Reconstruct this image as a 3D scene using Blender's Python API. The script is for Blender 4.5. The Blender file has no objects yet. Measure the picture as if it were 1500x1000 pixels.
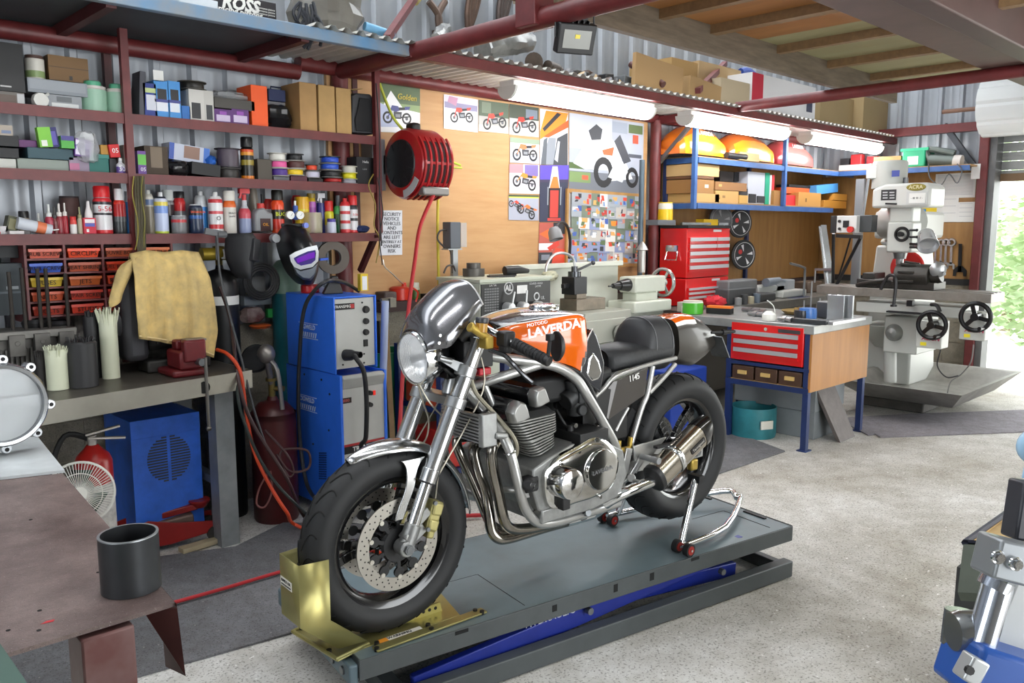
import bpy,bmesh,math,random
from mathutils import Vector,Matrix,Quaternion
random.seed(7)
SC=bpy.context.scene
COL=SC.collection
V=Vector
PI=math.pi
# ------------------------------------------------------------------ camera
FPX=1205.0
CAMH=1.5
PITCH=math.radians(7.75)
YAW=math.radians(46.2)
_fw=V((math.cos(YAW),math.sin(YAW),0))
RT=V((math.sin(YAW),-math.cos(YAW),0))
FW=_fw*math.cos(PITCH)-V((0,0,math.sin(PITCH)))
UP=_fw*math.sin(PITCH)+V((0,0,math.cos(PITCH)))
EYE=V((0,0,CAMH))
def ray(px,py):return FW+RT*((px-750)/FPX)+UP*((500-py)/FPX)
def at(px,py,X=None,Y=None,Z=None):
    r=ray(px,py)
    if X is not None:t=X/r.x
    elif Y is not None:t=Y/r.y
    else:t=(Z-CAMH)/r.z
    return EYE+r*t
def atp(px,py,p0,n):
    r=ray(px,py)
    return EYE+r*((V(p0)-EYE).dot(V(n))/r.dot(V(n)))
cd=bpy.data.cameras.new('camera');cam=bpy.data.objects.new('camera',cd);COL.objects.link(cam)
cd.sensor_width=36;cd.lens=FPX/1500*36;cd.clip_start=.02;cd.clip_end=200
cam.matrix_world=Matrix(((RT.x,UP.x,-FW.x,0),(RT.y,UP.y,-FW.y,0),(RT.z,UP.z,-FW.z,CAMH),(0,0,0,1)))
SC.camera=cam
# ------------------------------------------------------------------ materials
def lin(c):
    if isinstance(c,str):
        c=c.lstrip('#');c=[int(c[i:i+2],16)/255 for i in(0,2,4)]
        c=[x/12.92 if x<=.04045 else((x+.055)/1.055)**2.4 for x in c]
    return(c[0],c[1],c[2],1)
MATS={}
def mat(col,rough=.5,metal=0,var=0,sc=8,col2=None,bump=0,bsc=None,emit=0,alpha=1,trans=0,coat=0,det=4,stretch=None,key=''):
    k=(str(col),rough,metal,var,sc,str(col2),bump,bsc,emit,alpha,trans,coat,stretch,key)
    if k in MATS:return MATS[k]
    m=bpy.data.materials.new('paint');m.use_nodes=True
    nt=m.node_tree;N=nt.nodes;L=nt.links
    b=N['Principled BSDF']
    b.inputs['Base Color'].default_value=lin(col)
    b.inputs['Roughness'].default_value=rough;b.inputs['Metallic'].default_value=metal
    if coat:b.inputs['Coat Weight'].default_value=coat;b.inputs['Coat Roughness'].default_value=.06
    if alpha<1:b.inputs['Alpha'].default_value=alpha
    if trans:b.inputs['Transmission Weight'].default_value=trans;b.inputs['IOR'].default_value=1.45
    if emit:b.inputs['Emission Color'].default_value=lin(col);b.inputs['Emission Strength'].default_value=emit
    if var or bump:
        tc=N.new('ShaderNodeTexCoord');mp=N.new('ShaderNodeMapping');L.new(tc.outputs['Object'],mp.inputs['Vector'])
        if stretch:mp.inputs['Scale'].default_value=stretch
    if var:
        n=N.new('ShaderNodeTexNoise');n.inputs['Scale'].default_value=sc;n.inputs['Detail'].default_value=det;n.inputs['Roughness'].default_value=.62
        L.new(mp.outputs['Vector'],n.inputs['Vector'])
        r=N.new('ShaderNodeValToRGB');r.color_ramp.elements[0].position=.32;r.color_ramp.elements[1].position=.68
        c0=lin(col);c1=lin(col2)if col2 else tuple(x*(1-var)for x in c0[:3])+(1,)
        if col2 and var<1:c1=tuple(a*(1-var)+q*var for a,q in zip(c0,c1))
        r.color_ramp.elements[0].color=c1;r.color_ramp.elements[1].color=c0
        L.new(n.outputs['Fac'],r.inputs['Fac']);L.new(r.outputs['Color'],b.inputs['Base Color'])
    if bump:
        n2=N.new('ShaderNodeTexNoise');n2.inputs['Scale'].default_value=bsc or sc*4;n2.inputs['Detail'].default_value=3
        L.new(mp.outputs['Vector'],n2.inputs['Vector'])
        bp=N.new('ShaderNodeBump');bp.inputs['Strength'].default_value=bump;bp.inputs['Distance'].default_value=.01
        L.new(n2.outputs['Fac'],bp.inputs['Height']);L.new(bp.outputs['Normal'],b.inputs['Normal'])
    MATS[k]=m
    return m
# ------------------------------------------------------------------ mesh builder
def frame(d):
    d=V(d).normalized()
    a=V((0,0,1))if abs(d.z)<.9 else V((1,0,0))
    u=d.cross(a).normalized();return u,d.cross(u).normalized(),d
def smoothpath(pts,k=6,closed=False):
    P=[V(p)for p in pts];n=len(P);out=[]
    if n<3:return P
    for i in range(n if closed else n-1):
        p0=P[(i-1)%n]if closed or i>0 else P[0];p1=P[i];p2=P[(i+1)%n]
        p3=P[(i+2)%n]if closed or i+2<n else P[-1]
        for j in range(k):
            t=j/k
            out.append(.5*((2*p1)+(p2-p0)*t+(2*p0-5*p1+4*p2-p3)*t*t+(3*p1-p0-3*p2+p3)*t**3))
    if not closed:out.append(P[-1])
    return out
class MB:
    def __init__(s):s.v=[];s.f=[];s.mi=[];s.m=0
    def add(s,vs,fs):
        o=len(s.v);s.v+=[V(p)for p in vs]
        for f in fs:s.f.append([i+o for i in f]);s.mi.append(s.m)
        return s
    def mm(s,i):s.m=i;return s
    def box(s,c,d,M=None):
        c=V(c);x,y,z=[q/2 for q in d]
        vs=[V((a*x,b*y,e*z))for e in(-1,1)for b in(-1,1)for a in(-1,1)]
        if M is not None:vs=[M@p for p in vs]
        return s.add([p+c for p in vs],[(0,2,3,1),(4,5,7,6),(0,1,5,4),(2,6,7,3),(0,4,6,2),(1,3,7,5)])
    def b2(s,x0,x1,y0,y1,z0,z1):return s.box(((x0+x1)/2,(y0+y1)/2,(z0+z1)/2),(abs(x1-x0),abs(y1-y0),abs(z1-z0)))
    def bar(s,p0,p1,w,h,up=(0,0,1)):
        p0=V(p0);p1=V(p1);d=(p1-p0);l=d.length;d=d/l;u=V(up);sd=d.cross(u).normalized();u=sd.cross(d)
        M=Matrix((d,sd,u)).transposed()
        return s.box((p0+p1)/2,(l,w,h),M)
    def cyl(s,p0,p1,r0,r1=None,n=16,cap=True):
        if r1 is None:r1=r0
        p0=V(p0);p1=V(p1);u,w,d=frame(p1-p0)
        vs=[]
        for p,r in((p0,r0),(p1,r1)):
            for i in range(n):
                a=2*PI*i/n;vs.append(p+u*(r*math.cos(a))+w*(r*math.sin(a)))
        fs=[(i,(i+1)%n,n+(i+1)%n,n+i)for i in range(n)]
        if cap:fs+=[tuple(range(n-1,-1,-1)),tuple(range(n,2*n))]
        return s.add(vs,fs)
    def tube(s,pts,r,n=8,k=0,closed=False,cap=True,flat=1):
        P=smoothpath(pts,k,closed)if k else[V(p)for p in pts]
        m=len(P);R=r if isinstance(r,(list,tuple))else[r]*m
        if len(R)!=m:R=[R[min(int(i*(len(R)-1)/(m-1)),len(R)-2)]*(1-((i*(len(R)-1)/(m-1))-min(int(i*(len(R)-1)/(m-1)),len(R)-2)))+R[min(int(i*(len(R)-1)/(m-1)),len(R)-2)+1]*((i*(len(R)-1)/(m-1))-min(int(i*(len(R)-1)/(m-1)),len(R)-2))for i in range(m)]
        vs=[];u=None
        for i in range(m):
            if closed:d=P[(i+1)%m]-P[i-1]
            else:d=P[min(i+1,m-1)]-P[max(i-1,0)]
            if d.length<1e-9:d=V((0,0,1))
            d.normalize()
            if u is None:u,w,_=frame(d)
            else:
                u=(u-d*u.dot(d))
                if u.length<1e-6:u,w,_=frame(d)
                u.normalize();w=d.cross(u)
            for j in range(n):
                a=2*PI*j/n;vs.append(P[i]+u*(R[i]*math.cos(a))+w*(R[i]*flat*math.sin(a)))
        fs=[(i*n+j,i*n+(j+1)%n,(i+1)*n+(j+1)%n,(i+1)*n+j)for i in range(m-1)for j in range(n)]
        if closed:fs+=[((m-1)*n+j,(m-1)*n+(j+1)%n,(j+1)%n,j)for j in range(n)]
        elif cap:fs+=[tuple(range(n-1,-1,-1)),tuple(range((m-1)*n,m*n))]
        return s.add(vs,fs)
    def lathe(s,o,ax,prof,n=24,arc=1.0):
        o=V(o);u,w,d=frame(ax);vs=[];k=len(prof);full=arc>=1
        nn=n if full else n+1
        for i in range(nn):
            a=2*PI*arc*i/n;e=u*math.cos(a)+w*math.sin(a)
            for r,h in prof:vs.append(o+e*max(r,1e-5)+d*h)
        fs=[(i*k+j,((i+1)%nn)*k+j,((i+1)%nn)*k+j+1,i*k+j+1)for i in range(n)for j in range(k-1)]
        return s.add(vs,fs)
    def prism(s,pts,vec):
        P=[V(p)for p in pts];e=V(vec);n=len(P)
        vs=P+[p+e for p in P]
        fs=[tuple(range(n-1,-1,-1)),tuple(range(n,2*n))]+[(i,(i+1)%n,n+(i+1)%n,n+i)for i in range(n)]
        return s.add(vs,fs)
    def poly(s,pts):return s.add(pts,[tuple(range(len(pts)))])
    def sph(s,c,r,nu=16,nv=10,M=None):
        c=V(c);r=(r,r,r)if not isinstance(r,(tuple,list))else r;vs=[]
        for j in range(nv+1):
            t=PI*j/nv
            for i in range(nu):
                a=2*PI*i/nu;p=V((r[0]*math.sin(t)*math.cos(a),r[1]*math.sin(t)*math.sin(a),r[2]*math.cos(t)))
                vs.append((M@p if M is not None else p)+c)
        return s.add(vs,[(j*nu+i,(j+1)*nu+i,(j+1)*nu+(i+1)%nu,j*nu+(i+1)%nu)for j in range(nv)for i in range(nu)])
    def torus(s,c,ax,R,r,n=32,m=8):
        u,w,d=frame(ax);c=V(c)
        return s.tube([c+u*(R*math.cos(2*PI*i/n))+w*(R*math.sin(2*PI*i/n))for i in range(n)],r,m,closed=True)
    def loft(s,rings,cap=True,closed=True):
        n=len(rings[0]);vs=[p for r in rings for p in r];m=len(rings)
        fs=[(i*n+j,i*n+(j+1)%n,(i+1)*n+(j+1)%n,(i+1)*n+j)for i in range(m-1)for j in range(n if closed else n-1)]
        if cap:fs+=[tuple(range(n-1,-1,-1)),tuple(range((m-1)*n,m*n))]
        return s.add(vs,fs)
    def mesh(s,mats,ang=35):
        me=bpy.data.meshes.new('shape');me.from_pydata([tuple(p)for p in s.v],[],s.f)
        if not isinstance(mats,(list,tuple)):mats=[mats]
        for m in mats:me.materials.append(m)
        for p,i in zip(me.polygons,s.mi):p.material_index=min(i,len(mats)-1)
        bm=bmesh.new();bm.from_mesh(me);bmesh.ops.remove_doubles(bm,verts=bm.verts,dist=1e-5)
        bmesh.ops.recalc_face_normals(bm,faces=bm.faces);bm.to_mesh(me);bm.free()
        me.shade_smooth();me.set_sharp_from_angle(angle=math.radians(ang))
        return me
    def obj(s,name,mats,parent=None,bev=0,sub=0,solid=0,ang=35,seg=2):
        o=bpy.data.objects.new(name,s.mesh(mats,ang));COL.objects.link(o)
        if parent is not None:o.parent=parent
        if solid:
            md=o.modifiers.new('t','SOLIDIFY');md.thickness=solid;md.offset=0
        if bev:
            md=o.modifiers.new('b','BEVEL');md.width=bev;md.segments=seg;md.limit_method='ANGLE';md.angle_limit=math.radians(40)
        if sub:
            md=o.modifiers.new('s','SUBSURF');md.levels=sub;md.render_levels=sub
        return o
LOCAL=set()
def tag(o,label,cat,group=None,kind=None):
    o['label']=label;o['category']=cat
    if group:o['group']=group
    if kind:o['kind']=kind
    return o
def thing(name,label,cat,group=None,M=None):
    o=bpy.data.objects.new(name,None);COL.objects.link(o);o.empty_display_size=.05
    tag(o,label,cat,group)
    if M is not None:o.matrix_world=M;LOCAL.add(o.name)
    return o
def solo(mb,name,mats,label,cat,group=None,**k):
    return tag(mb.obj(name,mats,None,**k),label,cat,group)
def struct(mb,name,mats,**k):
    o=mb.obj(name,mats,None,**k);o['kind']='structure';return o
def text(s,loc,xd,ud,size,m,parent,name='lettering',al='CENTER',ext=.0006,shear=0,sp=1,wid=1,bold=0):
    cu=bpy.data.curves.new('letters','FONT');cu.body=s;cu.size=size;cu.align_x=al;cu.align_y='CENTER';cu.extrude=ext;cu.shear=shear;cu.space_character=sp
    cu.space_line=.9;cu.offset=bold;cu.resolution_u=2
    cu.materials.append(m)
    tmp=bpy.data.objects.new('letters',cu);me=bpy.data.meshes.new_from_object(tmp);bpy.data.objects.remove(tmp);bpy.data.curves.remove(cu)
    if not me.materials:me.materials.append(m)
    o=bpy.data.objects.new(name,me);COL.objects.link(o)
    x=V(xd).normalized();n=x.cross(V(ud)).normalized();y=n.cross(x);loc=V(loc)+n*ext
    M=Matrix(((x.x*wid,y.x,n.x,loc.x),(x.y*wid,y.y,n.y,loc.y),(x.z*wid,y.z,n.z,loc.z),(0,0,0,1)))
    me.transform(M);o.parent=parent
    return o
def copytree(o,parent=None):
    c=o.copy();COL.objects.link(c);c.parent=parent
    for ch in list(o.children):copytree(ch,c)
    return c
def rebase():
    "move every thing's origin to the middle of its base"
    for o in list(COL.objects):
        if o.parent or o.type in('CAMERA','LIGHT')or o.name in LOCAL:continue
        if o.location.length>1e-6:continue
        pts=[]
        def gather(q):
            if q.type=='MESH' and q.location.length<1e-6:pts.extend(v.co for v in q.data.vertices)
            for ch in q.children:gather(ch)
        gather(o)
        if not pts:continue
        lo=[min(p[i]for p in pts)for i in range(3)];hi=[max(p[i]for p in pts)for i in range(3)]
        c=V(((lo[0]+hi[0])/2,(lo[1]+hi[1])/2,lo[2]))
        done=set()
        def shift(q):
            if q.type=='MESH':
                if q.data.name not in done:q.data.transform(Matrix.Translation(-c));done.add(q.data.name)
            elif q.type=='FONT':q.location=q.location-c
            for ch in q.children:
                if q.type=='FONT':continue
                shift(ch)
        shift(o);o.location=c
# ================================================================== SETTING
YB,XR=4.3,8.8
YF,ZF=3.5,2.42
RED=mat('#6d2a2b',.45,var=.35,sc=9,bump=.05)
REDD=mat('#4d1d1f',.5,var=.4,sc=8)
STEELW=mat('#a8adb4',.38,.25,var=.12,sc=3)
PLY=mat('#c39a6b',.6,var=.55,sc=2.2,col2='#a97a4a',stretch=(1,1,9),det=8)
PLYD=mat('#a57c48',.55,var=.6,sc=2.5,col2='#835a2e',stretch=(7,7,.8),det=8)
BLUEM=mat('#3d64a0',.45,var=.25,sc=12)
NAVY=mat('#1f3160',.45,var=.25,sc=12)
BLACK=mat('#151517',.45);MATT=mat('#1b1b1d',.8)
WHITE=mat('#e4e4e0',.5);CHROME=mat('#e6e8ea',.08,1);ALU=mat('#c3c6c8',.28,1)
ALUR=mat('#a9abad',.45,.9,var=.2,sc=20);STEEL=mat('#7f8284',.4,.85,var=.3,sc=14)
RUB=mat('#141415',.7);GREYP=mat('#8f9294',.55,var=.12)
PAPER=mat('#e8e8e6',.7)
INK=mat('#1c1c20',.7)
def speck(name,base,dark,light,sc,rough=.75,streak=None):
    m=bpy.data.materials.new(name);m.use_nodes=True;nt=m.node_tree;N=nt.nodes;L=nt.links;b=N['Principled BSDF']
    tc=N.new('ShaderNodeTexCoord')
    def noise(s,d=5,r=.6):
        n=N.new('ShaderNodeTexNoise');n.inputs['Scale'].default_value=s;n.inputs['Detail'].default_value=d;n.inputs['Roughness'].default_value=r
        L.new(tc.outputs['Object'],n.inputs['Vector']);return n.outputs['Fac']
    def ramp(f,p0,p1,c0,c1):
        r=N.new('ShaderNodeValToRGB');e=r.color_ramp.elements;e[0].position=p0;e[1].position=p1;e[0].color=c0;e[1].color=c1;L.new(f,r.inputs['Fac']);return r.outputs['Color']
    def mix(f,a,c,t='MIX'):
        x=N.new('ShaderNodeMix');x.data_type='RGBA';x.blend_type=t
        if isinstance(f,float):x.inputs[0].default_value=f
        else:L.new(f,x.inputs[0])
        L.new(a,x.inputs[6]);L.new(c,x.inputs[7]);return x.outputs[2]
    big=ramp(noise(sc),.35,.65,lin(dark),lin(base))
    mid=ramp(noise(sc*9,6,.75),.38,.62,(.74,.72,.69,1),(1,1,1,1))
    c=mix(.8,big,mid,'MULTIPLY')
    fine=ramp(noise(sc*120,2),.36,.44,(.35,.34,.33,1),(1,1,1,1))
    c=mix(.75,c,fine,'MULTIPLY')
    fl=ramp(noise(sc*60,3),.66,.74,(0,0,0,1),(1,1,1,1))
    lt=N.new('ShaderNodeRGB');lt.outputs[0].default_value=lin(light)
    c=mix(fl,c,lt.outputs[0])
    L.new(c,b.inputs['Base Color']);b.inputs['Roughness'].default_value=rough
    bp=N.new('ShaderNodeBump');bp.inputs['Strength'].default_value=.25;bp.inputs['Distance'].default_value=.004
    L.new(noise(sc*50,3),bp.inputs['Height']);L.new(bp.outputs['Normal'],b.inputs['Normal'])
    return m
CONC=speck('concrete','#d4d3d0','#a39e93','#e4e3e0',.9)
MATM=speck('rubber_matting','#77777a','#606063','#96948e',1.5,.9)
MATL=speck('pale_matting','#8d8990','#7d7980','#8f8d92',1.5,.9)
GROUND=speck('gravel','#dedbd5','#cfcac0','#f0eeea',.6)
BLOCK=speck('block','#a39c8c','#7d776a','#bdb8aa',2.2)
struct(MB().b2(-2.5,XR,-2.2,YB,-.1,0),'floor',CONC)
struct(MB().b2(XR,40,-22,30,-.16,-.02),'ground',GROUND)
def corr(x0,x1,z0,z1,pitch=.19,dep=.028):
    "trapezoid ribbed sheet in the xz plane, ribs toward -y"
    xs=[];x=x0
    while x<x1:
        for q,d in((0,0),(.30,0),(.34,.15),(.5,.15),(.54,0),(.70,0),(.78,1),(.93,1)):
            xs.append((x+q*pitch,d*dep))
        x+=pitch
    m=MB();vs=[];n=len(xs)
    for z in(z0,z1):
        for x,d in xs:vs.append(V((x,-d,z)))
    return m.add(vs,[(i,i+1,n+i+1,n+i)for i in range(n-1)])
m=corr(-2.5,XR,0,4.2);m.v=[p+V((0,YB,0))for p in m.v]
m.b2(-2.5,XR,YB+.001,YB+.1,0,4.2)
struct(m,'wall_back',STEELW)
dp=at(1440,330,X=XR-.12);dy=dp.y-.02
m=corr(dy-.03,YB,.98,4.2);m.v=[V((XR+p.y,p.x,p.z))for p in m.v]
m.b2(XR+.001,XR+.1,dy-.04,YB,.98,4.2);m.b2(XR+.001,XR+.1,-2.2,dy-.04,2.55,4.2)
wr=struct(m,'wall_right',STEELW)
m=MB()
for r in range(5):
    for c in range(-1,6):
        y0=YB-.4*c-(.2 if r%2 else 0)-.4;y1=y0+.392
        y0=max(y0,dy-.03);y1=min(y1,YB)
        if y1-y0>.03:m.b2(XR-.06,XR+.1,y0,y1,r*.198,r*.198+.19)
m.mm(1).b2(XR-.052,XR+.1,dy-.025,YB,0,.985)
struct(m,'wall_right_lower',[BLOCK,mat('#8a8476',.8)])
struct(MB().b2(-2.6,-2.5,-2.2,.1,0,4.2).b2(-2.6,-2.5,2.1,YB,0,4.2).b2(-2.6,-2.5,.1,2.1,0,.9).b2(-2.6,-2.5,.1,2.1,2.3,4.2),'wall_left',STEELW)
w1=bpy.data.objects.new('added_window',None);COL.objects.link(w1);w1['kind']='structure'  # window out of view, added to give the headlight something bright to reflect
MB().b2(-2.555,-2.55,.1,2.1,.9,2.3).obj('pane',mat('#eef3f5',.1,alpha=.12,key='pane'),w1)
for y in(.12,1.1,2.08):MB().b2(-2.58,-2.52,y-.025,y+.025,.9,2.3).obj('window_frame',mat('#d8d8d4',.5),w1)
struct(MB().b2(-2.6,.8,-2.3,-2.2,0,4.2).b2(4.4,XR+.1,-2.3,-2.2,0,4.2).b2(.8,4.4,-2.3,-2.2,2.6,4.2),'wall_front',mat('#8f8a82',.8))
m=MB();m.b2(-2.6,XR+.4,-2.3,3.15,4.2,4.3)
struct(m,'ceiling',mat('#b9bcbd',.6))
struct(MB().b2(-2.6,XR+.4,3.15,YB+.1,4.21,4.22),'ceiling_skylight',mat('#f2f5f4',.4,alpha=.15,key='sky'))
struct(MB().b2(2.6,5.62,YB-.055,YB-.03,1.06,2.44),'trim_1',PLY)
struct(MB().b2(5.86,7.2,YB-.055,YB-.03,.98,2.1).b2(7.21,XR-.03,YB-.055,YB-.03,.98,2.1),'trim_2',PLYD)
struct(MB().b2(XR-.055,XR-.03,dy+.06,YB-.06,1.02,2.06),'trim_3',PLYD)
struct(MB().b2(XR-.09,XR-.0,dy+.06,YB-.06,.96,1.02),'trim_4',mat('#1d1c1c',.7))
# ---- loft along the back wall
lf=thing('storage_loft','red steel storage loft with corrugated deck running along the back wall','loft')
m=MB();m.b2(2.62,XR,YF-.025,YF+.025,ZF-.055,ZF);m.b2(2.62,XR,YF+.025,YF+.03,ZF-.055,ZF-.05)
m.obj('fascia_rail',RED,lf,bev=.004)
m=MB();m.b2(-.6,2.62,YF-.02,YF+.02,ZF-.05,ZF+.005)
m.obj('blue_fascia_rail',mat('#5d87ad',.5,var=.7,sc=5,col2='#8f8674'),lf,bev=.004)['label']='chipped pale blue edge rail'
m=MB();m.cyl((2.4,YB-.09,ZF-.01),(XR-.05,YB-.09,ZF-.01),.042,n=16);m.cyl((-.6,YB-.09,ZF-.06),(2.4,YB-.09,ZF-.06),.042)
m.obj('wall_beam',RED,lf)
m=MB();pit=.076;n=int((XR-2.05)/pit)
xs=[]
for i in range(n):
    x=2.05+i*pit
    for q,h in((0,0),(.2,.018),(.5,.018),(.7,0)):xs.append((x+q*pit,h))
k=len(xs)
m.add([V((x,YF-.06,ZF+h))for x,h in xs]+[V((x,YB-.03,ZF+h+.012))for x,h in xs],[(i,i+1,k+i+1,k+i)for i in range(k-1)])
m.obj('deck_sheet',mat('#c6c4bd',.45,.2,var=.25,sc=6,col2='#8d8678'),lf)
m=MB();m.b2(-.6,1.2,YF+.02,YB-.03,ZF-.012,ZF+.004);m.b2(1.21,2.05,YF+.02,YB-.03,ZF-.012,ZF+.004)
m.obj('deck_plate',mat('#3f4448',.6,var=.3,sc=4),lf)
for x in(1.2,2.05):MB().b2(x-.02,x+.02,YF+.02,YB-.05,ZF-.06,ZF-.013).obj('cross_bearer',REDD,lf)
p=at(957,300,Y=YB-.09)
MB().cyl((p.x,YB-.1,0),(p.x,YB-.1,ZF-.03),.045,n=20).obj('post',RED,lf)
MB().bar((p.x+.02,YB-.12,2.39),(p.x+.02,YF,2.39),.05,.06).obj('cross_bearer',RED,lf)
MB().bar((p.x+.03,YB-.12,2.05),(p.x+.03,YB-.45,2.36),.03,.03).obj('brace',mat('#6a6664',.5,.5),lf)
t=MB().cyl((2.66,YB-.12,2.395),(2.66,.6,2.415),.045,n=20)
solo(t,'overhead_beam',RED,'round red beam passing under the loft edge beside the floodlight','beam')
t=MB().cyl((5.75,YF,2.43),(5.75,-.5,2.46),.04,n=20)
solo(t,'overhead_beam',RED,'round red beam under the timber ceiling reaching toward the roller door','beam')
q=at(790,30,X=2.66)
solo(MB().b2(2.60,2.72,q.y-.03,q.y+.09,2.37,2.52),'beam_bracket',RED,'square red steel bracket on the beam beside the floodlight','bracket',bev=.004)
solo(MB().b2(2.6,3.05,q.y-.08,q.y+.2,2.52,2.62),'timber_block',mat('#7c6a4a',.8,var=.4,sc=9),'weathered timber block lying on the red steel bracket','timber',bev=.006)
dpm=MB().b2(XR-.2,XR-.12,dp.y-.02,dp.y+.06,0,3.2)
solo(dpm,'door_post',RED,'square red steel post at the edge of the bright doorway','post',bev=.006)
struct(MB().b2(XR-.16,XR+.02,dy-.06,dy,0,3.0),'trim_5',mat('#6e6f70',.5,.4,var=.2,sc=5))
d=bpy.data.objects.new('door_1',None);COL.objects.link(d);d['kind']='structure'
c0=at(1452,157,X=XR-.25);R0=.27
m=MB();n=60;
ring=[]
for i in range(n):
    a=2*PI*i/n;r=R0*(1 if i%6 else .955);ring.append(V((c0.x+r*math.cos(a),0,c0.z+r*math.sin(a))))
m.loft([[V((p.x,c0.y+.05,p.z))for p in ring],[V((p.x,-1.2,p.z))for p in ring]])
m.obj('roller_drum',mat('#d9dcdc',.45),d,ang=20)
m=MB();
for i in range(9):m.b2(XR+.02,XR+.05+(i%2)*.012,-1.2,dy,2.5-.085*i+.15,2.58-.085*i+.15)
m.obj('roller_curtain',mat('#9a9c9b',.5,.3),d)
MB().b2(XR,XR+.07,-1.2,dy,1.95,2.02).obj('bottom_rail',mat('#7d6247',.6),d)
MB().cyl((c0.x,c0.y+.05,c0.z),(c0.x,c0.y+.42,c0.z),.02).obj('drum_axle',mat('#7a5a4a',.6),d)
MB().bar((XR-.14,dp.y+.08,2.05),(XR-.14,dp.y+.4,2.5),.05,.05).obj('door_brace',mat('#4c4f55',.5,.4),d)
solo(MB().b2(XR-.2,XR-.1,dp.y+.06,YB-.1,2.42,2.5),'wall_rail',RED,'red steel rail across the right wall beside the roller door','rail')
# ---- timber ceiling (upper floor) above the room
zc=2.5
e0=at(900,47,Z=zc);yE=e0.y
b1=at(1300,40,Z=zc);yB2=b1.y
TIM=mat('#8b6d4b',.7,var=.45,sc=5,stretch=(1,6,6),col2='#5f4a36')
TIMG=mat('#6f6252',.75,var=.4,sc=5,stretch=(1,8,8))
uf=thing('upper_floor','timber upper floor with orange plywood sheets between joists overhead','upper floor')
xr=6.9
m=MB();m.b2(2.72,4.75,yB2-.2,yE+.02,zc+.16,zc+.18);m.obj('floor_sheet',mat('#a5703c',.55,var=.6,sc=2,col2='#7d5029',stretch=(4,.7,1),det=8),uf)
m=MB();m.b2(4.75,xr,yB2-.2,yE+.02,zc+.16,zc+.18);m.obj('floor_sheet',mat('#98946f',.6,var=.4,sc=2,col2='#8a7a52',stretch=(5,.6,1),det=8),uf)
m=MB();m.b2(2.72,xr,-2,yB2-.2,zc+.16,zc+.18);m.obj('floor_sheet',mat('#8d8a6b',.6,var=.4,sc=2,col2='#7d6a48',stretch=(5,.6,1),det=8),uf)
for x,w in((2.95,.05),(3.3,.06),(3.75,.05),(4.25,.07),(5.0,.05),(5.7,.06),(6.4,.05)):
    MB().b2(x-w/2,x+w/2,yB2,yE-.03,zc+.11,zc+.16).obj('joist',TIM,uf)
for x in(3.6,4.6,5.6,6.6):MB().b2(x-.03,x+.03,-2,yB2-.28,zc+.06,zc+.16).obj('joist',TIM,uf)
MB().b2(2.72,xr,yE-.045,yE,zc,zc+.2).obj('edge_joist',TIMG,uf)
MB().b2(2.72,xr,yE,yE+.03,zc+.02,zc+.16).obj('edge_board',mat('#a79c84',.7,var=.3,sc=4,stretch=(1,6,6)),uf)
MB().b2(2.72,XR-.3,yB2-.26,yB2,zc-.02,zc+.14).obj('main_beam',mat('#5f4a44',.5,var=.25,sc=4),uf,bev=.008)
MB().b2(2.72,XR-.3,yB2-.42,yB2-.3,zc-.06,zc+.14).obj('main_beam',mat('#4a3533',.5,var=.25,sc=4),uf,bev=.008)
# ---- battens
TUBE=mat('#ffffff',.4,emit=24.0,key='tube')
def batten(pa,pb,label):
    a=at(*pa,Y=YF+.06);b=at(*pb,Y=YF+.06);z=ZF-.06
    t=thing('fluorescent_light',label,'ceiling light','fluorescent battens under the loft edge')
    MB().b2(a.x,b.x,YF+.035,YF+.155,z-.035,z).obj('lamp_housing',WHITE,t,bev=.004)
    m=MB();pr=[V((0,.095+.075*math.cos(q),-.036-.07*math.sin(q)))for q in[PI*i/10 for i in range(11)]]
    m.loft([[V((x,YF+p.y,z+p.z))for p in pr]for x in(a.x+.02,b.x-.02)])
    m.obj('diffuser',TUBE,t)
    for x in(a.x,b.x-.02):
        m=MB();m.prism([V((x,YF+.095+.078*math.cos(q),z-.032-.075*math.sin(q)))for q in[PI*i/10 for i in range(11)]],(.02,0,0));m.obj('end_cap',mat('#d9d9d4',.5),t)
    return a,b,z
def ceiling_batten(a,e,label):
    t=thing('fluorescent_light',label,'ceiling light','fluorescent battens over the middle of the workshop');a=V(a);e=V(e);d=(e-a).normalized();sd=d.cross(V((0,0,1)))
    MB().bar(a,e,.12,.035).obj('lamp_housing',WHITE,t);MB().tube([a-V((0,0,.05)),e-V((0,0,.05))],.05,14).obj('diffuser',TUBE,t);MB().bar(a+V((0,0,.01)),a+V((0,0,.05)),.04,.04,up=(1,0,0)).obj('bracket',WHITE,t)
    for q in(a+d*.15,e-d*.15):MB().cyl(q,V((q.x,q.y,4.25 if a.z>2.6 else 2.69)),.006,n=6).obj('suspension_rod',STEEL,t)
ceiling_batten((.3,1.0,2.95),(1.55,.95,2.95),'fluorescent batten above the front wheel, over the front of the lift')
ceiling_batten((.2,2.1,2.95),(1.45,2.05,2.95),'fluorescent batten above the rusty steel table and grey mat')
ceiling_batten((2.9,.55,2.44),(4.1,.5,2.44),'fluorescent batten under the timber upper floor beside the lift')
ceiling_batten((5.0,.5,2.44),(6.2,.45,2.44),'fluorescent batten under the timber upper floor near the doorway')
B1=batten((748,125),(955,150),'long glowing fluorescent batten above the wall of posters')
B2=batten((1008,165),(1153,190),'glowing fluorescent batten above the orange fairings, middle of the three')
B3=batten((1184,195),(1290,210),'short glowing fluorescent batten nearest the milling machine')
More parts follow.
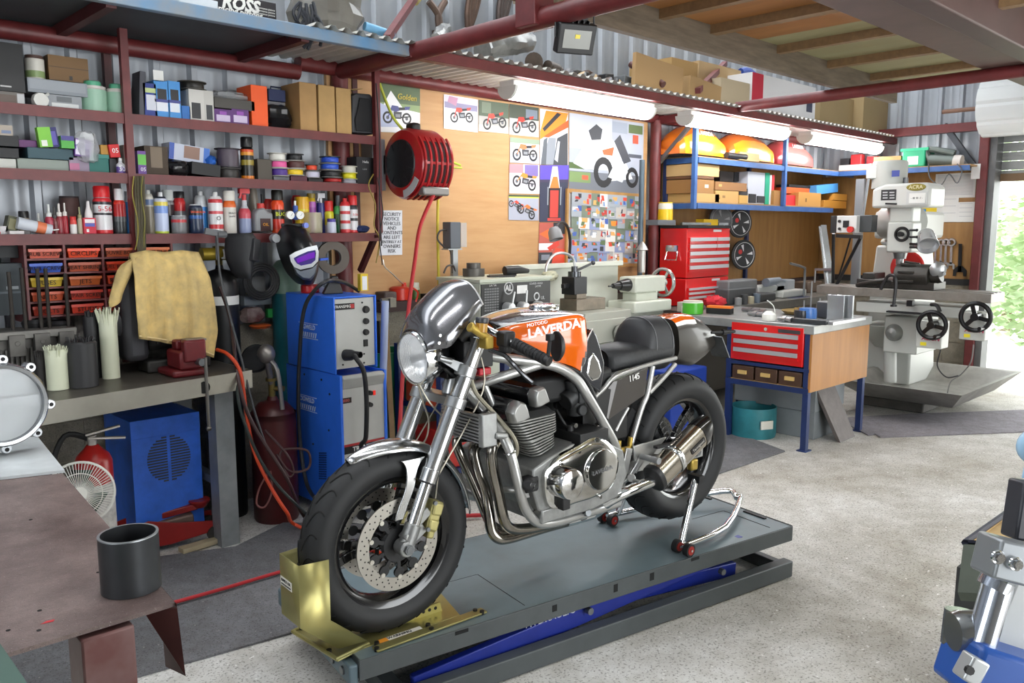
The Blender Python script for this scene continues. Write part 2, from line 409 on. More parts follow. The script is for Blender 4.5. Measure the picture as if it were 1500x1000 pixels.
# ---- mats
def flat(pts,z,name,m,label,cat,th=.008):
    return solo(MB().prism([at(px,py,Z=z).xy.to_3d()+V((0,0,.001))for px,py in pts],(0,0,th)),name,m,label,cat)
flat([(-60,1012),(200,990),(430,925),(690,800),(640,770),(415,765),(345,800),(230,815),(-60,900)],.008,'rubber_mat',MATM,'dark grey rubber mat on the floor in front of the silver workbench','mat')
flat([(760,690),(1000,600),(1075,632),(1150,660),(900,745)],.008,'rubber_mat',MATM,'dark grey rubber mat behind the rear wheel under the red drawer bench','mat')
flat([(1225,612),(1330,606),(1500,600),(1600,628),(1290,640),(1282,635),(1272,637)],.008,'rubber_mat',MATL,'pale grey mat on the floor in front of the milling machine','mat')
# ---- outdoors beyond the doorway
def bush(name,c,r,n,m,label,cat='bush',hs=1.0):
    rnd=random.Random(len(name)+int(c[0]*7));t=thing(name,label,cat)
    mb=MB()
    for i in range(n):
        while 1:
            d=V((rnd.uniform(-1,1),rnd.uniform(-1,1),rnd.uniform(-1,1)))
            if d.length<1:break
        p=V(c)+V((d.x*r,d.y*r,d.z*r*hs));s=rnd.uniform(.05,.1)
        a=V((rnd.uniform(-1,1),rnd.uniform(-1,1),rnd.uniform(-1,1))).normalized();u,w,_=frame(a)
        mb.poly([p+u*s,p+w*s*.45,p-u*s,p-w*s*.45])
    mb.obj('foliage',m,t)
    MB().tube([(c[0],c[1],-.05),(c[0]+.1,c[1],c[2]*.6),(c[0],c[1]+.1,c[2])],[.09,.06,.03],7).obj('trunk',mat('#7a6a55',.8),t)
LEAF=mat('#9cb583',.6,var=.5,sc=2,col2='#bccda6');LEAF2=mat('#a9c08f',.6,var=.5,sc=2,col2='#cfdcbb')
for px,py,X,r,mm,lab in((1480,380,14,1.0,LEAF,'leafy green bush outside the doorway nearest the door post'),(1500,300,19,1.7,LEAF2,'tall pale green tree beyond the driveway seen through the doorway'),(1560,400,11,1.0,LEAF,'low leafy green bush at the right edge of the doorway')):
    p=at(px,py,X=X);bush('leafy_bush',(p.x,p.y,max(p.z,.9)),r,2200,mm,lab,hs=.95)
for i in range(7):
    bush('roadside_tree',(24+i%2*4,-14+i*4.2,2.2),2.4,1200,LEAF2 if i%2 else LEAF,'green tree in the line of trees across the driveway','tree');COL.objects[-1]
for o in COL.objects:
    if o.name.startswith('roadside_tree'):o['group']='trees across the driveway'
# ---- light
w=bpy.data.worlds.new('sky');SC.world=w;w.use_nodes=True
nt=w.node_tree;bg=nt.nodes['Background']
sk=nt.nodes.new('ShaderNodeTexSky');sk.sky_type='HOSEK_WILKIE';sk.turbidity=8;sk.ground_albedo=.5;sk.sun_direction=(.5,-.4,.7)
mx=nt.nodes.new('ShaderNodeMix');mx.data_type='RGBA';mx.inputs[0].default_value=.75;mx.inputs[7].default_value=(.95,.98,1,1)
nt.links.new(sk.outputs[0],mx.inputs[6]);nt.links.new(mx.outputs[2],bg.inputs['Color']);bg.inputs['Strength'].default_value=9.0
SC.view_settings.view_transform='Standard';SC.view_settings.look='None';SC.view_settings.gamma=1;SC.view_settings.exposure=0.0
SC.view_settings.use_curve_mapping=False
# ================================================================== MOTORCYCLE
BAZ=math.radians(-3.8)
B0=at(562,915,Z=.23)
BD=V((math.cos(BAZ),math.sin(BAZ),0));BN=V((-BD.y,BD.x,0))
BM=Matrix(((BD.x,BN.x,0,B0.x),(BD.y,BN.y,0,B0.y),(0,0,1,B0.z),(0,0,0,1)))
def b(px,py,y=0.0):
    "pixel -> motorcycle coordinates (x toward the tail, y away from the viewer, z up) on the plane y"
    p=atp(px,py,B0+BN*y,BN)-B0
    return V((p.dot(BD),y,p.z))
bike=thing('motorcycle','orange and grey naked racing motorcycle standing on the grey lift','motorcycle',M=BM)
GUN=mat('#5b5c60',.16,.75,coat=1,key='gun');GUN2=mat('#36332f',.3,.2,coat=.35,key='tail')
ORANGE=mat('#d9600f',.14,0,coat=1,key='tank');BLK=mat('#0d0d0f',.22,0,coat=.6,key='gloss')
SATIN=mat('#131315',.5);FRAME=mat('#b4b4b2',.3,.75,key='frame');POL=mat('#d5d6d6',.1,1,key='pol')
CAST=mat('#a4a5a4',.4,.85,var=.2,sc=30);ENG=mat('#a0a19f',.4,.6,var=.3,sc=25);EXH=mat('#a9a49b',.16,1,var=.35,sc=9,key='exh')
TI=mat('#b9b2a6',.22,1,stretch=(1,1,20),var=.1,sc=6,key='ti');GOLD=mat('#b59a4a',.35,.7,key='gold');TYRE=mat('#161719',.62,var=.15,sc=30)
FR=V((.02,0,.288));RR=V((1.435,0,.352))
def Y(v,y):return V((v.x,y,v.z))
def wheel(c,R,w,rimr,nm,cl):
    "tyre, rim with paired spokes and hub"
    h=w/2;pr=[]
    for i in range(25):
        a=PI*i/24;pr.append((R-.06+.06*math.sin(a)**.8 if 0<i<24 else R-.06,-h*math.cos(a)))
    pr=[(rimr-.004,-h*.72),(rimr+.008,-h*.86)]+[(max(r,rimr+.02),y)for r,y in pr]+[(rimr+.008,h*.86),(rimr-.004,h*.72)]
    m=MB().lathe(c,(0,1,0),pr,96)
    m.mm(1)
    ng=26 if nm=='f' else 30
    for i in range(ng):
        for sg in(-1,1):
            pts=[]
            for j in range(8):
                t=j/7;fy=sg*(.1+.72*t);rr=R-.06+.06*math.sin(math.acos(max(-1,min(1,fy))))**.8+.0004
                a=2*PI*i/ng+(.11 if sg>0 else 0)+.16*t+.10*math.sin(t*3.1)
                pts.append(V((c.x+rr*math.sin(a),c.y+h*fy,c.z+rr*math.cos(a))))
            m.tube(pts,.0028,4)
    m.obj('tyre',[TYRE,mat('#060606',.9)],bike,ang=60)['label']='black treaded rubber tyre'
    m=MB();hw=h*.74
    m.lathe(c,(0,1,0),[(rimr+.012,-hw),(rimr+.01,-hw-.004),(rimr-.008,-hw),(rimr-.022,-hw*.8),(rimr-.03,-hw*.3),(rimr-.03,hw*.3),(rimr-.022,hw*.8),(rimr-.008,hw),(rimr+.01,hw+.004),(rimr+.012,hw)],72)
    for k in range(5 if nm=='r' else 3):
        a0=2*PI*k/(5 if nm=='r' else 3)+.5
        for off in((-.16,.16)if nm=='f' else(-.05,.05)):
            pts=[]
            for j in range(7):
                t=j/6;r=.03+(rimr-.05)*t;a=a0+off*(.25+.75*t)+(.25*t if nm=='r' else 0)
                pts.append(V((c.x+r*math.sin(a),c.y+.012*(1-t)*(1 if off>0 else-1)*0,c.z+r*math.cos(a))))
            for p,q in zip(pts,pts[1:]):m.bar(p,q,.03,.024-.006*0,up=(0,1,0))
    m.lathe(c,(0,1,0),[(.0,-h*.8),(.04,-h*.8),(.045,-h*.4),(.038,0),(.045,h*.4),(.04,h*.8),(0,h*.8)],32)
    m.obj('rim',BLK,bike,bev=.003)['label']='gloss black spoked wheel rim'
wheel(FR,.300,.122,.212,'f',1);wheel(RR,.315,.175,.215,'r',1)
def disc(c,R,y,sg,lob=True):
    m=MB();t=.0025
    m.lathe((c.x,y,c.z),(0,1,0),[(R-.042,-t),(R,-t),(R,t),(R-.042,t),(R-.042,-t)],72)
    m.mm(1)
    for ring,n,o in((R-.012,30,0),(R-.024,30,.1),(R-.034,20,.05)):
        for i in range(n):
            a=2*PI*i/n+o;q=V((c.x+ring*math.sin(a),y,c.z+ring*math.cos(a)));m.cyl(q-V((0,t+.0004,0)),q+V((0,t+.0004,0)),.0028,n=6)
    d=m.obj('brake_disc',[mat('#b7b3ab',.3,.9),mat('#1a1a1a',.8)],bike)
    m=MB()
    for i in range(10):
        a=2*PI*i/10;q=V((c.x+(R-.057)*math.sin(a),y,c.z+(R-.057)*math.cos(a)))
        m.cyl(q-V((0,.004,0)),q+V((0,.004,0)),.017,n=14);m.bar(q,(c.x+.03*math.sin(a),y,c.z+.03*math.cos(a)),.012,.006,up=(0,1,0))
    m.lathe((c.x,y,c.z),(0,1,0),[(.02,-.004),(.055,-.004),(.06,.004),(.02,.004)],30)
    m.obj('disc_carrier',SATIN,d)
    for i in range(10):
        a=2*PI*i/10;q=V((c.x+(R-.044)*math.sin(a),y+sg*.003,c.z+(R-.044)*math.cos(a)));MB().cyl(q,q+V((0,sg*.005,0)),.0075,n=12).obj('disc_button',mat('#cfccc2',.3,.9),d)
    return d
disc(FR,.148,-.066,-1);disc(FR,.148,.066,1);disc(RR,.115,.085,1)
T=b(689,531,-.1);Bt=b(594,805,-.1);AX=(Bt-T).normalized()
FT=Y(b(701,497,-.1),-.1)
U0=b(626,704,-.1);S1=b(604,772,-.1)
for sg in(-1,1):
    y=.1*sg
    def P(v):return V((v.x,y,v.z))
    lg=MB().cyl(P(FT),P(U0),.0275,n=28).cyl(P(U0)-AX*.04,P(U0)+AX*.004,.030,n=28).obj('fork_tube',mat('#d2d3d4',.16,.95,key='fork'),bike,bev=.002)
    MB().cyl(P(U0),P(S1)+AX*.03,.021,n=24).obj('fork_slider',CHROME,lg)
    MB().cyl(P(U0)+AX*.002,P(U0)+AX*.008,.0305,n=24).obj('dust_seal',SATIN,lg)
    m=MB();q=P(S1)
    m.cyl(q-AX*.012,q+AX*.06,.0265,n=20);e=Y(FR,y)
    m.bar(q+AX*.03,e-AX*.02+V((-.004,0,0)),.04,.045);m.cyl(e-V((0,.024,0)),e+V((0,.024,0)),.026,n=20)
    c1=V((FR.x+.075,y,FR.z+.05));m.bar(q+AX*.005,c1+V((.02,-.0,.05)),.012,.03);m.bar(e,c1,.012,.035)
    m.obj('fork_foot',CAST,lg,bev=.004)
    m=MB();m.cyl(e+V((0,sg*.022,0)),e+V((0,sg*.034,0)),.0165,n=6);m.cyl(e+V((0,sg*.03,0)),e+V((0,sg*.036,0)),.011,n=16)
    m.obj('axle_nut',STEEL,lg)
    cp=MB();cc=V((FR.x+.112,sg*.085,FR.z+.075));d1=V((-.35,0,-1)).normalized()
    M=Matrix((V((.94,0,-.34)),V((0,1,0)),V((.34,0,.94)))).transposed()
    cp.box(cc,(.042,.05,.10),M);cp.box(cc+M@V((.0,-sg*-.022,.026)),(.036,.022,.04),M);cp.box(cc+M@V((0,sg*.022,-.026)),(.036,.022,.036),M)
    cp.box(cc+M@V((.006,0,-.056)),(.026,.046,.03),M)
    cl=cp.obj('brake_caliper',mat('#b4ab72',.4,.5,key='cal'),bike,bev=.006);cl['label']='pale gold brake caliper'
    m=MB()
    for k in(-.04,.045):m.cyl(cc+M@V((-.022,sg*.03,k)),cc+M@V((-.022,sg*.038,k)),.007,n=10)
    m.obj('caliper_bolt',STEEL,cl)
    MB().tube([cc+M@V((0,0,.055)),cc+V((.03,0,.12)),P(U0)+V((.05,0,.02)),P(T)+V((.05,0,-.1)),P(T)+V((.03,0,.05))],.0028,8,5).obj('brake_hose',mat('#a8a294',.35,.7),bike)
m=MB();rings=[]
f0=math.radians(-26);f1=math.radians(84)
for i in range(25):
    t=i/24;a=f0+(f1-f0)*t;r=.318+.006*math.sin(t*PI);w=.058*(min(1,.25+3.2*t)if t<.25 else 1)
    row=[]
    for j in range(9):
        u=-1+2*j/8;rr=r-.028*abs(u)**2.4
        row.append(V((FR.x+rr*math.sin(a),w*u,FR.z+rr*math.cos(a))))
    rings.append(row)
m.loft(rings,cap=False,closed=False)
mg=m.obj('front_mudguard',mat('#c9cacb',.2,1,key='mud'),bike,solid=.004)
for sg in(-1,1):
    sp=[b(606,672,-.075),b(604,690,-.085),b(601,715,-.088),b(592,740,-.088),b(585,762,-.088)]
    m=MB();ws=[.04,.022,.018,.016,.014]
    vs=[]
    for q,w in zip(smoothpath(sp,4),[.045,.036,.029,.023,.02,.018,.017,.017,.016,.016,.016,.016,.016,.016,.016,.015,.014]):
        vs.append([V((q.x-w,sg*-q.y*-1*-1,q.z)),V((q.x+w,sg*-q.y*-1*-1,q.z)),V((q.x+w,sg*-q.y*-1*-1+.008,q.z)),V((q.x-w,sg*-q.y*-1*-1+.008,q.z))])
    m.loft(vs);m.obj('mudguard_stay',mat('#c9cacb',.2,1,key='mud'),mg,bev=.002)
hp=Y(b(682,544,-.1),0);lp=Y(b(667,590,-.1),0)
m=MB()
for c,nm in((hp,0),(lp,1)):
    for sg in(-1,1):m.cyl(V((c.x,.1*sg,c.z))-AX*-.018,V((c.x,.1*sg,c.z))-AX*.018,.0345,n=24)
    m.bar((c.x+.02,-.1,c.z),(c.x+.02,.1,c.z),.05,.03)
m.cyl(V((lp.x+.045,0,lp.z-.02)),V((hp.x+.045,0,hp.z+.05)),.03)
m.obj('fork_yoke',mat('#b0b2b3',.3,.9,key='yoke'),bike,bev=.003)
for sg in(-1,1):
    m=MB();m.prism([Y(b(645,520,-.1),sg*.1-.004),Y(b(690,536,-.1),sg*.1-.004),Y(b(682,552,-.1),sg*.1-.004),Y(b(646,529,-.1),sg*.1-.004)],(0,.008,0));m.cyl(Y(b(643,525,-.1),sg*.1),Y(b(660,529,-.1),sg*.1),.008,.011,n=12)
    m.obj('headlight_bracket',mat('#8f9193',.3,.8),bike)
hc=b(605,525,0);hr=.083
HM=V((-1,0,-.10)).normalized()
m=MB();m.lathe(hc,HM,[(0,.030),(.03,.028),(.055,.022),(.072,.012),(hr,.0)],40)
hs=MB().lathe(hc,HM,[(hr-.002,.003),(hr+.004,.004),(hr+.007,-.004),(hr+.005,-.035)],40).obj('headlight',CHROME,bike)
mk=bpy.data.materials.new('lens');mk.use_nodes=True
bb=mk.node_tree.nodes['Principled BSDF'];bb.inputs['Alpha'].default_value=.3;bb.inputs['Roughness'].default_value=.04;bb.inputs['Base Color'].default_value=(.95,.97,1,1)
n1=mk.node_tree.nodes;wv=n1.new('ShaderNodeTexWave');wv.bands_direction='Y';wv.inputs['Scale'].default_value=55;tcx=n1.new('ShaderNodeTexCoord');bp=n1.new('ShaderNodeBump');bp.inputs['Strength'].default_value=.35;bp.inputs['Distance'].default_value=.01
mk.node_tree.links.new(tcx.outputs['Object'],wv.inputs['Vector']);mk.node_tree.links.new(wv.outputs['Fac'],bp.inputs['Height']);mk.node_tree.links.new(bp.outputs['Normal'],bb.inputs['Normal'])
m.obj('lens',mk,hs)
MB().lathe(hc,HM,[(hr-.004,-.0),(hr-.012,-.025),(.055,-.05),(.022,-.066),(.0,-.068)],36).obj('reflector',mat('#f4f5f6',.3,.8,key='refl'),hs)
MB().cyl(hc+HM*.004,hc-HM*.05,.012,n=14).obj('bulb',mat('#8b8d8e',.2,.8),hs)
MB().lathe(hc,HM,[(hr+.004,-.034),(hr,-.05),(hr-.012,-.09),(.03,-.125),(0,-.13)],36).obj('bucket',BLK,hs)
def crow(e,c,n=15,pw=2.7):
    "arc from near edge e over crown c to the far edge"
    r=[]
    for j in range(n):
        u=-1+2*j/(n-1);k=(1-abs(u)**pw)
        r.append(V((e.x+(c.x-e.x)*k,e.y*-u*1,e.z+(c.z-e.z)*k)))
    return r
ed=[b(627,513,-.088),b(643,511,-.112),b(661,506,-.13),b(682,479,-.132),b(695,462,-.128),b(707,446,-.118)]
cr=[b(605,483,0),b(609,466,0),b(618,450,0),b(637,430,0),b(654,416,0),b(672,410,0)]
ex=smoothpath(ed,5);cx=smoothpath(cr,5)
rows=[crow(e,c)for e,c in zip(ex,cx)]
cw=MB().loft(rows,cap=False,closed=False).obj('headlight_cowl',mat('#737377',.2,.75,coat=1,key='cowl'),bike,solid=.005,ang=60)
m=MB()
for px,py in((643.5,491),(642,502)):q=b(px,py,-.122);m.cyl(q,q+V((0,-.006,0)),.0045,n=10)
m.obj('cowl_screw',POL,cw)
MB().tube([(q.x,q.y*1.01,q.z)for q in rows[-1]],.0035,6).obj('cowl_edge_trim',mat('#d8d8d8',.3,.6),cw)
m=MB();q=b(680,515,-.02);m.box(q,(.12,.16,.09));m.cyl(b(668,500,-.05),b(690,480,-.05),.035);m.tube([b(640,530,-.05),b(665,550,-.06),b(690,560,-.05),b(700,600,-.05)],.008,6,4);m.box(b(660,535,0),(.1,.1,.07))
m.obj('instrument_pod',SATIN,bike,bev=.015)
for sg in(-1,1):
    s0=Y(b(728,487,-.17),-.15);s1=b(800,527,-.36)
    def P(v):return V((v.x,v.y*-sg,v.z))
    dr=(s1-s0).normalized();ga=s0+(s1-s0)*.40
    cb=MB().cyl(P(s0-dr*.05),P(s1),.011,n=14).obj('handlebar',POL,bike)
    prf=[]
    m=MB();m.cyl(P(ga),P(s1),.0165,n=20)
    for k in range(10):q=ga+(s1-ga)*(k+.5)/10;m.cyl(P(q-dr*.004),P(q+dr*.004),.018,n=20)
    m.obj('grip',mat('#19191b',.75),cb)
    q=s0+(s1-s0)*.25;m=MB();m.box(P(q),(.045,.05,.05));m.box(P(q)+V((0,0,-.03)),(.035,.04,.03));m.obj('switch_housing',SATIN,cb,bev=.008)
    m=MB();lv=[b(716,512,-.18),b(728,516,-.20),b(740,521,-.22),b(752,533,-.25),b(767,549,-.30),b(781,561,-.34)]
    m.tube([P(q)for q in lv],.0075,8,4,flat=1.0);m.obj('brake_lever',mat('#55575a',.2,.9),cb)
    m=MB();a0=b(688,478,-.17);a1=b(716,496,-.17);m.cyl(P(a0),P(a1),.013,n=16);m.box(P(a1+V((-.01,0,-.01))),(.03,.04,.04));m.cyl(P(a0+(a1-a0)*.0),P(a0+(a1-a0)*.12),.016)
    mc=m.obj('master_cylinder',GOLD,cb,bev=.004);mc['label']='gold brake master cylinder'
    r0=b(705,486,-.17);ru=V((.1,0,1)).normalized()
    MB().cyl(P(r0),P(r0+ru*.028),.019,n=20).obj('fluid_reservoir',mat('#c9973e',.25,trans=.3,key='fl'),mc)
    MB().cyl(P(r0+ru*.028),P(r0+ru*.046),.021,n=20).obj('reservoir_cap',mat('#2c2e33',.35),mc,bev=.003)
    st=MB();e0=s1+dr*.006;e1=b(806,494,-.37)
    st.cyl(P(s1-dr*.004),P(s1+dr*.014),.017,n=18);st.bar(P(e0),P(e1),.012,.012);st.box(P(e1),(.022,.022,.022));ms=st.obj('mirror_stalk',SATIN,cb,bev=.003)
    mc2=b(816,507,-.37);m=MB();m.lathe(P(mc2),V((-.95,-.3*sg,.02)),[(0,-.018),(.03,-.014),(.042,-.002),(.042,.004),(0,.005)],28)
    m.v=[V((p.x,p.y,(p.z-mc2.z)*1.12+mc2.z))for p in m.v];m.obj('mirror',SATIN,ms)
def ft(name,lst,y,r=.0165,k=4,m=FRAME,both=True):
    for sg in((-1,1)if both else(-1,)):
        pts=[]
        for q in lst:
            yy=q[2]if len(q)>2 else y
            v=b(q[0],q[1],yy);pts.append(V((v.x,v.y*-sg,v.z)))
        MB().tube(pts,r,14,k).obj(name,m,bike)
ft('frame_rail',[(705,519,-.06),(735,524,-.09),(790,531,-.14),(822,540,-.155),(845,556,-.16),(857,574,-.165),(876,606,-.165),(898,645,-.165),(905,665,-.16)],0,.0175)
ft('frame_brace',[(690,566,-.05),(740,550,-.10),(792,533,-.14)],0,.0165)
ft('frame_downtube',[(680,568,-.05),(705,597,-.09),(730,628,-.15),(747,661,-.19),(757,700,-.205),(765,733,-.205),(775,754,-.2),(790,766,-.19),(812,765,-.18),(848,755,-.17),(905,737,-.16)],0,.0165)
ft('frame_strut',[(708,560,-.07),(718,583,-.08),(728,606,-.09)],0,.011)
ft('frame_crossmember',[(735,716,-.1),(760,718,-.155)],0,.011)
ft('subframe_strut',[(956,536),(948,577),(939,600),(922,658)],-.125,.011)
ft('subframe_strut',[(989,533),(972,553),(951,575)],-.125,.0095)
ft('subframe_rail',[(868,584),(884,569),(902,551),(950,534),(990,524)],-.122,.009)
ft('subframe_stay',[(920,597),(911,613),(902,631)],-.12,.0065)
for px,py,r in((747,661,.021),(708,600,.021)):
    q=b(px,py,-.19 if px>720 else-.11);m=MB();m.torus(q,b(px+3,py+8,q.y)-q,.0175,.004,20,6);m.obj('tube_clamp',SATIN if px<720 else POL,bike)
m=MB();m.prism([b(757,706,-.212),b(770,708,-.212),b(776,728,-.212),b(764,731,-.212)],(0,.02,0));m.obj('engine_mount',FRAME,bike)
m=MB();m.box(b(775,708,-.2),(.06,.04,.055));m.cyl(b(774,710,-.2),b(774,710,-.24),.022,n=18);mm_=m.obj('engine_mount_block',SATIN,bike,bev=.01)
m=MB();q=b(779,710,-.235);m.cyl(q,q+V((0,-.012,0)),.016,n=20);m.cyl(q+V((0,-.012,0)),q+V((0,-.022,0)),.008,n=8);m.obj('mount_bolt',POL,mm_)
def tring(cz,bz,crz,x,wc,wb,wbot=None):
    P=[(0,bz),(wb*.7,bz),(wb,bz+.012)]
    for i in range(1,7):t=i/7;P.append((wb+(wc-wb)*t+.012*math.sin(t*PI),bz+.012+(cz-.02-bz-.012)*t))
    P+=[(wc,cz-.02),(wc-.004,cz-.006),(wc-.014,cz)]
    for i in range(1,5):t=i/5;P.append(((wc-.014)*(1-t),cz+(crz-cz)*(1-(1-t)**2)))
    P.append((0,crz));L=P+[(-a,z)for a,z in P[-2:0:-1]]
    return[V((x,-a,z))for a,z in L]
sec=[((728,484),(741,506),.05,.02),((745,478),(756,512),.10,.012),((790,470),(790,527),.145,.018),((825,464),(822,536),.165,.016),((847,461),(844,543),.17,.012),((858,463),(856,552),.158,.008)]
rings=[];meta=[]
for c,q,w,h in sec:
    vc=b(c[0],c[1],-w);vb=b(q[0],q[1],-w*.94)
    rings.append((vc.z,vb.z,vc.z+h,vc.x,w,w*.94))
rings.append((rings[-1][0]-.018,rings[-1][1]-.02,rings[-1][2]-.018,rings[-1][3]+.035,.125,.12))
rings.append((rings[-1][0]-.075,rings[-1][1]-.03,rings[-1][2]-.075,rings[-1][3]+.05,.10,.10))
R=[]
def lerp(a,c,t):return tuple(x+(y-x)*t for x,y in zip(a,c))
for i in range(len(rings)-1):
    for j in range(4):
        t=j/4
        p0=rings[max(i-1,0)];p1=rings[i];p2=rings[i+1];p3=rings[min(i+2,len(rings)-1)]
        R.append(tuple(.5*(2*q1+(q2-q0)*t+(2*q0-5*q1+4*q2-q3)*t*t+(3*q1-q0-3*q2+q3)*t**3)for q0,q1,q2,q3 in zip(p0,p1,p2,p3)))
R.append(rings[-1])
TR=[tring(*r)for r in R];n=len(TR[0]);m=MB();vs=[p for r in TR for p in r]
fs=[];mi=[]
kd=b(862,483,-.16).x
for i in range(len(TR)-1):
    for j in range(n):
        fs.append((i*n+j,i*n+(j+1)%n,(i+1)*n+(j+1)%n,(i+1)*n+j))
        jj=min(j,n-1-j);x=(R[i][3]+R[i+1][3])/2;z=(TR[i][j].z+TR[i][(j+1)%n].z)/2
        k=0
        if jj>=11:k=1 if x<kd+.02 else 0
        lo=kd-.035+max(0,(z-.82))**1.0*.45
        if x>lo and jj<11 and z<.93:k=2
        mi.append(k)
fs+=[tuple(range(n-1,-1,-1)),tuple(range((len(TR)-1)*n,len(TR)*n))];mi+=[0,2]
m.v=vs;m.f=[list(f)for f in fs];m.mi=mi
tk=m.obj('fuel_tank',[ORANGE,mat('#2a2523',.12,.2,coat=1,key='tt'),mat('#35363a',.15,.3,coat=1,key='td')],bike,ang=50)
tk['label']='orange fuel tank with grey knee panels'
for sg in(-1,1):
    m=MB();m.tube([V((TR[i][11].x,sg*(abs(TR[i][11].y)+.001),TR[i][11].z+.001))for i in range(1,21)],.002,6);m.obj('pinstripe',WHITE,tk)
fc=V((b(800,455,0).x-.01,0,R[11][2]+.012));m=MB();m.lathe(fc,(0,0,1),[(0,.004),(.035,.004),(.052,.0),(.056,-.006),(.056,-.03)],32);m.obj('filler_cap',CHROME,tk)
tx=mat('#f0efec',.4)
q0=b(778,491,-.168);q1=b(838,478,-.182)
xd=q1-q0;text('LAVERDA',(q0+q1)/2+V((0,-.012,.008)),xd,(0,0,1),.043,tx,tk,wid=1.22,bold=.0012,ext=.0008)
text('MOTODD',b(786,474,-.182)+V((0,-.003,0)),xd,(0,0,1),.016,tx,tk,wid=1.2,ext=.0008)
kn_=[(868,481),(861,494),(855,511),(852,530),(851,545),(862,560),(880,576),(884,553),(886,531),(880,508),(874,490)]
for sg in(-1,1):
    m=MB();m.prism([Y(b(x,y_,-.158),sg*.158)for x,y_ in kn_],(0,-sg*.06,0));kp_=m.obj('knee_panel',mat('#3b3c40',.18,.3,coat=1,key='kp'),bike,bev=.006,seg=3)
    MB().tube([Y(b(x,y_,-.158),sg*.159)for x,y_ in kn_[:5]],.0018,5,3).obj('pinstripe',WHITE,kp_)
m=MB();kp=[b(x,y_,-.160)for x,y_ in((862,524),(870,513),(879,527),(884,545),(879,557),(867,561),(858,549))]
m.prism(kp,(0,.05,0));m.obj('polished_side_cover',CHROME,bike,bev=.012,seg=4)
for sg in(-1,1):MB().tube([Y(b(x,y_,-.15),sg*.15)for x,y_ in((735,507),(770,519),(800,529),(850,547),(872,584))],.008,8,4).obj('tank_edge_trim',SATIN,bike)
MB().tube([b(853,522,-.14),b(862,532,-.15),(b(880,531,-.15))],.003,6,3).obj('breather_tube',SATIN,bike)
m=MB();m.b2(.55,.95,-.11,.11,.66,.76);m.obj('airbox',mat('#0c0c0d',.6),bike,bev=.02)
def oring(x,zb,zt,w,wt,n=24,p=3.0):
    zc_=(zb+zt)/2;hz=(zt-zb)/2;r=[]
    for i in range(n):
        a=2*PI*i/n;c,s=math.cos(a),math.sin(a)
        yy=math.copysign(abs(c)**(2/p),c);zz=math.copysign(abs(s)**(2/p),s)
        ww=wt+(w-wt)*(1-(zz+1)/2);r.append(V((x,yy*ww,zc_+zz*hz)))
    return r
ss=[(878,513,890,545,.05,.05),(885,513,893,551,.08,.072),(900,511,902,551,.1,.09),(930,508,935,541,.11,.10),(960,503,960,533,.113,.105),(985,500,988,526,.113,.105)]
rg=[]
for x0,zt,x1,zb,w,wt in ss:
    c=b(x1,zb,-w);t=b(x1,zt,-wt);rg.append(oring(c.x,c.z,t.z+.0,w,wt))
st=MB().loft(rg).obj('seat',mat('#1d1e20',.55,bump=.15,bsc=60),bike,ang=60)
xf=b(960,500,-.11).x;xe=b(988,500,-.11).x;zt_h=b(960,461,0).z;rg=[]
for dx,w,dz,zb_ in((-.04,.06,-.13,.73),(-.03,.08,-.08,.72),(-.018,.094,-.038,.715),(-.004,.102,-.012,.71),(.018,.107,-.002,.705),(xe-xf-.02,.11,0,.70),(xe-xf,.109,-.004,.70),(xe-xf+.012,.102,-.016,.705)):
    rg.append(oring(xf+dx,zb_,zt_h+dz,.11 if dx>-.02 else w+.01,w*.93,p=2.5))
hm=MB().loft(rg).obj('seat_hump',mat('#232427',.55),st,ang=60)
m=MB()
for k in(4,6):m.tube([V((p.x,p.y*1.004,p.z+.001))for p in rg[k]],.002,5,closed=True)
m.obj('seat_piping',mat('#6d6e70',.6),hm)
tl=[(990,466,990,531,.108,.09),(1005,460,1003,538,.108,.088),(1020,459,1018,540,.105,.085),(1034,466,1030,528,.1,.08),(1046,480,1042,512,.09,.07),(1050,490,1050,503,.075,.06)]
rg=[]
for x0,zt,x1,zb,w,wt in tl:
    t=b(x0,zt,-wt*.6);c=b(x1,zb,-w);rg.append(oring((t.x+c.x)/2,c.z,t.z,w,wt,p=3.4))
m=MB().loft(rg);n=24
for fi in range(len(m.mi)-2):
    j=fi%n
    if 2<=j<=9 and fi//n<2:m.mi[fi]=1 if 3<=j<=8 else 2
ta=m.obj('tail_unit',[GUN2,ORANGE,WHITE],bike,ang=60);ta['label']='dark grey tail unit with an orange top panel'
m=MB();q=b(1042,487,-.1);m.tube([q,q+V((.05,-.02,0))],.006,8);m.tube([q+V((.05,-.02,0)),q+V((.11,-.04,0))],[.012,.006],10);m.obj('rear_indicator',SATIN,ta)
m=MB();m.bar(b(1045,492,-.08),b(1056,522,-.08),.09,.005,up=(1,0,.4));m.obj('number_plate_holder',STEEL,ta)
m=MB();m.bar(b(1032,498,-.03),b(1048,505,-.04),.05,.02);m.obj('tail_bracket',SATIN,ta)
for sg in(-1,1):
    y=-.118
    pp=[b(903,556,y),b(948,537,y),(b(943,578,y)),b(889,615,y)]
    pq=[b(903,556,y),b(889,615,y),b(879,600,y+.02),b(872,588,y+.03),b(897,558,y)]
    m=MB()
    for poly in(pp,pq):m.prism([V((p.x,p.y*-sg,p.z))for p in poly],(0,.006*-sg*-1,0))
    sp_=m.obj('side_panel',mat('#403c39',.3,.2,coat=.35,key='sp'),bike,bev=.003)
    if sg<0:text('1145',b(929,553,y-.0072),b(935,551,y)-b(924,555,y),(0,0,1),.034,tx,sp_,sp=.9)
yE=.19
Ftop=b(752,622,-yE);Rtop=b(820,606,-yE);Fbot=b(786,674,-yE);Rbot=b(822,650,-yE)
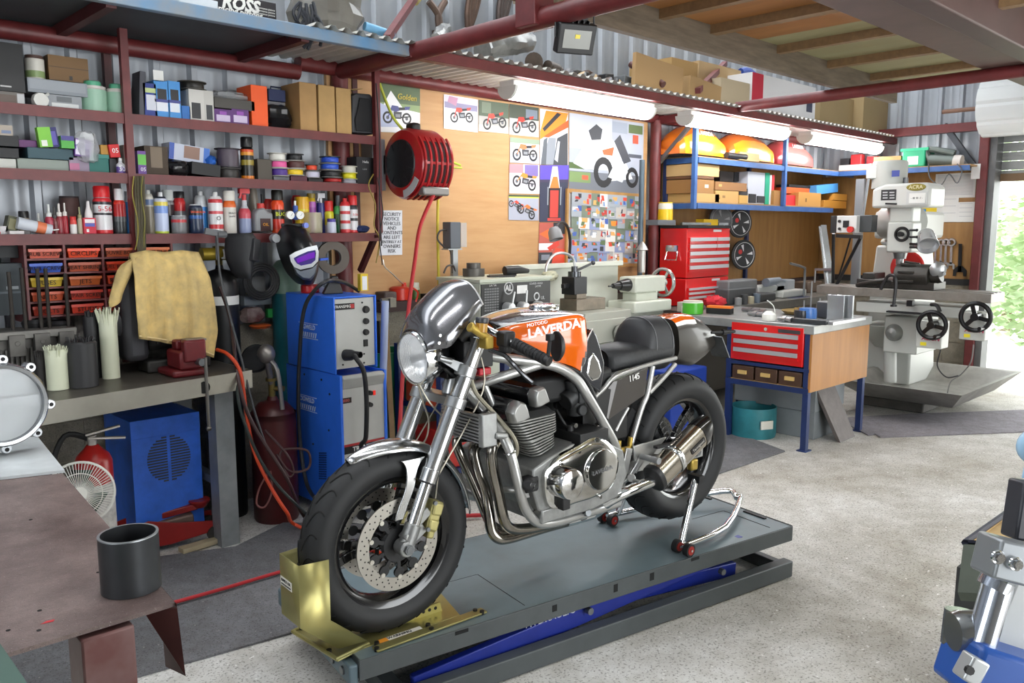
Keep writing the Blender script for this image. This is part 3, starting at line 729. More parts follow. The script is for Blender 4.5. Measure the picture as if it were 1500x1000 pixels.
def plan(Fp,Rp,y,r,th,up):
    "rounded slab between front and rear points, across the machine"
    L=(Rp-Fp).length;d=(Rp-Fp).normalized();pts=[]
    for cx_,cy_,a0 in((L-r,y-r,0),(r,y-r,90),(r,-y+r,180),(L-r,-y+r,270)):
        for k in range(6):
            a=math.radians(a0+18*k);q=Fp+d*(cx_+r*math.cos(a));pts.append(V((q.x,cy_+r*math.sin(a),q.z)))
    return pts
m=MB();up=V((0,0,1));NF=14
for k in range(NF):
    t=k/(NF-1);s=1 if t<.55 else .93
    Fp=Ftop+(Fbot-Ftop)*t;Rp=Rtop+(Rbot-Rtop)*t;Fp.y=Rp.y=0
    if s<1:Fp=Fp+(Rp-Fp)*.06
    m.prism(plan(Fp,Rp,yE*s,.035,.005,up),(0,0,.0048))
F0=V((Ftop.x,0,Ftop.z));R0_=V((Rtop.x,0,Rtop.z));F1=V((Fbot.x,0,Fbot.z));R1=V((Rbot.x,0,Rbot.z))
cyl=m.obj('cylinder_fins',mat('#8f908c',.38,.6,var=.25,sc=25),bike)
def inn(a,c,t):return a+(c-a)*t
m=MB();r0=plan(inn(F0,R0_,.1),inn(F0,R0_,.92),yE-.02,.03,0,up);r1=plan(inn(F1,R1,.12),inn(F1,R1,.9),yE-.03,.02,0,up)
m.loft([[p+V((0,0,.004))for p in r0],r1]);m.obj('cylinder_block',mat('#5d5e5e',.45,.7),cyl)
for hexa in([(748,606),(752,596),(760,587),(768,590),(772,600),(775,612),(762,619),(752,621)],[(781,580),(784,571),(796,566),(800,576),(804,588),(790,596),(783,597)]):
    m=MB();pts=[b(x,y_,-yE)for x,y_ in hexa]
    cc_=sum(pts,V())/len(pts)
    m.loft([[V((cc_.x+(p.x-cc_.x)*.86,-yE-.012,cc_.z+(p.z-cc_.z)*.86))for p in pts],[V((p.x,-yE,p.z))for p in pts],[V((p.x,-yE+.03,p.z))for p in pts]])
    cap=m.obj('cam_end_cap',mat('#a2a2a0',.32,.85,key='cap'),bike,bev=.003)
    m=MB();m.loft([[V((cc_.x+(p.x-cc_.x)*.97,y_,cc_.z+(p.z-cc_.z)*.97+.002))for p in pts]for y_ in(-yE+.028,yE)]);m.obj('cam_cover',BLK,bike,bev=.004)
m=MB();m.loft([plan(F0+V((.0,0,0)),R0_,yE-.004,.03,0,up),plan(F0+V((.012,0,.028)),R0_+V((-.01,0,.02)),yE-.03,.03,0,up)]);m.obj('cylinder_head',mat('#3a3b3c',.4,.6),bike,bev=.004)
for i,y in enumerate((-.12,0,.12)):
    m=MB();q=b(842,578,-.12);q=V((q.x,y,q.z))
    m.cyl(q+V((-.05,0,-.02)),q+V((.06,0,.03)),.034,n=18);m.cyl(q+V((.0,0,-.075)),q+V((.0,0,-.01)),.028,.034,n=18);m.cyl(q+V((0,0,.0)),q+V((-.02,0,.06)),.032,.026,n=18);m.box(q+V((.01,-.035,0)),(.05,.012,.05));m.cyl(q+V((0,-.03,-.05)),q+V((0,-.045,-.05)),.02,n=12)
    m.obj('carburettor',mat('#3c3d3e',.45,.5,var=.3,sc=30),bike,bev=.003)
m=MB();q=b(835,640,-.1);m.box(q,(.14,.25,.09));m.cyl(b(835,632,-.16),b(836,622,-.16),.012);m.tube([b(815,600,-.1),b(830,625,-.14),b(850,640,-.14),b(875,620,-.13)],.007,6,4);m.tube([b(860,560,-.1),b(870,600,-.14),b(885,640,-.14)],.006,6,4);m.b2(.78,1.02,-.12,.12,.48,.68)
m.obj('intake_and_battery_box',mat('#111112',.5),bike,bev=.01)
m=MB()
for x,y_ in((870,625),(873,634),(838,622)):q=b(x,y_,-.16);m.cyl(q,q+V((0,-.02,0)),.009,n=12)
m.obj('hose_fitting',POL,bike)
m=MB()
cp_=[b(*q,-.17)for q in((768,684),(790,668),(824,648),(868,640),(900,655),(906,690),(895,722),(855,742),(800,758),(776,742),(768,715))]
m.loft([[V((p.x,y_,p.z))for p in cp_]for y_ in(-.215,-.12,.12,.19)]);m.box(b(783,742,-.12),(.11,.2,.05));m.cyl(b(783,742,-.17),b(783,715,-.17),.018);m.box(b(778,728,-.15),(.06,.06,.08));m.cyl(b(772,700,-.15),b(772,690,-.15),.02)
ck=m.obj('crankcase',ENG,bike,bev=.006)
def side(pts,y0,y1,ins=.012):
    P0=[b(x,y_,y0)for x,y_ in pts];c=sum(P0,V())/len(P0)
    P0=smoothpath(P0,4,True)
    r=[[V((p.x,y1,p.z))for p in P0],[V((p.x,y0+.012,p.z))for p in P0]]
    for k,(sc_,yy)in enumerate(((.0,.004),(.05,0),(.12,-.003))):
        r.append([V((c.x+(p.x-c.x)*(1-sc_),y0+yy,c.z+(p.z-c.z)*(1-sc_)))for p in P0])
    return r
cov=[(799,698),(806,684),(822,668),(845,655),(868,642),(885,643),(899,655),(907,672),(905,694),(895,715),(870,729),(845,737),(822,745),(808,743),(801,728)]
lc=MB().loft(side(cov,-.235,-.19)).obj('clutch_cover',mat('#cfcfcd',.09,1,key='cover'),bike,ang=50);lc['label']='polished alloy engine side cover'
q=b(882,688,-.247);m=MB();m.lathe(Y(q,-.238),(0,-1,0),[(.074,-.005),(.074,.006),(.070,.012),(.0,.014)],44);m.obj('cover_boss',mat('#cfcfcd',.09,1,key='cover'),lc)
text('LAVERDA',b(883,689,-.2535),(1,0,.05),(0,0,1),.022,mat('#6b6b6d',.4),lc,wid=1.1)
q0=b(818,703,-.235);q1=V((q0.x,-.31,q0.z));m=MB();m.lathe(q0,(0,-1,0),[(.054,-.005),(.054,.06),(.050,.07),(.042,.074),(.0,.076)],40);m.obj('alternator_cover',mat('#d2d2d1',.1,1,key='cover2'),lc)
m=MB()
for x,y_ in((847,661),(874,644),(821,680),(824,738),(878,727),(803,715)):q=b(x,y_,-.235);m.cyl(q+V((0,.01,0)),q+V((0,-.008,0)),.007,n=10)
m.obj('cover_bolt',POL,lc)
m=MB();m.tube([b(*q,-.243)for q in((822,675),(845,662),(868,651),(884,652))],.004,6,3);m.obj('cover_rib',mat('#cfcfcd',.09,1,key='cover'),lc)
m=MB();m.box(b(826,735,-.25),(.035,.03,.05));m.obj('gear_lever_bracket',SATIN,bike,bev=.004)
m=MB();c=b(683,620,-.05)
for k in range(9):m.box(c+V((.0,0,.045-.011*k)),(.05,.22,.005))
m.box(c+V((.004,0,0)),(.035,.2,.095));oc=m.obj('oil_cooler',CAST,bike)
m=MB();m.box(c+V((.0,-.115,0)),(.06,.025,.11));m.cyl(c+V((.02,-.125,-.02)),c+V((.07,-.125,-.03)),.012);m.obj('cooler_tank',CAST,oc,bev=.004)
MB().tube([b(688,545,-.12),b(697,575,-.12),b(728,610,-.15),b(752,640,-.18),(b(757,662,-.18)),b(748,675,-.17)],.0075,8,5).obj('oil_hose',mat('#8f8a7a',.4,.6),bike)
MB().tube([b(612,562,-.02),b(620,590,-.02),b(628,615,0),b(625,640,.02),b(615,655,.04)],.003,6,5).obj('brake_hose',mat('#a8a294',.35,.7),bike)
MB().tube([b(614,562,-.02),b(630,590,-.04),b(655,615,-.03),b(690,640,0)],.003,6,5).obj('brake_hose',mat('#a8a294',.35,.7),bike)
m=MB();q=b(706,543,-.08);m.box(q,(.05,.04,.025));m.obj('connector',mat('#b3202c',.4),bike,bev=.005)
def pipe(l,r=.0185,nm='exhaust_header'):return MB().tube([b(*q)for q in l],r,16,5).obj(nm,EXH,bike)
pipe([(744,645,-.08),(733,646,-.105),(724,652,-.12),(720,668,-.12),(724,695,-.12),(730,722,-.12),(737,757,-.115),(744,771,-.11),(758,775,-.10),(790,771,-.09),(840,757,-.09)],.0195)
pipe([(725,648,.04),(711,648,.02),(700,651,.0),(694,663,-.01),(700,690,-.03),(711,720,-.05),(716,750,-.07),(720,776,-.08),(730,788,-.09),(745,788,-.09),(770,781,-.085),(800,772,-.08),(845,760,-.07)],.0195)
pipe([(700,640,.17),(682,640,.15),(670,644,.14),(672,660,.12),(690,700,.10),(705,735,.07),(713,755,.05),(722,770,.0),(745,780,-.04),(790,774,-.06)],.0185)
m=MB()
for x,y_,yy in((744,645,-.08),(722,648,.04)):q=b(x,y_,yy);m.lathe(q,(-1,0,-.2),[(.019,-.005),(.032,-.005),(.032,.008),(.019,.008)],20)
m.obj('exhaust_flange',STEEL,bike)
MB().tube([b(*q)for q in((830,762,-.08),(868,750,-.11),(885,737,-.16),(903,727,-.2),(925,717,-.22),(958,703,-.225))],[.022,.026,.025,.021,.021,.022],18,5).obj('exhaust_link_pipe',CHROME,bike)
MB().tube([b(*q)for q in((848,754,-.12),(872,741,-.13),(893,728,-.135))],.016,14,4).obj('exhaust_link_pipe',EXH,bike)
e0=b(957,702,-.225);e1=b(1030,628,-.225);ax=(e1-e0).normalized()
sd=V((0,1,0));upv=ax.cross(sd).normalized()
def ov(c,ry,rz,n=36):return[c+sd*(ry*math.copysign(abs(math.cos(2*PI*i/n))**.8,math.cos(2*PI*i/n)))+upv*(rz*math.copysign(abs(math.sin(2*PI*i/n))**.8,math.sin(2*PI*i/n)))for i in range(n)]
si=MB().loft([ov(e0+ax*.02,.045,.053),ov(e1-ax*.03,.045,.053)]).obj('silencer',TI,bike)
m=MB();m.loft([ov(e0-ax*.012,.028,.034),ov(e0,.046,.054),ov(e0+ax*.022,.047,.055)]);m.obj('silencer_front_cap',SATIN,si,bev=.002)
m=MB();tip=[c+ax*(.02+.022*((c-(e1-ax*.0)).dot(upv)/.05))for c in ov(e1-ax*.01,.04,.046)]
m.loft([ov(e1-ax*.045,.047,.055),ov(e1-ax*.02,.047,.055),tip,[e1+ax*.012+(c-e1)*.66 for c in ov(e1,.04,.046)],[e1-ax*.03+(c-e1)*.6 for c in ov(e1,.04,.046)]]);m.obj('silencer_end_cap',BLK,si)
m=MB();c=e0+(e1-e0)*.40;m.loft([ov(c-ax*.011,.048,.056),ov(c+ax*.011,.048,.056)],cap=False);m.obj('silencer_strap',CHROME,si,solid=.003)
c=e0+(e1-e0)*.70;pl_=MB();
pl_.prism([c+ax*u-sd*.0465+upv*v_ for u,v_ in((-.045,-.011),(.045,-.011),(.045,.011),(-.045,.011))],-sd*.0015);bd=pl_.obj('maker_badge',SATIN,si);text('Termignoni',c-sd*.0485,ax,upv*-1 if upv.z<0 else upv,.016,mat('#c7c4bd',.3,.6),bd)
for sg in(-1,1):
    m=MB();m.bar(Y(b(902,690,-.13),sg*.115),V((RR.x+.03,sg*.12,RR.z)),.028,.05);m.bar(Y(b(925,662,-.13),sg*.115),V((RR.x-.05,sg*.12,RR.z+.012)),.022,.026);m.prism([V((RR.x-.06,sg*.12-.011,RR.z-.03)),V((RR.x+.05,sg*.12-.011,RR.z-.03)),V((RR.x+.05,sg*.12-.011,RR.z+.03)),V((RR.x-.06,sg*.12-.011,RR.z+.03))],(0,.022,0))
    sa=m.obj('swingarm',mat('#bfc1c2',.28,.9,key='swing'),bike,bev=.003)
    m=MB();q=V((RR.x,sg*.132,RR.z));m.cyl(q,q+V((0,sg*.016,0)),.017,n=6);m.cyl(q,q+V((0,sg*.004,0)),.024,n=18);m.obj('axle_nut',STEEL,sa)
    def Q(px,py,y):v=b(px,py,y);return V((v.x,v.y*-sg,v.z))
    m=MB();m.bar(Q(905,735,-.165),Q(921,656,-.165),.012,.035,up=(1,0,0));m.bar(Q(921,700,-.17),Q(941,667,-.17),.01,.02,up=(1,0,0));m.bar(Q(930,692,-.17),Q(944,668,-.17),.01,.012,up=(1,0,0));m.prism([Q(928,654,-.165),Q(977,640,-.165),Q(955,668,-.165),Q(930,676,-.165)],(0,.01,0));m.cyl(Q(925,700,-.16),Q(925,700,-.2),.016)
    rs=m.obj('rearset_plate',FRAME,bike,bev=.002)
    m=MB();q=Q(939,668,-.175);m.cyl(q,q+V((.0,sg*.085,0)),.0115,n=16);m.cyl(q+V((0,sg*.085,0)),q+V((0,sg*.089,0)),.013,n=16);m.obj('footpeg',ALUR,rs)
    m=MB();q=Q(920,702,-.18);m.cyl(q,q+V((.01,sg*.05,0)),.008,n=12);m.bar(q,Q(868,742,-.18),.008,.008);m.obj('gear_lever',ALU,rs)
m=MB();m.bar(b(960,655,-.2),b(984,650,-.2),.02,.01);m.bar(b(986,652,-.2),b(994,690,-.19),.014,.014);m.obj('silencer_hanger',SATIN,bike)
m=MB();m.cyl(b(905,660,-.15),b(921,657,-.15),.011,n=14);m.cyl(b(922,655,-.14),b(924,640,-.14),.01);m.cyl(b(906,658,-.15),b(907,645,-.15),.009)
m.obj('rear_master_cylinder',GOLD,bike)
m=MB();q=V((RR.x+.06,-.07,RR.z-.08));m.box(q,(.045,.03,.05));m.obj('rear_caliper',GOLD,bike,bev=.008)
m=MB();q=b(895,710,-.18);m.box(q+V((.01,.02,0)),(.05,.03,.07));m.obj('frame_plate_mount',SATIN,bike,bev=.01)
m=MB();q=b(902,712,-.2);m.cyl(q,q+V((0,-.014,0)),.012,n=14);m.obj('pivot_bolt',POL,bike);m=MB();m.cyl(b(857,751,-.18),b(862,751,-.2),.012);m.prism([b(848,750,-.17),b(862,744,-.17),b(860,760,-.17),b(853,763,-.17)],(0,.008,0));m.obj('stand_lug',STEEL,bike)
m=MB();a=FR;m.cyl((a.x,-.1,a.z),(a.x,.1,a.z),.012);m.cyl((RR.x,-.13,RR.z),(RR.x,.13,RR.z),.012);m.obj('wheel_axle',STEEL,bike)
m=MB();m.lathe((RR.x,.07,RR.z),(0,1,0),[(.03,0),(.088,0),(.092,.004),(.088,.008),(.03,.008)],40);m.obj('rear_sprocket',STEEL,bike)
m=MB();m.bar(b(905,640,-.0),b(925,600,0),.04,.05);m.obj('shock_absorber',SATIN,bike)
# ------------------------------------------------------------------ lift
LZ=.22
def lp_(px,py,z=LZ):return at(px,py,Z=z)
a0=lp_(525,967);a1=lp_(1160,770);LD=(a1-a0).normalized();LN=V((-LD.y,LD.x,0));LW=.66;LL=(a1-a0).length
LM=Matrix(((LD.x,LN.x,0,a0.x),(LD.y,LN.y,0,a0.y),(0,0,1,0),(0,0,0,1)))
lift=thing('motorcycle_lift','low grey hydraulic motorcycle lift table with a blue scissor frame','lift',M=LM)
DECK=mat('#6c7d84',.42,.1,var=.6,sc=1.8,col2='#4c5050',det=9);EDGE=mat('#474c4d',.5,.1,var=.2,sc=6)
m=MB();m.b2(0,LL,0,LW,LZ-.006,LZ);m.obj('deck_plate',DECK,lift)
m=MB();m.b2(0,LL,-.006,0,LZ-.065,LZ+.001);m.b2(0,LL,LW,LW+.006,LZ-.065,LZ+.001);m.b2(LL-.006,LL,0,LW,LZ-.06,LZ+.001);m.b2(0,.006,0,LW,LZ-.06,LZ+.001)
m.obj('side_skirt',EDGE,lift,bev=.002)
m=MB();m.b2(-.03,.0,.0,LW,LZ-.075,LZ-.012);m.obj('end_channel',mat('#56676f',.45,.2),lift,bev=.006)
for y in(.05,.13,.55):MB().cyl((-.036,y,LZ-.045),(-.03,y,LZ-.045),.014,n=14).obj('end_bolt',STEEL,lift)
for x,y,l,w in((.33,-.0065,.05,.012),(.72,-.0065,.02,.024),(1.0,-.0065,.02,.03),(1.18,-.0065,.022,.03),(1.4,-.0065,.045,.012)):MB().b2(x,x+l,y-.0006,y,LZ-.04 if w>.02 else LZ-.014,LZ-.04+w if w>.02 else LZ-.001).obj('deck_slot',mat('#0c0c0d',.9),lift)
m=MB();m.b2(LL-.1,LL-.095,.04,.30,LZ+.0003,LZ+.0008);m.b2(LL-.3,LL-.1,.3,.303,LZ+.0003,LZ+.0008);m.b2(.1,.62,LW*.5,LW*.503,LZ+.0003,LZ+.0006);m.b2(.62,.623,.02,LW*.5,LZ+.0003,LZ+.0006)
m.b2(LL+.0,LL+.0006,.1,.14,LZ-.04,LZ-.015)
m.obj('deck_seam',mat('#0c0c0d',.9),lift)
m=MB()
for y in(.12,.44):m.b2(LL-.035,LL-.02,y,y+.12,LZ,LZ+.006)
m.obj('deck_stop',SATIN,lift)
ZB=.005
m=MB();m.b2(.12,LL-.02,-.03,.02,ZB,.075);m.b2(.12,LL-.02,LW-.06,LW-.01,ZB,.075);m.b2(LL-.06,LL-.02,.02,LW-.06,ZB,.06);m.b2(.12,.18,.02,LW-.06,ZB,.06)
m.obj('base_frame',EDGE,lift,bev=.004)
m=MB()
for y in(.045,LW-.085):
    m.bar((.2,y,.05),(1.75,y,LZ-.035),.03,.075);m.bar((.2,y+.035,LZ-.05),(1.75,y+.035,.065),.03,.06)
sc_=m.obj('scissor_arm',mat('#182a86',.4,.1,var=.2,sc=6),lift,bev=.004);sc_['label']='dark blue scissor arms'
text('HYDRAULIC',(.74,.0295,.142),(1,0,.0),(0,0,1),.04,mat('#a9acb8',.5),lift)
for x,z in((.9,.13),(1.6,.11)):MB().cyl((x,.02,z),(x,0,z),.013).obj('pivot_bolt',STEEL,lift)
solo(MB().prism([lp_(1120,838,0),lp_(1136,847,0),lp_(1132,822,.04),lp_(1118,815,.04)],(.02,.03,.0)),'lift_foot',EDGE,'small dark steel foot at the rear corner of the lift base','foot')
# ------------------------------------------------------------------ wheel chock
ch=thing('wheel_chock','gold zinc plated wheel chock clamping the front tyre','wheel chock',M=BM)
ZN=mat('#a59a5e',.34,.7,var=.45,sc=6,col2='#7f8a6a',key='zn')
def c_(px,py,z):
    p=at(px,py,Z=B0.z+z)-B0;return V((p.dot(BD),p.dot(BN),z))
zt=-.008
pl0=[(429,927),(447,921),(600,870),(660,886),(711,895),(549,962),(530,956),(494,973)]
m=MB();m.prism([c_(x,y_,zt)-V((0,0,.004))for x,y_ in((428,926),(480,908),(640,862),(674,901),(530,950),(495,968))],(0,0,.006));m.obj('base_plate',ZN,ch,bev=.002)
rim=[c_(x,y_,zt)for x,y_ in((540,944),(494,967),(429,926),(445,919))]
MB().tube([p+V((0,0,.004))for p in rim],.007,8).obj('rolled_edge',ZN,ch)
m=MB();m.bar(c_(549,953,zt)+V((0,0,.004)),c_(709,895,zt)+V((0,0,.004)),.035,.006);m.obj('side_rail',ZN,ch,bev=.001)
y0=-.095;xb=-.33
lft=c_(437,890,zt)
def tr(px,py,y):return b(px,py,y)
f_=-.078
A1=tr(441,808,.075);A2=tr(447,810,.06);A3=tr(489,812,-.05);A4=tr(495,806,-.075)
D1=tr(438,897,.075);D2=tr(443,903,.06);D3=tr(491,900,-.05);D4=tr(498,898,-.075)
x1=A3.x;x2=D3.x
def strip(top,bot,depth):return[top,bot]
xa=min(A2.x,A3.x);xw=-.315
zt1=A3.z;zb1=D3.z;W=.062
prof=[(xw+.09,W+.012),(xw,W),(xw,-W),(xw+.09,-W-.012)]
m=MB();g=[[V((x,y,z))for x,y in prof]for z in(zt1,zb1)]
g.append([V((x+.12,y,.012))for x,y in prof])
m.loft(g,cap=False,closed=False);up_=m.obj('wheel_trough',ZN,ch,solid=.004,ang=20)
m=MB();q=V((xw-.0035,.018,zb1+.11));m.box(q,(.001,.075,.028));lb=m.obj('maker_label',mat('#dddbd2',.6),up_)
text('SUPPLY CO.',q+V((-.0008,0,.005)),(0,-1,0),(0,0,1),.012,INK,lb)
text('MOTORCYCLE EQUIPMENT',q+V((-.0008,0,-.007)),(0,-1,0),(0,0,1),.0052,INK,lb)
m=MB();h0=c_(591,913,zt);h1=c_(648,895,zt);hd=(h1-h0);m.prism([h0,h1,h1+V((0,0,.035))-hd*.06,h0+V((0,0,.03))+hd*.1,h0+V((0,0,.02))],(0,.006,0));hb_=m.obj('hole_bracket',ZN,ch)
m=MB()
for k in range(5):q=h0+hd*(.2+.155*k)+V((0,0,.019));m.cyl(q+V((0,-.001,0)),q+V((0,.007,0)),.006,n=10)
m.obj('adjuster_hole',mat('#15140f',.9),hb_)
q0=c_(553,942,zt)+V((0,0,.003));q1=c_(617,920,zt)+V((0,0,.003));m=MB();m.bar(q0,q1,.022,.001);wl=m.obj('warning_label',mat('#d6d2c6',.6),ch)
text('WARNING',(q0+q1)/2+V((0,0,.0006)),q1-q0,(0,1,0),.018,INK,wl)
m=MB();m.bar(q0,q0+(q1-q0)*.22,.022,.0014);m.obj('hazard_patch',mat('#d98a1c',.6),wl)
for x,y_ in((442,922),(482,956),(552,945),(552,953),(627,918),(632,924),(696,897),(706,899)):q=c_(x,y_,zt);MB().cyl(q,q+V((0,0,.012)),.008,n=12).obj('bolt',mat('#2b2a28',.4,.6),ch)
# ------------------------------------------------------------------ paddock stand
PS=CHROME
ps=thing('paddock_stand','chrome tubular paddock stand with red rollers under the rear wheel','stand')
def L_(px,py,z=.03):return at(px,py,Z=LZ+z)
n1=L_(1000,800);n2=L_(1010,797);n3=L_(1062,772,.035);n4=L_(1086,728,.06);n5=L_(1070,719,.065);n6=L_(1030,723,.06);f1=L_(903,752);f2=L_(890,757)
MB().tube([n1,n3,n4+V((-.01,0,-.004)),n4+V((-.02,.015,0)),n5,n6,n6+(f1-n6)*.5,f1,f2],.0135,14,3).obj('stand_tube',PS,ps)
q0=L_(997,797,.03);q1=atp(1019,700,B0+BN*-.16,BN)
MB().tube([q0,q1],.0135,14).obj('stand_arm',PS,ps)
q2=L_(905,752,.03);q3=q1+BN*.32
MB().tube([q2,q3],.0135,14).obj('stand_arm',PS,ps)
for q in(q1,q3):MB().bar(q-BN*.03,q+BN*.03,.03,.03).obj('lifting_cup',SATIN,ps)
for c,lab in((n1,0),(f2,0)):
    for s_ in(-1,1):
        w0=c+BN*(.028*s_-.006)+BD*(-.005);w0.z=LZ+.027
        m=MB();m.lathe(w0-BN*.012,BN,[(0,0),(.026,0),(.026,.024),(0,.024)],24);rl=m.obj('roller',SATIN,ps)
        m=MB();m.lathe(w0-BN*.0135,BN,[(.006,0),(.018,0),(.018,.027),(.006,.027)],20);m.obj('roller_hub',mat('#9c2a22',.4,.3),rl);MB().cyl(w0-BN*.018,w0+BN*.018,.005).obj('roller_bolt',CHROME,rl)
# ================================================================== LEFT SHELVING
m=MB()
for r in range(5):
    x=-2.4-(.2 if r%2 else 0)
    while x<XR:
        m.b2(max(x,-2.5),min(x+.392,XR-.07),YB-.05,YB,r*.198,r*.198+.19);x+=.4
m.mm(1).b2(-2.5,XR-.07,YB-.044,YB,0,.985)
struct(m,'wall_back_lower',[BLOCK,mat('#8a8476',.8)])
struct(MB().b2(2.86,5.6,YB-.17,YB-.03,1.0,1.06).b2(5.6,XR-.06,YB-.09,YB-.03,.95,.99),'trim_6',mat('#3a2a28',.7))
SY0,SY1=4.02,YB-.03
SZ=[2.025,1.755,1.478]
sh=thing('steel_shelving','dark red steel shelving with three long shelves on the back wall','shelving')
xl,xrr=-.1,2.79
for z in SZ:
    m=MB();m.b2(xl,xrr,SY0,SY1,z-.012,z);m.b2(xl,xrr,SY0-.004,SY0+.002,z-.045,z+.002);m.obj('shelf',RED,sh)
for px,zb in((190,.85),(553,1.48)):
    x=at(px,220,Y=SY0).x;MB().b2(x-.017,x+.017,SY0-.012,SY0+.02,zb,2.40).obj('upright',RED,sh)
    MB().b2(x-.017,x+.017,SY1-.035,SY1,zb,2.40).obj('upright',REDD,sh)
MB().bar(at(551,343,Y=SY0),at(528,397,Y=SY0+.15),.03,.03).obj('bent_bracket',REDD,sh)
MB().cyl((2.67,SY1-.05,1.0),(2.67,SY1-.05,2.38),.05,n=18).obj('round_post',RED,sh)
CLR={}
def C_(c,r=.45):return mat(c,r)
def span(px0,px1,Y,py):return at(px0,py,Y=Y).x,at(px1,py,Y=Y).x
def zat(px,py,Y):return at(px,py,Y=Y).z
def cbox(name,label,cat,px0,px1,top,z,col,Y=4.07,dep=.12,faces=(),rot=0,bev=.002,group=None,txt=None,bot=None,rough=.55,lid=None):
    "box standing with its front at depth Y; faces = (u0,u1,v0,v1,colour) patches on the front"
    if bot is not None:z=zat((px0+px1)/2,bot,Y)
    x0,x1=span(px0,px1,Y,top);h=zat((px0+px1)/2,top,Y)-z;w=x1-x0
    m=MB();m.box((0,dep/2,h/2),(w,dep,h));mats=[C_(col,rough)]
    for u0,u1,v0,v1,c in faces:
        mats.append(C_(c));m.mm(len(mats)-1);m.poly([(-w/2+u0*w,-.0008,v0*h),(-w/2+u1*w,-.0008,v0*h),(-w/2+u1*w,-.0008,v1*h),(-w/2+u0*w,-.0008,v1*h)])
    R_=Matrix.Rotation(math.radians(rot),3,'Y');c=V(((x0+x1)/2,Y,z+(abs(math.sin(math.radians(rot)))*w/2 if rot else 0)))
    m.v=[R_@p+c for p in m.v]
    o=solo(m,name,mats,label,cat,group,bev=bev if not faces else 0)
    if lid:
        m=MB();m.box(c+V((0,dep/2,h+.006)),(w+.006,dep+.006,.02));m.obj('lid',C_(lid),o,bev=.002)
    if txt:
        for t_,u,v,s_,tc in txt:text(t_,R_@V((-w/2+u*w,-.0016,v*h))+c,R_@V((1,0,0)),R_@V((0,0,1)),s_,C_(tc),o)
    return o
def can(name,label,cat,px,w,top,z,bands,cap=None,Y=4.08,shape='spray',group=None,txt=None,rough=.3,metal=0,capw=.9):
    "round can or bottle; bands=(v0,v1,colour); cap=(colour, fraction of height)"
    r=(at(px+w/2,top,Y=Y).x-at(px-w/2,top,Y=Y).x)/2;c=at(px,top,Y=Y);H=c.z-z;cf=cap[1]if cap else 0;hb=H*(1-cf)
    m=MB();mats=[];o_=V((c.x,Y+r,z))
    for i,(v0,v1,col)in enumerate(bands):
        mats.append(mat(col,rough,metal));m.mm(i);pr=[]
        for k in range(4):
            v=v0+(v1-v0)*k/3;rr=r
            if shape=='spray':rr=r*(1 if v<.90 else 1-(v-.90)*3.2)
            elif shape=='bottle':rr=r*(1 if v<.66 else max(.42,1-(v-.66)*3.4))
            elif shape=='jar':rr=r*(1 if v<.9 else .93)
            pr.append((rr,hb*v))
        if i==0:pr=[(0,0),(r*.96,0),(r,.003)]+pr[1:]
        if i==len(bands)-1:pr.append((0,hb*v1))
        m.lathe(o_,(0,0,1),pr,20)
    o=solo(m,name,mats,label,cat,group)
    if cap:
        rc=r*capw if shape!='bottle' else r*.42*capw/.9;m=MB()
        if len(cap)>2 and cap[2]=='nozzle':
            m.lathe(o_+V((0,0,hb)),(0,0,1),[(rc*.75,-.006),(rc*.75,H*cf*.3),(rc*.35,H*cf*.36),(rc*.3,H*cf),(0,H*cf)],14)
        elif len(cap)>2 and cap[2]=='trigger':
            m.cyl(o_+V((0,0,hb)),o_+V((0,0,H*(1-cf*.5))),r*.35,n=12);m.box(o_+V((.0,0,H-.012)),(r*1.7,r*.8,.026));m.bar(o_+V((-r*.5,0,H-.02)),o_+V((-r*.8,0,hb+.01)),.01,.01)
        else:m.lathe(o_+V((0,0,hb)),(0,0,1),[(rc,-.004),(rc,H*cf*.86),(rc*.9,H*cf),(0,H*cf)],18)
        m.obj('cap',C_(cap[0],.35),o)
    if txt:
        for t_,v,s_,tc in txt:text(t_,V((c.x-.05*r,Y-.0016,z+hb*v)),(1,0,0),(0,0,1),s_,C_(tc),o)
    return o
Z1,Z2,Z3=[z+.003 for z in SZ]
cbox('audio_player','silver and brown hi-fi unit under the black speaker at the left of the top shelf','hi-fi',-14,35,134,Z1,'#6a6560',dep=.2,faces=((.0,.75,.1,.75,'#57463c'),(.78,1,.1,.9,'#b9babb')))
cbox('loudspeaker','square black speaker on the hi-fi unit at the left of the top shelf','speaker',-14,32,62,Z1+.062,'#1b1c1e',dep=.18,faces=((.2,.55,.08,.11,'#b9b9b9'),),bot=133)
cbox('metal_case','dull grey flat box under the grey steel tray on the top shelf','box',70,119,140,Z1,'#8e9398',dep=.16,faces=((.1,.9,.05,.4,'#cfd2d2'),(.25,.7,.5,.9,'#5f6468')))
cbox('steel_tray','perforated grey steel tray holding a paint tin and wooden box','tray',40,127,118,Z1,'#7f858c',dep=.2,bot=138,faces=((0.03,.97,.25,.95,'#8d939a'),))
m=MB();c=at(59,147,Y=4.05);m.lathe(c,(0,-1,0),[(0,.02),(.03,.018),(.034,.0),(.034,-.01),(0,-.01)],10);m.cyl(c,c+V((.03,-.02,.03)),.006);m.b2(c.x-.02,c.x+.02,c.y,c.y+.06,Z1,c.z);solo(m,'tap_handle',C_('#c9c9c4'),'small white round tap knob below the grey steel tray','tap')
can('paint_tin','white paint tin with a green label standing on the grey steel tray','tin',53,29,80,zat(53,117,4.1),((0,.12,'#c6c4bb'),(.12,.38,'#8aa06a'),(.38,.86,'#d5d2c9'),(.86,1,'#5d4742')),Y=4.10,shape='jar')
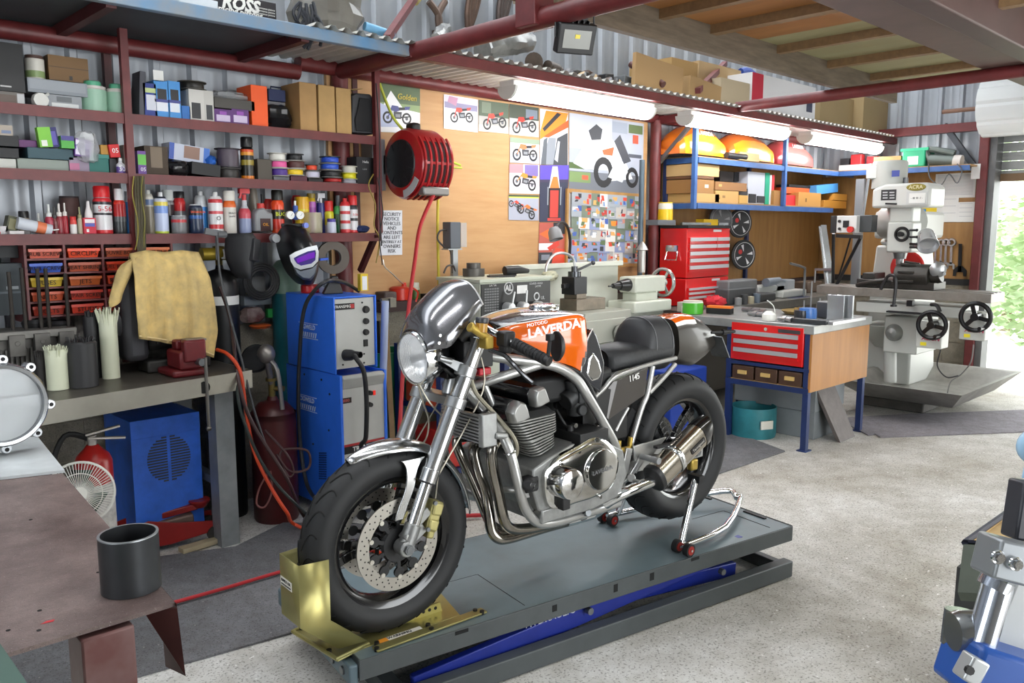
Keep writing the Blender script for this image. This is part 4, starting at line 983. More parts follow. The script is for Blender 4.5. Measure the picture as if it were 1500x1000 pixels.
wb=cbox('wooden_box','brown wooden box with a dark latch on the grey steel tray','box',70,128,83,Z1,'#7a5a33',bot=119,Y=4.12,dep=.11,faces=((0,1,.52,.55,'#4b3620'),(.5,.58,.05,.22,'#2b241c')))
can('storage_jar','square green plastic jar with a green lid, left of the pair on the top shelf','jar',141,40,117,Z1,((0,.86,'#8fb59f'),(.86,1,'#c6c2bd')),cap=('#57b08a',.17),shape='jar',Y=4.06,capw=.62)
can('storage_jar','square green plastic jar with a green lid, right of the pair beside the upright','jar',176,32,122,Z1,((0,.86,'#8fb59f'),(.86,1,'#c6c2bd')),cap=('#57b08a',.17),shape='jar',Y=4.06,capw=.7)
cbox('part_box','dark blue part box with a white label beside the shelf upright','box',209,228,122,Z1,'#2d3f8d',faces=((.2,.95,.2,.66,'#c9ccd8'),(.15,.95,.72,.86,'#b8c98c')))
cbox('folded_card','tall grey card leaning behind the dark blue part box','card',200,209,104,Z1,'#4b4c55',dep=.1,rot=4)
for px0,px1,t,d in((225,246,118,'with its white flap raised'),(245,263,119,'beside the small plain blue box')):
    o=cbox('part_box','pale blue part box with a window, '+d,'box',px0,px1,t,Z1,'#4a94d8',faces=((.2,.85,.5,.78,'#1f1c1c'),(.12,.9,.18,.42,'#d9dde6'),(0,1,.42,.5,'#3b3f86')))
    if t==118:
        m=MB();a=at(225,118,Y=4.07);e=at(239,104,Y=4.07);m.b2(a.x,e.x,4.07,4.072,a.z,e.z);m.obj('flap',PAPER,o)
cbox('small_box','small plain blue box between the blue and white part boxes','box',266,279,155,Z1,'#2e6cb4')
cbox('part_box','white part box with a dark window under the black spool','box',276,298,131,Z1,'#c9c7c2',faces=((.15,.75,.08,.58,'#26262a'),))
cbox('part_box','white part box with a dark window beside the grey padded box','box',298,312,133,Z1,'#bdbbb6',faces=((.2,.85,.08,.55,'#34363a'),))
def spool(label,px,w,top,bot,col,Y=4.14,z=None,flange='#8d8a84',group=None):
    r=(at(px+w/2,top,Y=Y).x-at(px-w/2,top,Y=Y).x)/2;c=at(px,top,Y=Y);zb=z if z is not None else zat(px,bot,Y);h=c.z-zb
    m=MB();o=V((c.x,Y+r*.6,zb));m.lathe(o,(0,0,1),[(0,0),(r,0),(r,.004),(r*.8,.005)],28);m.lathe(o,(0,0,1),[(r*.8,h-.005),(r,h-.004),(r,h),(r*.2,h),(r*.2,h-.01),(0,h-.01)],28);m.cyl(o+V((0,0,.001)),o+V((0,0,h-.008)),r*.3,n=12)
    s=solo(m,'wire_spool',C_(flange),label,'spool',group)
    m=MB();m.lathe(o,(0,0,1),[(r*.78,.005),(r*.82,h*.3),(r*.82,h*.7),(r*.78,h-.005)],28);m.obj('wire',mat(col,.45),s);return s
spool('black spool lying on top of the white part boxes',286,40,119,131,'#26241f',Y=4.09,flange='#4a463e')
cbox('padded_box','dark grey box under a crumpled clear bag on the top shelf','box',314,373,145,Z1+.05,'#46433f',bot=160,dep=.14)
m=MB();rnd=random.Random(3)
def crumple(name,label,px0,px1,top,bot,m_,Y=4.08,dep=.14,cat='bag',seed=1,z=None):
    rnd=random.Random(seed);x0,x1=span(px0,px1,Y,top);zt=zat((px0+px1)/2,top,Y);zb=z if z is not None else zat((px0+px1)/2,bot,Y)
    m=MB();nu,nv=16,9;c=V(((x0+x1)/2,Y+dep/2,(zt+zb)/2));vs=[]
    for j in range(nv+1):
        t=PI*j/nv
        for i in range(nu):
            a=2*PI*i/nu;k=1+rnd.uniform(-.16,.16);s=math.sin(t)**.6
            vs.append(c+V(((x1-x0)/2*s*math.cos(a)*k,dep/2*s*math.sin(a)*k,(zt-zb)/2*max(-1,min(1,math.cos(t)*1.15))*(1+rnd.uniform(-.12,.0)))))
    m.add(vs,[(j*nu+i,(j+1)*nu+i,(j+1)*nu+(i+1)%nu,j*nu+(i+1)%nu)for j in range(nv)for i in range(nu)])
    return solo(m,name,m_,label,cat,ang=12)
CLEAR=mat('#c9cccf',.12,alpha=.45,key='clear');BBAG=mat('#1d1d1f',.18)
crumple('plastic_bag','crumpled clear plastic bag on the dark grey padded box',314,372,132,148,CLEAR,seed=4)
for px0,px1,lab in((314,339,'purple and white packet under the dark grey box, left one'),(339,364,'purple and white packet under the dark grey box, beside the orange box')):
    cbox('packet',lab,'packet',px0,px1,160,Z1,'#5b2f72',faces=((.1,.9,.15,.6,'#c9b9d6'),(.3,.7,.62,.85,'#8f4aa8')))
cbox('orange_box','tall bright orange box on the top shelf','box',367,391,125,Z1,'#ee5a1e',dep=.16)
cbox('grey_box','grey box under the dark blue toolbox on the top shelf','box',392,418,149,Z1,'#77777a',Y=4.16,dep=.1)
o=cbox('small_toolbox','small dark blue toolbox on a grey box beside the cardboard boxes','toolbox',393,418,131,Z1,'#1f2c56',bot=148,Y=4.15,dep=.1)
m=MB();a=at(404,131,Y=4.19);m.tube([a+V((-.03,0,0)),a+V((-.03,0,.012)),a+V((.03,0,.012)),a+V((.03,0,0))],.004,6);m.obj('handle',C_('#1a2240'),o)
crumple('plastic_bag','shiny black plastic bag between the orange box and the cardboard boxes',392,434,151,182,BBAG,z=Z1,seed=6)
CARD=mat('#b08a58',.75,var=.2,sc=6);CARD2=mat('#b9955f',.75,var=.2,sc=6)
def carton(label,px0,px1,top,z,Y,dep,m_=CARD,rot=0,bot=None,tape=True,flaps=0,name='cardboard_box',mark=None):
    if bot is not None:z=zat((px0+px1)/2,bot,Y)
    x0,x1=span(px0,px1,Y,top);h=zat((px0+px1)/2,top,Y)-z;w=x1-x0
    o=solo(MB().b2(x0,x1,Y,Y+dep,z,z+h),name,m_,label,'box',bev=.003)
    if tape:MB().b2(x0-.0005,x1+.0005,Y+dep*.45,Y+dep*.55,z+h,z+h+.0008).obj('packing_tape',mat('#a38a63',.3),o)
    if flaps:MB().bar((x1,Y+dep/2,z+h),(x1+w*.9,Y+dep/2,z+h+.015),dep*.9,.003).obj('flap',m_,o)
    if mark:text(mark,((x0+x1)/2,Y-.001,z+h*.8),(1,0,0),(0,0,1),.02,C_('#5a4a36'),o)
    return o
carton('large plain cardboard box on the top shelf, left of the three',438,463,121,Z1,4.05,.2)
carton('narrow cardboard box in the middle of three on the top shelf',466,490,125,Z1,4.05,.18,CARD2)
carton('narrow cardboard box with an open flap beside the black speaker',492,514,129,Z1,4.05,.18,CARD2,flaps=1)
o=solo(MB().prism([at(516,194,Y=4.05),at(516,140,Y=4.05),at(521,136,Y=4.05),at(543,138,Y=4.05),at(547,145,Y=4.05),at(547,197,Y=4.05)],(0,.16,0)),'loudspeaker',C_('#2b2c30'),'black rounded speaker at the right end of the top shelf','speaker',bev=.006)
m=MB();m.prism([at(521,192,Y=4.049),at(519,175,Y=4.049),at(523,160,Y=4.049),at(526,143,Y=4.049),at(541,145,Y=4.049),at(545,165,Y=4.049),at(543,193,Y=4.049)],(0,-.008,0));m.obj('grille',C_('#131316',.8),o,bev=.004)
for t,b_,lab in((198,214,'black plastic case on top of another at the left of the middle shelf'),(216,231,'black plastic case under another at the left of the middle shelf')):
    cbox('plastic_case',lab,'case',-14,27,t,0,'#1d1e21',bot=b_,dep=.16)
cbox('small_box','pale printed carton on the black plastic cases','box',-10,18,183,0,'#a49a8e',bot=198,dep=.1,faces=((.4,.9,.2,.5,'#6c7a9a'),))
cbox('small_box','white box under the black plastic cases','box',-12,23,232,Z2,'#c3c4be',dep=.14)
cbox('long_box','long grey-green box lying under the teal case','box',25,100,233,Z2,'#8d978f',dep=.14,Y=4.08)
cbox('plastic_case','flat teal plastic case lying on the long grey-green box','case',40,107,217,0,'#2f4e58',bot=233,dep=.15)
cbox('packet','flat purple packet lying behind the teal case','packet',27,54,205,0,'#6a3a70',bot=216,Y=4.1,dep=.1)
cbox('packet','bright green packet leaning on the teal case','packet',57,76,187,0,'#7cc242',bot=216,Y=4.06,dep=.035,rot=-6,faces=((.15,.6,.05,.35,'#dfe3d8'),))
cbox('packet','dark blue packet behind the bright green packet','packet',74,86,187,0,'#2c2a6a',bot=216,Y=4.075,dep=.04,rot=-8,faces=((.2,.8,.1,.8,'#5a4fae'),))
cbox('packet','green and purple packet standing at the end of the teal case','packet',89,108,199,0,'#52a948',bot=217,Y=4.05,dep=.05,faces=((0,1,.62,1,'#3c3480'),))
cbox('packet','white and purple packet with large letters on the middle shelf','packet',108,132,205,0,'#6d3f96',bot=230,Y=4.05,dep=.05,rot=5,faces=((.03,.62,.08,.95,'#d9d4e4'),),txt=[('TNT',.33,.5,.028,'#3a3a8c')])
cbox('packet','purple labelled packet lying under the clear bag','packet',101,130,231,Z2,'#8d7f92',dep=.1,faces=((0,.5,.1,.6,'#b2668a'),))
cbox('plastic_tub','dark teal plastic tub with lettering below the yellow carton','tub',130,159,231,Z2,'#1f6a62',dep=.12,lid='#20796e')
crumple('plastic_bag','crumpled clear plastic bag hanging over the middle shelf edge',112,147,190,238,CLEAR,Y=4.03,dep=.08,seed=9)
cbox('small_box','small mustard carton standing on the dark teal tub','box',147,159,212,0,'#b98a35',bot=230,dep=.06,Y=4.08)
cbox('packet','red packet marked 05 tilted beside the shelf upright','packet',161,176,212,0,'#d0262c',bot=231,Y=4.06,dep=.05,rot=-6,txt=[('05',.55,.5,.03,'#efefef')])
cbox('small_box','tall white carton beside the shelf upright on the middle shelf','box',181,190,212,Z2,'#bfb6ac',dep=.06,Y=4.1)
cbox('small_box','dark box under the red packet','box',160,171,232,Z2,'#4a4c50',dep=.08,Y=4.1)
can('fluid_bottle','white bottle with a purple label marked 30','bottle',178,13,231,Z2,((0,.5,'#6a4f9c'),(.5,1,'#d5d5da')),cap=('#e3e3e3',.16),shape='bottle',Y=4.04,txt=[('30',.3,.03,'#f0f0f0')])
cbox('packet','green and purple packet marked 05 right of the shelf upright','packet',201,213,221,Z2,'#6d4a94',Y=4.05,dep=.04,faces=((0,1,.4,.85,'#5fb443'),),txt=[('05',.6,.2,.025,'#e8e8ee')])
cbox('paper_sack','dark brown sack folded over on the middle shelf','sack',211,245,214,Z2,'#4b4036',dep=.15,faces=((.25,.75,.25,.97,'#6d5d49'),),rough=.8)
cbox('pictured_box','blue and white box with a picture lying on the dark trough','box',246,305,216,0,'#b9bfd0',bot=240,dep=.1,Y=4.10,rot=6,faces=((.0,.12,0,1,'#3553a8'),(.36,.75,.2,.95,'#8a6a5c'),(.85,1,0,1,'#3a6cc0')))
crumple('plastic_bag','bright blue plastic bag beside the clear-wrapped reel',300,322,226,246,mat('#2d62b8',.3),seed=12,z=None)
crumple('plastic_bag','shiny black bag in front of the pictured box',250,282,234,256,BBAG,Y=4.04,dep=.1,z=Z2,seed=15)
cbox('trough','long black trough lying on the middle shelf','trough',280,322,241,Z2,'#17171a',dep=.14,Y=4.04,rot=5)
o=spool('clear-wrapped reel with dark speckled contents on the middle shelf',338,36,217,245,'#4e4450',Y=4.06,flange='#2f2b33')
spool('flat dark reel under the clear-wrapped reel',338,38,246,258,'#2b2826',Y=4.06,z=Z2,flange='#3a3734')
can('spray_can','black spray can with orange printing standing on the middle shelf','can',365,18,200,Z2,((0,.1,'#d97a1c'),(.1,.42,'#17150f'),(.42,.58,'#8b7a2a'),(.58,.72,'#16140f'),(.72,.82,'#d8902c'),(.82,.9,'#c9461c'),(.9,1,'#151515')),cap=('#131315',.22),Y=4.05)
cbox('grey_box','dull brown-grey box beside the wire spools','box',377,398,233,Z2,'#4d463d',dep=.12)
for lab,px,w,t,b_,c,z,fl in(
 ('purple wire spool at the bottom of the first stack',413,27,246,258,'#4a2a86',None,'#9a968f'),
 ('pink wire spool in the middle of the first stack',412,27,235,246,'#e05a9a',None,'#a9a5a0'),
 ('white wire spool on top of the first stack',410,26,224,235,'#d8d6cf',None,'#b0aca4'),
 ('yellow wire spool at the bottom of the second stack',435,29,247,257,'#e3c21c',None,'#a09c94'),
 ('brown wire spool in the middle of the second stack',437,29,235,247,'#4f2a26',None,'#8f8b84'),
 ('black wire spool on top of the second stack',435,25,225,235,'#15161a',None,'#3a3a3a'),
 ('pale lilac wire spool under the orange wire spool',461,23,250,261,'#c3c0d4',None,'#55534f'),
 ('orange wire spool on the pale lilac spool',459,17,241,250,'#d9421c',None,'#3a3836'),
 ('red wire spool at the bottom of the fourth stack',492,28,260,267,'#b3201f',Z2,'#2b2b2b'),
 ('black wire spool above the red one in the fourth stack',490,32,249,260,'#17181a',None,'#6b6a66'),
 ('lower blue wire spool in the fourth stack',488,28,239,249,'#2b55c4',None,'#77756f'),
 ('blue wire spool on top of the fourth stack',488,27,229,239,'#2a50c0',None,'#24302a'),
 ('grey-white wire spool at the bottom of the fifth stack',515,22,262,268,'#a9a9b2',Z2,'#8b8b90'),
 ('yellow wire spool in the middle of the fifth stack',515,22,253,262,'#d6cc1e',None,'#b5b032'),
 ('cream wire spool on top of the fifth stack',515,21,243,253,'#cfccbf',None,'#bdb9aa')):
    spool(lab,px,w,t,b_,c,Y=4.06,z=z,flange=fl,group='wire spools on the middle shelf')
cbox('small_box','pale box under the purple wire spool','box',401,424,258.5,Z2,'#6a6b70',dep=.12)
cbox('small_box','dark red box under the yellow wire spool','box',426,450,257.5,Z2,'#5a2a38',dep=.12)
cbox('small_box','thin black box under the pale lilac spool','box',452,473,261.5,Z2,'#1d1d1f',dep=.12)
cbox('part_box','black box with white lettering at the right end of the middle shelf','box',522,548,230,Z2,'#1a1a1d',dep=.12,Y=4.07,txt=[('Hella',.5,.82,.02,'#d9d9d9'),('LAMP',.45,.55,.012,'#8d8d8d')])
can('spray_can','large white spray can with a red cap marked 5-56 left of the upright','can',152,27,272,Z3,((0,.10,'#d4333a'),(.10,.5,'#e3e3e6'),(.5,.56,'#232429'),(.56,.78,'#e3e3e6'),(.78,.86,'#33343a'),(.86,.96,'#d2323a'),(.96,1,'#d8d8da')),cap=('#d42127',.22),Y=4.06,txt=[('5-56',.66,.034,'#c8202a')])
can('lubricant_bottle','grey and red bottle with a white cap beside the large white spray can','bottle',176,18,276,Z3,((0,.35,'#3c3f42'),(.35,.5,'#5b5e61'),(.5,.86,'#b5272a'),(.86,1,'#d2392d')),cap=('#e2e2e4',.24),Y=4.07,capw=.75)
can('spray_can','slim blue spray can partly behind the hanging cables','can',189,11,280,Z3,((0,.85,'#3d86c9'),(.85,1,'#c5ccd2')),cap=('#d8dadd',.12),Y=4.12)
can('rusty_tin','rusty brown open tin behind the red adhesive bottles','tin',105,30,287,Z3,((0,.95,'#4c3330'),(.95,1,'#2a2224')),Y=4.14,shape='jar',rough=.7)
for px,w,t,c1,c2,lab in((72,13,299,'#a8344a','#d5d9d6','red adhesive bottle with a pale nozzle, first from the left'),(80,10,303,'#6d2a2e','#2c2a2a','dark red adhesive bottle with a black nozzle'),(87,12,298,'#8d2a34','#d9d4cf','red adhesive bottle with a pale nozzle left of the slim one'),(95,9,297,'#a02834','#dcd8d2','slim red adhesive bottle with a long white nozzle'),(117,9,303,'#c9c6ad','#9c9a72','cream adhesive bottle with a pointed nozzle'),(136,9,298,'#8e2530','#d2cdc8','slim red adhesive bottle behind the wide labelled one')):
    can('adhesive_bottle',lab,'bottle',px,w,t,Z3,((0,.6,c1),(.6,1,c1)),cap=(c2,.42,'nozzle'),Y=4.07 if px!=136 else 4.12,shape='spray')
can('adhesive_bottle','short white and red bottle with a red cap beside the rusty tin','bottle',108,10,317,Z3,((0,.7,'#e0dcda'),(.7,1,'#d8433a')),cap=('#c92a28',.22),Y=4.05,shape='jar')
o=cbox('adhesive_bottle','wide flat red adhesive bottle with a blue and white label','bottle',122,140,319,Z3,'#c9243c',Y=4.05,dep=.04,bev=.004,faces=((.1,.9,.68,.92,'#e6dfe2'),(.1,.9,.45,.66,'#4a55b4'),(.2,.4,.1,.3,'#e8e4e4')))
m=MB();a=at(130,319,Y=4.07);m.lathe(a,(0,0,1),[(.018,-.003),(.016,.02),(.008,.05),(.006,.075),(0,.076)],14);m.obj('nozzle',C_('#e3dede'),o)
o=solo(MB().cyl(at(25,326,Y=4.05),at(75,337,Y=4.05)+V((0,-.0,.0)),.026,.024,n=18),'sealant_tube',[C_('#c9ced8')],'white sealant cartridge with orange printing lying on its side','tube')
m=MB();a=at(53,332,Y=4.05);e=at(66,335,Y=4.05);m.cyl(a,e,.0262,.0256,n=18);m.obj('printed_band',C_('#dd7a52'),o)
m=MB();m.bar(at(75,337,Y=4.05),at(84,336,Y=4.05),.05,.004);m.obj('crimped_end',C_('#dfe6e4'),o)
cbox('grease_tin','dark green square tin leaning at the left of the lower shelf','tin',6,23,318,Z3,'#4a4b35',dep=.06,rot=14,faces=((.15,.8,.2,.85,'#7b7752'),))
can('glass_jar','small glass jar with a black lid behind the sealant cartridge','jar',36,17,309,Z3,((0,.75,'#b9ae9a'),(.75,1,'#a89a88')),cap=('#242323',.3),Y=4.15,shape='jar')
can('small_bottle','small clear bottle behind the sealant cartridge','bottle',57,9,312,Z3,((0,.7,'#c3ccca'),(.7,1,'#d8dcda')),cap=('#d8d8d4',.2),Y=4.14,shape='bottle')
cbox('crumpled_packet','crumpled white packet lying at the far left of the lower shelf','packet',-8,12,331,Z3,'#c9c6c8',dep=.06,faces=((0,.4,0,.3,'#c2323a'),))
cbox('wiper','long flat red and white packet lying on the lower shelf edge','packet',14,44,338,Z3,'#cfcaca',dep=.06,Y=4.03,faces=((.7,1,0,1,'#3a3436'),))
can('spray_can','beige and grey spray can right of the hanging cables','can',219,15,278,Z3,((0,.68,'#77705f'),(.68,.72,'#aaa79c'),(.72,.86,'#5f7295'),(.86,.93,'#c9c6bd'),(.93,1,'#b7b4ab')),cap=('#d6d6d2',.09),Y=4.08,capw=.4)
can('spray_can','pale blue and white spray can with a yellow base','can',238,20,281,Z3,((0,.06,'#c6d84a'),(.06,.55,'#c2cfee'),(.55,.75,'#7f9fe0'),(.75,.86,'#e3d15a'),(.86,.95,'#d3d8ea'),(.95,1,'#2d3440')),cap=('#e6e8ea',.11),Y=4.06,capw=.35)
can('spray_can','tall can with a white cap behind the pale blue spray can','can',248,18,278,Z3,((0,.5,'#1f3f38'),(.5,.85,'#3a2f33'),(.85,1,'#8d8d90')),cap=('#d6dcda',.22),Y=4.14)
can('spray_can','black spray can with a red band behind the short grey tin','can',265,17,280,Z3,((0,.5,'#1b1b1d'),(.5,.62,'#77777a'),(.62,1,'#c42a2c')),cap=('#17171a',.14),Y=4.13)
can('filler_tin','short grey tin with a red stripe on its label','tin',266,22,315,Z3,((0,.6,'#7c7d80'),(.6,.76,'#c0343a'),(.76,.94,'#86878a'),(.94,1,'#9c9d9f')),Y=4.05,shape='jar')
can('spray_can','dark blue spray can with orange lettering','can',290,20,299,Z3,((0,.5,'#1d2d4a'),(.5,.62,'#2b5aa0'),(.62,.84,'#1c1f2c'),(.84,.96,'#2a3348'),(.96,1,'#cfd2d4')),Y=4.05,txt=[('DEGREASER',.73,.014,'#ee5a2a')])
can('spray_can','blue spray can with a white top behind the dark blue one','can',297,18,280,Z3,((0,.7,'#3a86cc'),(.7,.76,'#d8dde0'),(.76,1,'#c9ced2')),cap=('#e2e4e6',.1),Y=4.13,capw=.35)
can('spray_can','white tyre spray can with red stripes beside the dark blue can','can',319,20,281,Z3,((0,.12,'#d2d2d4'),(.12,.24,'#cf3a40'),(.24,.52,'#e4e4e6'),(.52,.6,'#d05058'),(.6,.82,'#e4e4e6'),(.82,.92,'#c32f38'),(.92,1,'#e0e0e0')),cap=('#e3e3e3',.1),Y=4.06,capw=.35,txt=[('O',.4,.03,'#1a1a1a')])
can('spray_can','white spray can with an orange band and black lettering','can',339,18,279,Z3,((0,.78,'#cfccc4'),(.78,1,'#e06a2a')),cap=('#d9d6cf',.22),Y=4.06,txt=[('HEAVY',.6,.012,'#222222'),('DUTY',.5,.012,'#222222')])
can('trigger_bottle','clear spray bottle with a red and white trigger','bottle',361,17,276,Z3,((0,.45,'#8a95b8'),(.45,.75,'#c24a58'),(.75,1,'#b9bcc4')),cap=('#d0343a',.26,'trigger'),Y=4.07,shape='bottle')
can('spray_can','faded grey can behind the clear spray bottle','can',374,14,276,Z3,((0,1,'#8c857a'),),Y=4.17)
o=solo(MB().prism([at(374,339,Y=4.06),at(374,312,Y=4.06),at(378,306,Y=4.06),at(388,304,Y=4.06),at(392,310,Y=4.06),at(400,312,Y=4.06),at(401,339,Y=4.06)],(0,.06,0)),'oil_bottle',C_('#8b8d90'),'grey oil bottle with a red cap and dark label','bottle',bev=.008)
m=MB();a=at(382,304,Y=4.09);m.cyl(a+V((0,0,-.01)),a+V((0,0,.022)),.019,n=16);m.obj('cap',C_('#c4352f'),o)
m=MB();p0,p1=at(382,338,Y=4.059),at(396,320,Y=4.059);m.b2(p0.x,p1.x,4.056,4.06,p0.z,p1.z);m.obj('printed_band',C_('#3a1618'),o)
text('OIL',((p0.x+p1.x)/2,4.055,(p0.z+p1.z)/2),(1,0,0),(0,0,1),.022,C_('#e9a02c'),o)
can('spray_can','dark can with a red top behind the grey oil bottle','can',396,12,291,Z3,((0,.7,'#bfc0c2'),(.7,1,'#c9302c')),Y=4.15)
can('small_bottle','white bottle with a black dropper behind the grey oil bottle','bottle',386,10,284,Z3,((0,.8,'#c3cad0'),(.8,1,'#aab0b6')),cap=('#1b1d20',.25),Y=4.16,shape='bottle')
can('spray_can','tall orange-red insect spray can with yellow lettering','can',410,17,278,Z3,((0,.12,'#d94a1c'),(.12,.42,'#cf3322'),(.42,.7,'#2a231a'),(.7,.98,'#e04a22'),(.98,1,'#b3261f')),cap=('#15140f',.22),Y=4.05,txt=[('BUG',.56,.03,'#d8e02a')])
o=solo(MB().cyl(at(433,322,Y=4.06),at(433,312,Y=4.06)+V((0,0,.04)),.014,n=14).cyl(at(424,318,Y=4.04),at(442,318,Y=4.04),.01),'gas_regulator',C_('#2f55a4'),'blue gas regulator with two white dial gauges on the lower shelf','regulator')
for px in(425,439):
    c=at(px,315,Y=4.03);g=MB().lathe(c,(-.2,-1,0),[(0,.012),(.021,.012),(.023,.004),(.023,-.01),(0,-.01)],24).obj('gauge',C_('#e9ebe8'),o)
    MB().bar(c+V((-.001,-.013,-.004)),c+V((.008,-.0135,.01)),.002,.001).obj('needle',INK,g)
MB().cyl(at(432,303,Y=4.06),at(432,294,Y=4.06),.006).obj('valve_stem',WHITE,o)
can('squeeze_bottle','yellow bottle with a rounded top between the regulator and beaker','bottle',447,19,288,Z3,((0,.6,'#d8b324'),(.6,.66,'#e5d02c'),(.66,1,'#e6b01f')),Y=4.12,shape='jar')
can('spray_can','red topped can behind the yellow bottle','can',438,14,286,Z3,((0,.7,'#8a2a2a'),(.7,1,'#c02326')),Y=4.19)
can('spray_can','purple spray can with a gold top','can',459,12,283,Z3,((0,.72,'#8a3f96'),(.72,.88,'#a85ab0'),(.88,1,'#c9ab2e')),cap=('#8f7a22',.1),Y=4.14)
can('trigger_bottle','dark blue spray bottle with a white trigger','bottle',473,12,283,Z3,((0,1,'#2a2f78'),),cap=('#e4e4e8',.24,'trigger'),Y=4.14,shape='jar')
o=can('measuring_beaker','clear plastic measuring beaker holding a yellow funnel','beaker',465,24,311,Z3,((0,1,'#d9cf9a'),),Y=4.05,shape='jar');o.data.materials[0]=mat('#d5cfae',.15,alpha=.5,key='bk')
can('spray_can','yellow can with a red cap beside the beaker','can',485,12,294,Z3,((0,.35,'#b9b9c6'),(.35,.68,'#d6cf2e'),(.68,1,'#d8cf33')),cap=('#cf2c28',.3),Y=4.11)
can('small_bottle','short white bottle with a purple cap at the shelf edge','bottle',489,12,320,Z3,((0,1,'#c9cde0'),),cap=('#4a3a9a',.24),Y=4.03,shape='jar')
can('spray_can','green can with a slim grey cap','can',498,11,286,Z3,((0,.3,'#1f5a34'),(.3,.7,'#33503c'),(.7,1,'#3f9a50')),cap=('#5b6064',.28),Y=4.1,capw=.5)
can('spray_can','small white and red striped spray can beside the last one','can',509,13,290,Z3,((0,.12,'#c9343a'),(.12,.3,'#d8d8da'),(.3,.4,'#c9343a'),(.4,.6,'#dedee0'),(.6,.7,'#c9343a'),(.7,.86,'#e0e0e2'),(.86,1,'#cc3438')),cap=('#d0302f',.1),Y=4.05,capw=.4)
can('spray_can','white 5-56 spray can with red cap at the right end of the lower shelf','can',520,13,286,Z3,((0,.1,'#cf3a40'),(.1,.42,'#dcdce0'),(.42,.52,'#2c2d33'),(.52,.82,'#dedee2'),(.82,1,'#3a3b40')),cap=('#d0262b',.24),Y=4.07,txt=[('5-56',.64,.018,'#c8202a')])
crumple('rag','dark blue rag at the right end of the lower shelf',524,546,330,341,mat('#27355f',.9),z=Z3,Y=4.05,dep=.1,seed=22,cat='rag')
for k,(px0,c_,lab)in enumerate(((197,'#8d8234','thin yellow cable loop hanging over the shelf upright'),(204,'#4c4530','thick dark olive cable bundle hanging over the shelf upright'),(210,'#7a7434','pale olive cable hanging right of the shelf upright'))):
    m=MB()
    if k==1:
        for j in range(4):m.tube([at(px0-6+j*4,258,Y=3.99),at(px0-5+j*4,300,Y=3.97),at(px0-4+j*4,340,Y=3.97),at(px0-1+j*3,368,Y=3.97)],.006,6,5)
    else:m.tube([at(px0-1,258,Y=3.98),at(px0-3,285,Y=3.965),at(px0+(4 if k==0 else 2),320,Y=3.965),at(px0+5-k*2,345,Y=3.965),at(px0+1,366,Y=3.97)],.003,6,5)
    solo(m,'hanging_cable',C_(c_),lab,'cable')
m=MB();m.tube([at(547,255,Y=4.0),at(540,272,Y=3.98),at(550,300,Y=3.98),at(548,330,Y=3.98),at(556,350,Y=3.98),at(551,385,Y=3.98)],.004,6,5)
solo(m,'hanging_cable',C_('#8d7a33'),'thin yellow cable hanging down the right end of the shelving','cable')
m=MB();m.tube([at(551,122,Y=3.99),at(556,200,Y=3.98),at(556,300,Y=3.98),at(559,360,Y=3.98)],.004,6,5);m.tube([at(553,260,Y=3.99),at(561,310,Y=3.97),at(556,345,Y=3.97),at(560,388,Y=3.97)],.003,6,5)
solo(m,'hanging_cable',C_('#1c1a1c'),'black cables running down the right shelf upright','cable')
PZ0=zat(150,458,SY0);pgx=[at(px,400,Y=SY0).x for px in(38.5,96,152,253)]
pg=thing('tray_rack','dark red steel pigeonhole rack of labelled orange trays below the shelves','rack')
ptop=SZ[2]-.045;rowz=[ptop-(ptop-PZ0)*k/5 for k in range(6)]
for x in pgx:MB().b2(x-.005,x+.005,SY0-.004,SY1-.02,PZ0-.03,ptop).obj('divider',RED,pg)
for z in rowz[1:]:MB().b2(pgx[0],pgx[-1],SY0-.003,SY1-.02,z-.004,z+.004).obj('tray_shelf',RED,pg)
MB().b2(pgx[0],pgx[-1],SY1-.02,SY1-.012,PZ0,ptop).obj('back_panel',REDD,pg)
words_=[['GRUB SCREWS','CIRCLIPS','LOUVRE BOLTS','SPLIT PINS'],['GRUB SCREWS','HEAT SHRINK','FUEL FITTINGS','CLAMPS'],['FUSES','JETS','ROLLERS','SEALS'],['NUTS','REPAIR SCREWS','WASHERS','SPRINGS'],['BOLTS','STUDS','O RINGS','TAPS']]
cols_=[['#c8604c','#e2471f','#b0502f','#cf6a35'],['#2f55b4','#a8492c','#cf3f22','#c04a28'],['#d8b93a','#b4551f','#c9452a','#bb4a28'],['#c4542f','#b8321f','#c8372a','#b8482a'],['#a83320','#c93a24','#c0361f','#b03a22']]
hw_=['black','dark','faded','worn','neat']
mid=(pgx[2]+pgx[3])/2
cx_=[(pgx[0],pgx[1]),(pgx[1],pgx[2]),(pgx[2],mid),(mid,pgx[3])]
